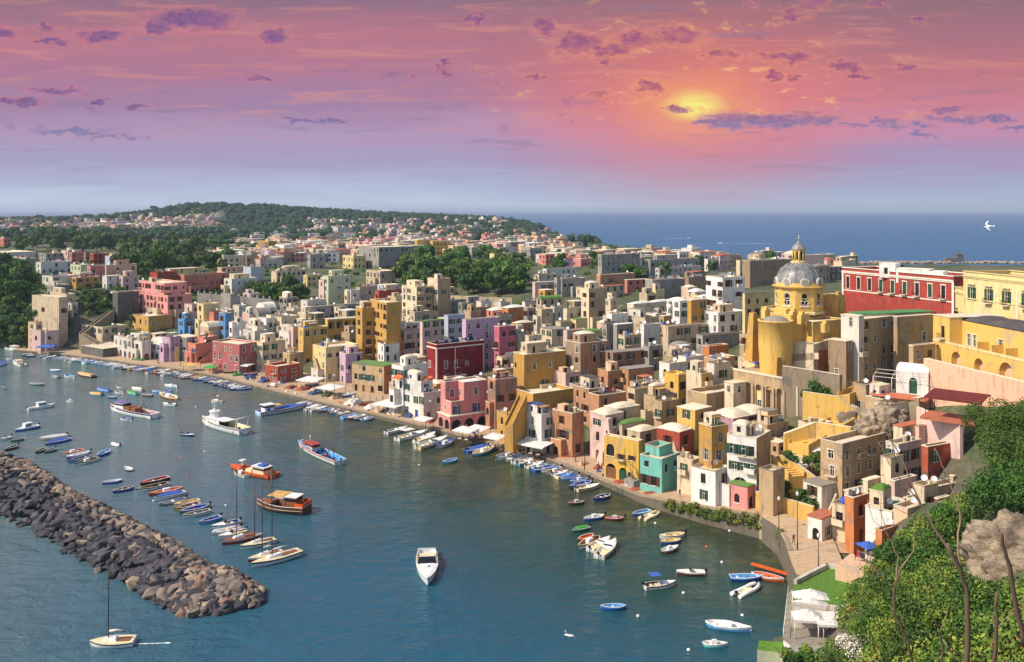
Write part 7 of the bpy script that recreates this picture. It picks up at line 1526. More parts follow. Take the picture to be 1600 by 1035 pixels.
grove(12, 405, 480, 452, 478, 3.2, 4.6, 'dark garden tree'); grove(7, 350, 440, 452, 466, 2.6, 3.6, 'small garden tree'); grove(16, 860, 1060, 408, 440, 3.5, 5.5, 'green tree'); grove(6, 1088, 1120, 412, 428, 3.5, 5, 'green tree')
grove(34, -30, 50, 425, 545, 3.8, 6.5, 'cliffside tree'); grove(6, -20, 60, 408, 422, 3, 4, 'cliff-top tree'); grove(8, 120, 175, 465, 500, 2.2, 3.4, 'dark cliffside bush'); grove(40, 0, 210, 366, 394, 6, 9, 'woodland tree'); grove(5, 205, 225, 400, 430, 3, 4, 'green tree'); grove(8, 150, 215, 478, 512, 1.8, 2.8, 'cliffside bush')
for (x, y, s) in [(62, 336, 9), (138, 338, 9), (240, 330, 8), (170, 339, 7)]:
    p = W(x, y + 4, 1800); p.z = gz(p.x, p.y) - 1; tree(p, s, 'pine', base='umbrella pine on the skyline', mats=['leaf_pine', 'leaf_dark'], grp='skyline pines')
p = W(915, 408, 700); p.z = gz(p.x, p.y); tree(p, 6.0, 'cypress', 'lone dark cypress standing against the sea', n=1400, mats=['leaf_pine', 'leaf_dark'])
p = W(1201, 412, 520); p.z = gz(p.x, p.y); tree(p, 6.0, 'round', 'dark round tree on the skyline left of the lantern', mats=['leaf_pine', 'leaf_dark'])
for (x, y, Y, s, lb) in [(1278, 612, 192, 3.0, 'dark green bush above the big yellow wall'), (1215, 770, 166, 2.6, 'dark tree in front of the yellow wall'), (1262, 782, 162, 2.4, 'dark tree beside the lower yellow stairway'), (1268, 722, 170, 2.2, 'shrub in the corner of the yellow stairs'), (1236, 716, 172, 1.8, 'shrub on the small yellow terrace'), (1368, 760, 158, 2.4, 'bush between the tan tower and white house')]:
    p = W(x, y, Y); tree((p.x, p.y, p.z - s * .9), s, 'round', lb, mats=['leaf_pine', 'leaf_dark', 'leaf_mid'])
# palm
def palm(p, h, label):
    root = empty('palm_tree', p); t = MB(); t.tube([(0, 0, -1), (0, 0, h)], [.35, .25], 'bark', 8); t.build('trunk', root); c = MB(); r = random.Random(2)
    for k in range(26):
        a = r.uniform(0, 6.28); el = r.uniform(-.3, 1.2); pts = []; 
        for j in range(6): q = j / 5; rr = 3.2 * q * math.cos(el * (1 - q)); pts.append(Vector((rr * math.cos(a), rr * math.sin(a), h + 3.0 * q * math.sin(el) - 1.9 * q * q)))
        sd_ = Vector((-math.sin(a), math.cos(a), 0)) * .42
        for j in range(5): c.poly([pts[j] - sd_ * (1 - j / 6), pts[j + 1] - sd_ * (1 - (j + 1) / 6), pts[j + 1] + sd_ * (1 - (j + 1) / 6), pts[j] + sd_ * (1 - j / 6)], 'leaf_pine')
    c.build('crown', root); tag(root, label, 'palm tree')
p = W(1408, 420, 330); palm((p.x, p.y, p.z - 4), 4.5, 'palm tree rising behind the red palazzo roof')
# far woods as one mass
FARH = [(c_.x, c_.y) for _, c_ in HOUSES if c_.y > 1000] + FARM; FA_ = np.array(FARH)
r = np.random.RandomState(4); cs, rs = [], []
tries = 0
while len(cs) < 3800 and tries < 60000:
    tries += 1; X = r.uniform(-1500, 120); Yy = r.uniform(1050, 2050)
    px_ = 800 + F * X / Yy
    if px_ < -120: continue
    g_ = gz(X, Yy) if tries % 1 == 0 else 0
    if g_ < 2: continue
    if Yy < 1300 and r.rand() > .5: continue
    dd_ = FA_ - np.array([X, Yy])
    if ((np.abs(dd_[:, 0]) < 13) & (dd_[:, 1] > -10) & (dd_[:, 1] < 45)).any(): continue
    s = r.uniform(4.5, 8.5); cs.append((X, Yy, g_ + s * .55)); rs.append(s)
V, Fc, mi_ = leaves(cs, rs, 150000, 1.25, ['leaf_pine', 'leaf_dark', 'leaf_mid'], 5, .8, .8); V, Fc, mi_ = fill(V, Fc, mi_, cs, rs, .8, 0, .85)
tag(link('woodland', leafmesh('woodland', V, Fc, mi_, ['leaf_pine', 'leaf_dark', 'leaf_mid'])), 'dark green woods covering the far hill and headland', None, None, 'stuff')
# scrub between the far houses and on the near slope
def scrub(n, fn, size, rad, mats, seed, per, name, label, flat=.6, surf=.3):
    r = np.random.RandomState(seed); cs, rs = [], []; t = 0
    while len(cs) < n and t < n * 30:
        t += 1; q = fn(r)
        if q is None: continue
        X, Yy = q; g_ = gz(X, Yy)
        if g_ < 1.5: continue
        s = r.uniform(*rad); cs.append((X, Yy, g_ + s * .2)); rs.append(s)
    V, Fc, mi_ = leaves(cs, rs, len(cs) * per, size, mats, seed, flat, surf); tag(link(name, leafmesh(name, V, Fc, mi_, mats)), label, None, None, 'stuff')
def f1(r):
    x, y = r.uniform(-350, 1100), r.uniform(352, 470); Y = H; 
    Yy = r.uniform(380, 1150); return ((x - 800) * Yy / F, Yy)
scrub(1300, f1, .8, (1.6, 3.4), GM, 8, 50, 'undergrowth', 'green scrub between the far houses')
def f2(r): return (-r.uniform(150, 520), r.uniform(360, 520))
scrub(1100, f2, .45, (1.5, 3.0), GM, 9, 90, 'undergrowth', 'scrub covering the left cliff')
def f3(r):
    Yy = r.uniform(42, 122); x = r.uniform(1190, 1700); X = (x - 800) * Yy / F
    z = gz(X, Yy); y = HY + F * (H - z) / Yy
    if x < 1310 + (118 - Yy) * 1.0 and Yy > 85: return None
    if y < 735 or y > 1120: return None
    if 1495 < x < 1640 and 800 < y < 925: return None
    return (X, Yy)
scrub(760, f3, .15, (.7, 1.7), ['leaf_dark', 'leaf_mid', 'leaf_mid', 'leaf_light', 'leaf_light', 'leaf_yellow'], 10, 290, 'undergrowth', 'thick green undergrowth on the near slope', .7, .35)
scrub(190, f3, .12, (.6, 1.3), ['leaf_olive', 'leaf_dry', 'leaf_light'], 12, 220, 'dry_grass', 'dry ochre grass on the near slope', .8, .2)
def f4(r):
    x, y = r.uniform(1340, 1640), r.uniform(800, 1070)
    if y < 880 - (x - 1350) * .62 or (1505 < x < 1640 and 805 < y < 915): return None
    Yy = hit(x, y)
    return ((x - 800) * Yy / F, Yy) if Yy and Yy < 125 else None
scrub(300, f4, .14, (.5, 1.2), ['leaf_dark', 'leaf_mid', 'leaf_mid', 'leaf_light', 'leaf_yellow', 'leaf_olive', 'leaf_dry'], 19, 240, 'undergrowth', 'yellow-green scrub on the steep near bank', .8, .3)
# big shrubs of the near slope
SHR = [(1588,722,112,5.0,'large dark green shrub at the right edge below the peach wall'),(1552,650,138,3.6,'dark climbing shrub beside the rusty canopy'),(1592,640,136,3.6,'dark shrub at the right edge under the peach wall'),(1590,790,104,4.2,'dark shrub above the pale rock'),(1470,840,100,3.4,'bright green shrub below the orange houses'),(1500,818,104,2.8,'green shrub at the foot of the patchy red house'),(1430,890,98,3.2,'green shrub right of the laundry terrace'),(1400,940,94,3.0,'green shrub right of the large white awning'),(1375,985,92,2.6,'green shrub below the large white awning'),(1310,1015,90,3.0,'dark green shrub at the bottom beside the dining deck'),(1345,1030,84,2.6,'white-flowering shrub at the bottom edge'),(1460,990,76,2.6,'green shrub in the lower right thicket'),(1560,960,70,2.4,'green shrub under the pale rock'),(1250,1030,96,2.2,'dark shrub behind the boathouse'),(1395,865,104,2.2,'small green shrub near the laundry lines'),(1520,1010,62,2.0,'leafy shrub at the bottom right'),(1420,1020,74,2.2,'leafy shrub at the bottom centre right')]
for i, (x, y, Y, s, lb) in enumerate(SHR):
    Y = min(Y, (hit(x, y + 12) or Y) - .3 * s) if Y < 106 else Y
    p = W(x, y, Y); z = gz(p.x, p.y); z = min(max(p.z - s * .9, z - .5), p.z); r = random.Random(i); c = [(r.uniform(-.7, .7) * s, r.uniform(-.6, .6) * s, r.uniform(.2, 1.1) * s) for _ in range(14)]; rd = [r.uniform(.3, .55) * s for _ in range(14)]
    mts = ['leaf_dark', 'leaf_mid', 'leaf_mid'] if s > 3 else ['leaf_dark', 'leaf_mid', 'leaf_light']
    if 'flower' in lb: mts = ['leaf_mid', 'flower', 'leaf_light', 'flower']
    V, Fc, mi_ = leaves(c, rd, int(4500 + s * 2000), .13 if Y > 90 else .095, mts, i + 60, .9, .6); root = empty('shrub', (p.x, p.y, z)); o = link('crown', leafmesh('crown', V, Fc, mi_, mts), root); t_ = MB()
    for k in range(4): t_.tube([(0, 0, -.5), tuple(Vector(c[k]) * .6), c[k]], [.12, .08, .03], 'bark', 5, False)
    t_.build('stem', root); tag(root, lb, 'shrub', 'shrubs of the near slope')
# pale rock outcrop
m, t, b = newmat('outcrop_rock'); g = t.new('ShaderNodeNewGeometry'); n1, _ = t.noise(g.outputs['Position'], .5, 6, .7, .8); n2, _ = t.noise(t.vmath('MULTIPLY', g.outputs['Position'], (1, 1, 3.5)), 1.2, 6, .7)
c = t.mix(t.mapr(n1, .35, .65), lin(184, 164, 138), lin(124, 108, 92)); c = t.mix(t.math('MULTIPLY', t.mapr(n2, .5, .7), .6), c, lin(88, 84, 60)); t.l.new(c, b.inputs['Base Color']); b.inputs['Roughness'].default_value = .95
bp = t.new('ShaderNodeBump'); bp.inputs['Distance'].default_value = .35; t.l.new(n2, bp.inputs['Height']); t.l.new(bp.outputs[0], b.inputs['Normal'])
def outcrop(x, y, Y, sx, sy, sz, seed, label):
    from mathutils import noise as mn
    p = W(x, y, Y); bm = bmesh.new(); bmesh.ops.create_icosphere(bm, subdivisions=5, radius=1)
    for v_ in bm.verts:
        q = v_.co * 1.3 + Vector((seed, 0, 0)); f = 1 + .38 * mn.noise(q) + .26 * mn.noise(q * 2.6) + .12 * mn.noise(q * 7) + .05 * mn.noise(q * 18); v_.co = Vector((v_.co.x * sx * f, v_.co.y * sy * f, v_.co.z * sz * f))
    me = bpy.data.meshes.new('rock_outcrop'); bm.to_mesh(me); bm.free(); me.materials.append(MATS['outcrop_rock']); me.polygons.foreach_set('use_smooth', [True] * len(me.polygons)); o = link('rock_outcrop', me, None, p); tag(o, label, 'rock')
outcrop(1590, 868, (hit(1590, 880) or 80) - 1.2, 4.2, 3.2, 3.2, 1.0, 'large pale limestone outcrop behind the bare branches'); outcrop(1388, 660, 172, 3.6, 3, 3.4, 9.0, 'brown rock face under the white arched pavilion'); outcrop(1335, 655, 186, 3.5, 3, 2.4, 14.0, 'dark rock beside the ochre ramp')
outcrop(1362, 664, 172, 2.8, 2.4, 2.4, 19.0, 'grey rounded rock hump above the tan tower house')
# bare trees in the foreground: pixel polylines at a set distance
def bare(Y, lines, label):
    root = None; base = lines[0][0][0]; bp_ = W(base[0], base[1], Y); root = empty('bare_tree', bp_)
    for k, (pts, r0, r1) in enumerate(lines):
        r = random.Random(k + int(Y)); P3 = [W(x, y, Y + (k % 3 - 1) * .5 * (i / max(1, len(pts) - 1))) - bp_ for i, (x, y) in enumerate(pts)]; Q = []
        for i in range(len(P3) - 1):
            for j in range(3): q = P3[i].lerp(P3[i + 1], j / 3); Q.append(q + Vector((r.uniform(-1, 1), 0, r.uniform(-1, 1))) * (.05 if j else 0))
        Q.append(P3[-1]); n = len(Q); m = MB(); m.tube(Q, [(r0 + (r1 - r0) * i / (n - 1)) * .72 for i in range(n)], 'bark' if k == 0 else 'bark_pale', 7); m.build('trunk' if k == 0 else 'branch', root)
    tag(root, label, 'bare tree', 'bare trees on the near slope')
bare(42, [([(1510,1060),(1512,980),(1512,930),(1500,890),(1480,850)], .19, .12), ([(1502,895),(1470,840),(1440,790),(1400,700),(1372,660)], .10, .02), ([(1500,890),(1497,850),(1500,800),(1480,740),(1460,700)], .09, .02), ([(1500,850),(1517,825),(1522,790)], .04, .012), ([(1440,790),(1400,740),(1372,690)], .05, .015), ([(1400,720),(1386,650),(1400,612)], .035, .01), ([(1456,816),(1410,800),(1360,780)], .03, .01)], 'tall forked bare tree in front of the limestone outcrop')
bare(44, [([(1432,1060),(1418,1000),(1398,960),(1398,920),(1406,890)], .10, .07), ([(1406,892),(1428,860),(1430,815)], .055, .015), ([(1398,930),(1404,870),(1390,840),(1365,815),(1355,780)], .05, .012), ([(1390,842),(1376,800),(1380,760)], .03, .01)], 'crooked bare tree left of the forked one')
bare(36, [([(1600,1010),(1590,960),(1580,900),(1570,860),(1563,832)], .15, .09), ([(1563,834),(1552,815)], .05, .02), ([(1568,850),(1570,836)], .04, .03), ([(1592,966),(1600,930)], .04, .02)], 'thick broken bare trunk at the right edge')
bare(40, [([(1552,1060),(1556,990),(1558,925)], .13, .09), ([(1555,990),(1570,968),(1585,955)], .04, .012), ([(1556,985),(1548,960)], .03, .01)], 'short snapped bare trunk near the bottom right')
bare(46, [([(1470,1060),(1474,1010),(1468,985),(1450,955)], .08, .04), ([(1474,1000),(1500,1040)], .05, .06), ([(1470,985),(1480,950)], .03, .01)], 'low twisted bare stem at the bottom right')
# ivy on the retaining wall
cs, rs = [], []; r = np.random.RandomState(3)
for i in range(130):
    x = r.uniform(1040, 1225); p, nn = quaypt(x, -.1); hgt = p.z; cs.append((p.x, p.y, r.uniform(.45, 1.0) * hgt)); rs.append(r.uniform(.35, .8))
V, Fc, mi_ = leaves(cs, rs, 16000, .16, ['leaf_mid', 'leaf_light', 'leaf_olive', 'leaf_dark'], 31, 1.0, .3)
tag(link('ivy', leafmesh('ivy', V, Fc, mi_, ['leaf_mid', 'leaf_light', 'leaf_olive', 'leaf_dark'])), 'green ivy hanging over the promenade retaining wall', None, None, 'stuff')
# ================================================================ quay furniture
def on_quay(x, inland): p, nn = quaypt(x, inland); return p, nn
AWN = [(522, 588, 6.2, 5.5, 'canvas', 'white square awning furthest left on the quay', .2), (528, 0, 0, 0, '', '', 0)]
def awning(x, y, w_, d_, rz, label, mat='canvas', h_=2.8, peak=.35, z=1.3):
    p = S(x, y, z); canopy((p.x, p.y, z - .0), w_, d_, h_, R(rz), mat, 'awning', label, .25, 'awning', 'iron', peak); return p
A1 = awning(486, 606, 7.5, 6.5, -25, 'white awning by the low red quay house'); A2 = awning(517, 619, 7.5, 6, -35, 'white peaked awning left of the tan quay house'); A3 = awning(612, 646, 9, 6.5, -35, 'big white awning left of the pink quayside house')
A4 = awning(662, 671, 4.6, 3.2, -40, 'small white awning at the foot of the pink quayside house'); A5 = awning(728, 689, 5.6, 4.2, -35, 'white awning in front of the pink arcade'); A6 = awning(748, 686, 5.2, 3.8, -35, 'grey-white awning right beside the pink arcade', 'canvas')
A7 = awning(774, 700, 4.6, 4, -35, 'white square awning beside the ochre wall'); A8 = awning(828, 710, 10.5, 5, -35, 'long white awning of the white quayside cafe'); A9 = awning(383, 582, 6, 4, -25, 'white awning on the quay left of the deep pink house'); awning(300, 579, 5, 4, -20, 'cream awning on the left quay', 'canvas_tan', 2.2); awning(74, 552, 7, 5, -10, 'blue awning below the beige cliff tower', 'canvas_blue')
awning(330, 583, 4.5, 3.5, -20, 'green awning beside the cream quay awning', 'canvas_green', 2.2)
for (x, y, Y, w_, mt, lb) in [(623, 590, 256, 3.0, 'canvas_orange', 'pale orange window awning on the white stepped house'), (664, 592, 256, 4.2, 'canvas_orange', 'bright orange awning beside the deep red cube house')]:
    p = W(x, y, Y); canopy((p.x, p.y, p.z - 2), w_, 2.4, 2, R(-35), mt, 'awning', lb, .6, 'awning')
# tables and chairs under the awnings
tm = MB(); tm.box(-.4, .4, -.4, .4, .72, .75, 'canvas'); tm.tube([(0, 0, 0), (0, 0, .72)], .05, 'iron', 6); tm.box(-.25, .25, -.25, .25, 0, .03, 'iron')
def mk_table():
    r = empty('cafe_table', (0, 0, 0)); a = MB(); a.box(-.42, .42, -.42, .42, .72, .76, 'canvas'); a.build('tabletop', r); b = MB(); b.tube([(0, 0, .03), (0, 0, .72)], .05, 'iron', 6); b.box(-.25, .25, -.25, .25, 0, .03, 'iron'); b.build('leg', r); return r
def mk_chair():
    r = empty('cafe_chair', (0, 0, 0)); a = MB(); a.box(-.22, .22, -.22, .22, .43, .47, 'frame_brown'); a.build('seat', r); b = MB(); b.box(-.22, .22, .19, .23, .5, .9, 'frame_brown'); b.build('backrest', r)
    for sx in (-.2, .2):
        for sy in (-.2, .2): l = MB(); l.box(-.02, .02, -.02, .02, 0, .43 if sy < 0 else .5, 'frame_brown'); l.build('leg', r, (sx, sy, 0))
    return r
def dup(root, loc, rz):
    r = root.copy(); COL.objects.link(r); r.location = loc; r.rotation_euler = (0, 0, rz)
    for ch in list(root.children): c = ch.copy(); COL.objects.link(c); c.parent = r
    return r
T0, C0 = mk_table(), mk_chair(); first = [True]; rr_ = random.Random(8)
NAMES = {id(A1): 0}
for (A_, nx, ny, rz, lb) in [(A1, 3, 2, -25, 'white awning by the low red quay house'), (A2, 3, 2, -35, 'white peaked awning left of the tan quay house'), (A3, 4, 2, -35, 'big white awning left of the pink quayside house'), (A5, 2, 2, -35, 'white awning in front of the pink arcade'), (A6, 2, 2, -35, 'grey-white awning beside the pink arcade'), (A7, 2, 1, -35, 'white square awning beside the ochre wall'), (A8, 4, 2, -35, 'long white cafe awning')]:
    for i in range(nx):
        for j in range(ny):
            o = Vector(((i - (nx - 1) / 2) * 2.1, (j - (ny - 1) / 2) * 2.0 - .3, 0)); q = Matrix.Rotation(R(rz), 4, 'Z') @ o; p = (A_.x + q.x, A_.y + q.y, 1.3)
            t_ = T0 if first[0] else dup(T0, p, 0); t_.location = p; t_.rotation_euler = (0, 0, R(rz)); tag(t_, 'white-topped cafe table under the ' + lb, 'table', 'quayside cafe tables')
            for k in (0, 1, 2):
                a = R(rz) + k * 2.09 + .3; c_ = C0 if first[0] and k == 0 else dup(C0, p, 0); c_.location = (p[0] + .72 * math.sin(a), p[1] - .72 * math.cos(a), 1.3); c_.rotation_euler = (0, 0, a + math.pi); tag(c_, 'brown cafe chair under the ' + lb, 'chair', 'quayside cafe chairs')
            first[0] = False
# heaps of nets and covered stacks along the quay
def heap(p, L, Wd, h, mat, label, seed, rz=0):
    from mathutils import noise as mn
    m = MB(); N = 14; n0 = 0
    for i in range(N + 1):
        for j in range(N + 1):
            a, b = 2 * i / N - 1, 2 * j / N - 1; e = max(0, 1 - (a * a) ** 1.5) * max(0, 1 - (b * b) ** 1.5); z = h * e ** .5 * (.75 + .5 * mn.noise(Vector((a * 2.2 + seed, b * 2, 0)))) + .12 * e * mn.noise(Vector((a * 7, b * 7 + seed, 3)))
            m.v.append((a * L / 2, b * Wd / 2, max(0, z)))
    for i in range(N):
        for j in range(N): q = i * (N + 1) + j; m.face((q, q + N + 1, q + N + 2, q + 1), mat, False)
    o = m.build('net_heap', None, p, rz); AUTO.append((o, label, *pix(p), 'boat')); tag(o, None, 'net heap', 'fishing nets heaped on the quay')
hr = random.Random(6)
for x, ins, L, h, mt, lb in [(532, 5, 6, 1.6, 'net_white', 'white covered net heap'), (566, 5, 6, 1.6, 'net_white', 'white covered net heap'), (580, 4, 5, 1.4, 'net_tan', 'tan fishing net heap'), (598, 4.5, 5, 1.5, 'net_white', 'white covered net heap'), (611, 4, 5, 1.4, 'net_tan', 'tan fishing net heap'), (622, 4.5, 4, 1.3, 'net_blue', 'dark blue net heap'), (470, 6, 5, 1.2, 'net_blue', 'dark blue net heap'), (446, 7, 5, 1.1, 'net_red', 'red-brown net heap'), (455, 10, 4, 1.0, 'net_tan', 'tan fishing net heap'), (484, 7, 5, 1.2, 'net_green', 'green net heap'), (430, 6, 4, 1.0, 'net_red', 'red-brown net heap'), (500, 6, 4, 1.2, 'net_tan', 'tan fishing net heap'),
      (312, 6, 4, 1.3, 'net_red', 'red-brown net heap'), (322, 5, 4, 1.2, 'net_tan', 'tan fishing net heap'), (352, 5, 4, 1.4, 'net_green', 'green net heap'), (372, 5, 4, 1.4, 'net_blue', 'dark blue net heap'), (392, 6, 5, 1.3, 'net_blue', 'dark blue net heap'), (408, 6, 4, 1.0, 'net_white', 'white covered net heap'), (192, 6, 4, 1.0, 'net_green', 'green net heap'), (202, 6, 3, .9, 'net_green', 'green net heap'), (640, 5, 5, 1.2, 'net_tan', 'tan fishing net heap'), (655, 4, 4, 1.0, 'net_red', 'red-brown net heap'),
      (958, 2.2, 3.2, .5, 'net_red', 'orange-red fishing net spread out'), (985, 1.8, 3, .4, 'net_red', 'orange-red fishing net spread out'), (1003, 2, 2.4, .4, 'net_red', 'orange-red fishing net spread out'), (893, 3.5, 2.4, 1, 'net_tan', 'tan fishing net heap'), (912, 4, 2, .9, 'net_red', 'red-brown net heap')]:
    p, nn = quaypt(x, ins); heap(p, L, L * .62, h, mt, lb, hr.uniform(0, 50), math.atan2(nn.y, nn.x) + hr.uniform(-.5, .5))
cr0 = empty('fish_crate', (0, 0, 0)); m = MB(); m.box(-.4, .4, -.28, .28, 0, .06, 'hull_blue'); [m.box(*q, .06, .36, 'hull_blue') for q in ((-.4, .4, -.28, -.25), (-.4, .4, .25, .28), (-.4, -.37, -.25, .25), (.37, .4, -.25, .25))]; cme = {'blue': m_mesh(m, 'fish_crate')}; bpy.data.objects.remove(cr0)
for cn in ('white', 'orange', 'wood'):
    q_ = cme['blue'].copy(); q_.materials[0] = MATS['hull_' + cn]; cme[cn] = q_
for k in range(60):
    x = hr.choice([hr.uniform(300, 520), hr.uniform(520, 690), hr.uniform(700, 990)]); p, nn = quaypt(x, hr.uniform(1.2, 5 if x > 690 else 9)); cn = hr.choice(list(cme)); o = link('fish_crate', cme[cn], None, (p.x, p.y, p.z + .002), hr.uniform(0, 3)); tag(o, None, 'crate', 'fish crates on the quay'); AUTO.append((o, '%s fish crate on the quay' % cn.replace('wood', 'wooden'), *pix(p), 'boat'))
# boats hauled out on the quay
hi_ = random.Random(15)
for x, ins, c in [(338, 6, 'wood'), (362, 8, 'blue'), (384, 9, 'blue'), (400, 10, 'grey'), (520, 8, 'white'), (505, 10, 'blue'), (548, 6, 'red'), (440, 12, 'wood'), (466, 12, 'skyblue')]:
    p, nn = quaypt(x, ins); o = boat(0, 0, 0, 0, 'row', c, 'white' if hi_.random() < .5 else 'wood', center=Vector((p.x, p.y, 0)), head=math.atan2(nn.y, nn.x) + hi_.uniform(-.6, .6), L=4.8, group='boats hauled out on the quay'); o.location.z = p.z + .33
# street lamps
def lamp(p, h, label, lantern=True):
    root = empty('street_lamp', p); m = MB(); m.tube([(0, 0, -.1), (0, 0, h * .15), (0, 0, h)], [.12, .08, .05], 'iron', 8); m.build('pole', root)
    if lantern: m = MB(); m.lathe([(.05, h), (.22, h + .1), (.26, h + .5), (.05, h + .75)], 'dish', 8); m.build('lantern', root)
    tag(root, label, 'street lamp', 'lamps and poles along the quay')
for i, (x, ins, h, lb) in enumerate([(908, 1.0, 9.5, 'tall dark pole on the quay by the pink buttress'), (964, 2.2, 7.5, 'pole beside the wooden crane on the quay'), (1076, 1.2, 8.0, 'tall dark pole in front of the white low house'), (1094, 1.4, 6.0, 'dark lamp pole right of the tall pole'), (665, 2, 6, 'lamp pole left of the pink quayside house'), (566, 3, 7, 'lamp pole among the net heaps'), (502, 5, 7, 'lamp pole by the white awnings'), (268, 4, 7, 'thin pole on the left quay'), (328, 5, 8, 'thin pole left of the deep pink house'), (1190, 2, 7, 'dark lamp pole on the promenade bend')]):
    p, nn = quaypt(x, ins); lamp(p, h, lb, i in (4, 5, 6, 3, 9))
for (x, y, h, z, lb) in [(1246, 858, 8.5, 5.6, 'tall dark pole on the promenade'), (1279, 892, 4.8, 7.0, 'lamp post beside the turfed terrace'), (1217, 828, 5, 5.0, 'lamp post near the promenade parapet')]:
    lamp(S(x, y, z), h, lb)
# small wooden derrick on the quay
p, nn = quaypt(972, 2.8); root = empty('quay_crane', p, R(-50)); m = MB(); m.box(-1.4, 1.4, -1.1, 1.1, 0, 1.3, 'wall_grey'); m.build('base', root); m = MB(); m.tube([(0, 0, 1.3), (-.9, 0, 4.6)], .16, 'wood_pale', 6); m.tube([(.7, 0, 1.3), (-1.0, 0, 4.0)], .14, 'wood_pale', 6); m.tube([(-.9, 0, 4.6), (-2.2, 0, 5.3)], .1, 'wood_pale', 6); m.build('jib', root); tag(root, 'wooden hoist on a grey block at the quay edge', 'crane')
# promenade: paved path beyond the quay end
def sheet(pts, mat, name, label, z=.0, thick=.4):
    m = MB(); n = len(pts); m.poly([tuple(p) for p in pts], mat)
    for i in range(n): a, b = pts[i], pts[(i + 1) % n]; m.poly([(a.x, a.y, a.z - 6), (b.x, b.y, b.z - 6), tuple(b), tuple(a)], 'quay_stone')
    o = m.build(name); tag(o, label, None, None, 'structure')
sheet([S(1214, 823, 4.9), S(1227, 847, 5.2), S(1234, 872, 5.3), S(1244, 897, 5.4), S(1262, 905, 5.4), S(1300, 905, 5.8), S(1318, 880, 5.8), S(1300, 838, 5.6), S(1262, 818, 5.4), S(1220, 800, 5.0), S(1190, 800, 4.6), S(1190, 807, 4.6)], 'paving', 'promenade', 'paved promenade bending round the harbour end')
# orange planks and hauled boat at the slip
m = MB(); M_ = Matrix.Rotation(R(-35), 4, 'Z'); m.box(-3.5, 3.5, -.3, .3, .2, .5, 'hull_orange'); o = m.build('plank', None, S(1205, 893, .5), R(-42)); tag(o, 'orange plank lying across the slipway', 'plank')
# laundry terrace at lower right
def laundry(p, L, rz, label, n=7, seed=1):
    root = empty('washing_line', p, rz); m = MB(); [m.tube([(x, 0, 0), (x, 0, 2.0)], .04, 'iron', 5) for x in (0, L)]; m.build('pole', root); m = MB(); m.tube([(0, 0, 1.95), (L / 2, 0, 1.85), (L, 0, 1.95)], .012, 'canvas', 4); m.build('line', root); r = random.Random(seed); x = .2
    for k in range(n):
        ww = r.uniform(.4, .9); hh = r.uniform(.6, 1.1)
        if x + ww > L - .2: break
        c = MB(); c.box(x, x + ww, -.012, .012, 1.88 - hh, 1.88, r.choice(['cloth_white', 'cloth_blue', 'cloth_red', 'canvas', 'cloth_dark', 'hull_pinkish'])); c.build('laundry', root); x += ww + .1
    tag(root, label, 'washing line', 'washing lines')
p = W(1336, 880, 128); laundry((p.x, p.y, p.z), 5, R(-60), 'washing line with dark and pale clothes on the lower terrace', seed=3); p = W(1182, 660, 196); laundry((p.x, p.y, p.z), 5.5, R(-30), 'washing line with white sheets above the white balcony house', seed=5); p = W(1352, 462, 240); laundry((p.x, p.y, p.z - 1), 3, R(-40), 'pale sheet hanging on the red palazzo', 3, seed=7)
p = W(1356, 880, 126); root = empty('laundry_terrace', (p.x, p.y, p.z - 3)); m = MB(); m.box(-3.5, 3.5, -3, 3, -6, 2.6, 'wall_peach', Matrix.Rotation(R(-40), 4, 'Z')); m.build('deck', root); tag(root, 'small peach terrace deck under the washing line', 'terrace')
p = W(1356, 850, 127); canopy((p.x, p.y, p.z - 2.2), 2.6, 2.6, 2.0, R(20), 'canvas_blue', 'parasol', 'blue and white parasol on the laundry terrace', 0, 'parasol', 'iron', .5)
# ================================================================ people
def person_mesh():
    me = bpy.data.meshes.new('person'); J = [(0,0,.95),(0,0,1.15),(0,0,1.42),(0,.01,1.55),(0,0,1.68),(.19,0,1.42),(.27,-.02,1.14),(.30,-.14,.90),(-.19,0,1.42),(-.28,.03,1.14),(-.27,.10,.88),(.10,0,.90),(.13,-.10,.50),(.12,-.02,.07),(.12,-.15,.04),(-.10,0,.90),(-.12,.05,.50),(-.13,.16,.07),(-.13,.05,.04)]
    E = [(0,1),(1,2),(2,3),(3,4),(2,5),(5,6),(6,7),(2,8),(8,9),(9,10),(0,11),(11,12),(12,13),(13,14),(0,15),(15,16),(16,17),(17,18)]; rad = [.15,.14,.15,.06,.105,.065,.05,.035,.065,.05,.035,.095,.065,.045,.035,.095,.065,.045,.035]
    me.from_pydata(J, E, []); o = bpy.data.objects.new('tmp', me); COL.objects.link(o); md = o.modifiers.new('s', 'SKIN'); 
    for v_, r_ in zip(me.skin_vertices[0].data, rad): v_.radius = (r_, r_ * .8)
    me.skin_vertices[0].data[0].use_root = True; o.modifiers.new('d', 'SUBSURF').levels = 1
    dg = bpy.context.evaluated_depsgraph_get(); em = bpy.data.meshes.new_from_object(o.evaluated_get(dg)); bpy.data.objects.remove(o); return em
BASE_P = person_mesh(); PERS = [None]
def person(p, rz, top, legs, label):
    me = BASE_P.copy(); me.materials.clear(); [me.materials.append(MATS[q]) for q in ('skin', top, legs, 'hair')]
    for f in me.polygons:
        z = f.center.z; f.material_index = 3 if z > 1.70 or (z > 1.6 and f.center.y > .04) else 0 if z > 1.47 or (abs(f.center.x) > .24 and z < 1.1) else 1 if z > .97 else 2 if z > .1 else 3
        f.use_smooth = True
    o = link('person', me, None, p, rz); PERS[0] = o; tag(o, label, 'person', 'people on the quay')
PP = [(1240, 5.4, 838, 'cloth_red', 'cloth_dark', 'person in red top walking on the promenade'), (0, 0, 0, 0, 0, 0)]
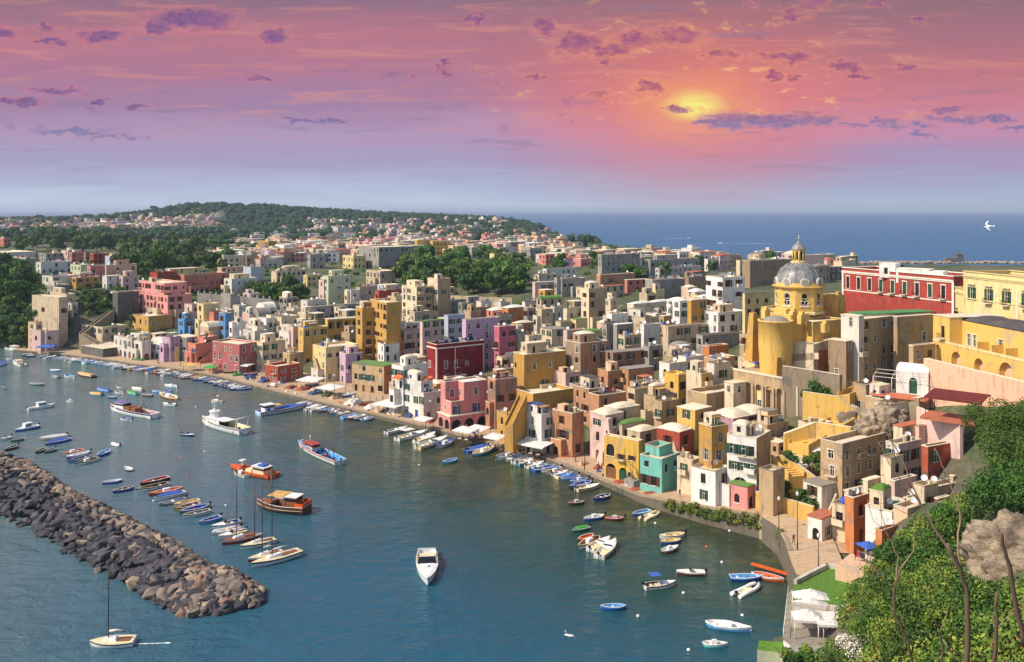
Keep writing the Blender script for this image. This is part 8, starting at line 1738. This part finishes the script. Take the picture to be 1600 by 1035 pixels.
q = S(1240, 850, 5.5); person(q, .6, 'cloth_red', 'cloth_dark', 'person in a red top walking on the promenade')
for k_ in range(42):
    x = [rr_.uniform(200, 480), rr_.uniform(480, 690), rr_.uniform(700, 1000)][k_ % 3]; ins = rr_.uniform(2, 5 if x > 690 else 14); p, nn = quaypt(x, ins); t_ = rr_.choice(['cloth_white', 'cloth_red', 'cloth_blue', 'cloth_dark']); person(p, rr_.uniform(0, 6), t_, rr_.choice(['cloth_dark', 'cloth_blue', 'cloth_white']), None); AUTO.append((PERS[0], 'person in %s top' % t_[6:], *pix(p), 'boat'))
for i, (x, ins, t_, l_, lb) in enumerate([(540, 12, 'cloth_white', 'cloth_blue', 'person in white walking between the two left awnings'), (546, 13, 'cloth_red', 'cloth_dark', 'person in red walking between the two left awnings'), (386, 3, 'cloth_blue', 'cloth_dark', 'person in blue standing at the quay edge by the blue boats'), (376, 4, 'cloth_dark', 'cloth_white', 'person in dark top beside the blue boats'), (402, 4, 'cloth_dark', 'cloth_blue', 'person in dark top near the hauled-out grey boat'), (645, 8, 'cloth_white', 'cloth_dark', 'person in white by the big white awning'), (186, 6, 'cloth_dark', 'cloth_dark', 'dark-clothed person on the left quay'), (992, 3, 'cloth_red', 'cloth_blue', 'person in red on the quay by the wooden hoist'), (1005, 3.5, 'cloth_dark', 'cloth_dark', 'dark-clothed person in front of the turquoise house'), (757, 3, 'cloth_white', 'cloth_blue', 'person in white in front of the pink arcade'), (1048, 3, 'cloth_dark', 'cloth_blue', 'dark-clothed person right of the turquoise house')]):
    p, nn = quaypt(x, ins); person(p, i * 1.3, t_, l_, lb)
# ================================================================ gulls
def gull(p, s, rz, tilt, label):
    m = MB(); body = [(-.30, .01), (-.22, .05), (-.05, .085), (.12, .07), (.22, .05), (.29, .045), (.34, .02), (.38, .004)]
    n0 = 0
    for x, r_ in body:
        for k in range(8): a = k * math.pi / 4; m.v.append((x, r_ * math.cos(a), r_ * math.sin(a)))
    for i in range(len(body) - 1):
        for k in range(8): m.face((i * 8 + k, i * 8 + (k + 1) % 8, (i + 1) * 8 + (k + 1) % 8, (i + 1) * 8 + k), 'feather', True)
    for sg in (-1, 1):
        n = len(m.v); pr = [(0.0, .06, .18, .0), (.18, .25, .16, .07), (.06, .50, .12, .10), (-.12, .72, .03, .05)]
        for x, y, c, z in pr:
            m.v += [(x + .06, sg * y, z + .012), (x - c, sg * y, z), (x + .02, sg * y, z - .012)]
        for i in range(3):
            for k in range(3): a = n + i * 3 + k; b = n + i * 3 + (k + 1) % 3; m.face((a, b, b + 3, a + 3), 'feather', True)
    m.poly([(-.28, .03, 0), (-.42, .07, 0), (-.42, -.07, 0), (-.28, -.03, 0)], 'feather')
    o = m.build('seagull', None, p, (tilt, .1, rz)); o.scale = (s, s, s); tag(o, label, 'seagull', 'seagulls in flight')
gull(W(890, 993, 60), 1.1, 2.6, .7, 'white seagull flying low over the harbour water'); gull(W(1545, 354, 55), .75, 2.7, -.6, 'white seagull flying over the open sea at the right')
# ================================================================ far harbour mole
m = MB(); r = random.Random(2); pts = [(1296, 415), (1330, 413), (1400, 412), (1480, 412), (1560, 412), (1640, 413)]
PS = [S(*p) for p in pts]
for i in range(len(PS) - 1):
    a, b = PS[i], PS[i + 1]; d = (b - a); L = d.length; rz = math.atan2(d.y, d.x); M_ = Matrix.Translation(a) @ Matrix.Rotation(rz, 4, 'Z'); m.box(0, L + .1, -3, 3, -1, 1.8 + .002 * i, 'paving', M_)
m.build('quay_mole'); tag(bpy.data.objects['quay_mole'], 'long low stone mole of the far harbour', 'mole')
vv, ff = [], []
for k in range(420):
    t = r.random() * (len(PS) - 1); i = int(t); p = PS[i].lerp(PS[i + 1], t - i); me_ = r.choice(RM['rock_tan'] + RM['rock_mid']); M_ = Matrix.Translation((p.x + r.uniform(-2, 2), p.y + r.choice([-5, 4]) + r.uniform(-1.5, 1.5), r.uniform(.2, 2.2))) @ Matrix.Rotation(r.uniform(0, 6), 4, 'Z'); s = r.uniform(1.2, 2.2); n0 = len(vv); vv += [tuple(M_ @ (v_.co * s)) for v_ in me_.vertices]; ff += [tuple(n0 + q for q in pl.vertices) for pl in me_.polygons]
me = bpy.data.meshes.new('rubble'); me.from_pydata(vv, [], ff); me.materials.append(MATS['rock_tan']); me.update(); tag(link('rubble', me), 'rubble boulders along the far harbour mole', None, None, 'stuff')
p = S(1492, 412); root = empty('harbour_building', (p.x, p.y, 1.8)); m = MB(); m.box(-11, 8, -4, 4, 0, 4.5, 'wall_darkgrey'); m.box(1, 8, -3, 3, 4.5, 8, 'wall_darkgrey'); m.build('wall', root); m = MB(); m.v = [(.5, -3.5, 8), (8.5, -3.5, 8), (8.5, 3.5, 8), (.5, 3.5, 8), (4.5, 0, 11)]; [m.face(q, 'roof_slate') for q in [(0,1,4),(1,2,4),(2,3,4),(3,0,4)]]; m.build('roof', root); tag(root, 'small dark building on the far harbour mole', 'building')
# ================================================================ haze
def haze_box(dens, col):
    m = bpy.data.materials.new('haze'); m.use_nodes = True; m.node_tree.nodes.clear(); t = NT(m.node_tree); v_ = t.new('ShaderNodeVolumePrincipled'); v_.inputs['Color'].default_value = col; v_.inputs['Density'].default_value = dens; v_.inputs['Anisotropy'].default_value = .1
    o_ = t.new('ShaderNodeOutputMaterial'); t.l.new(v_.outputs[0], o_.inputs['Volume']); MATS['haze'] = m
    b_ = MB(); b_.box(-70000, 70000, -70000, 70000, -6.5, 100, 'haze'); tag(b_.build('haze'), 'thin blue sea haze', None, None, 'stuff')
if HAZE: haze_box(0.00008, (.68, .80, .98, 1))
finish_labels()
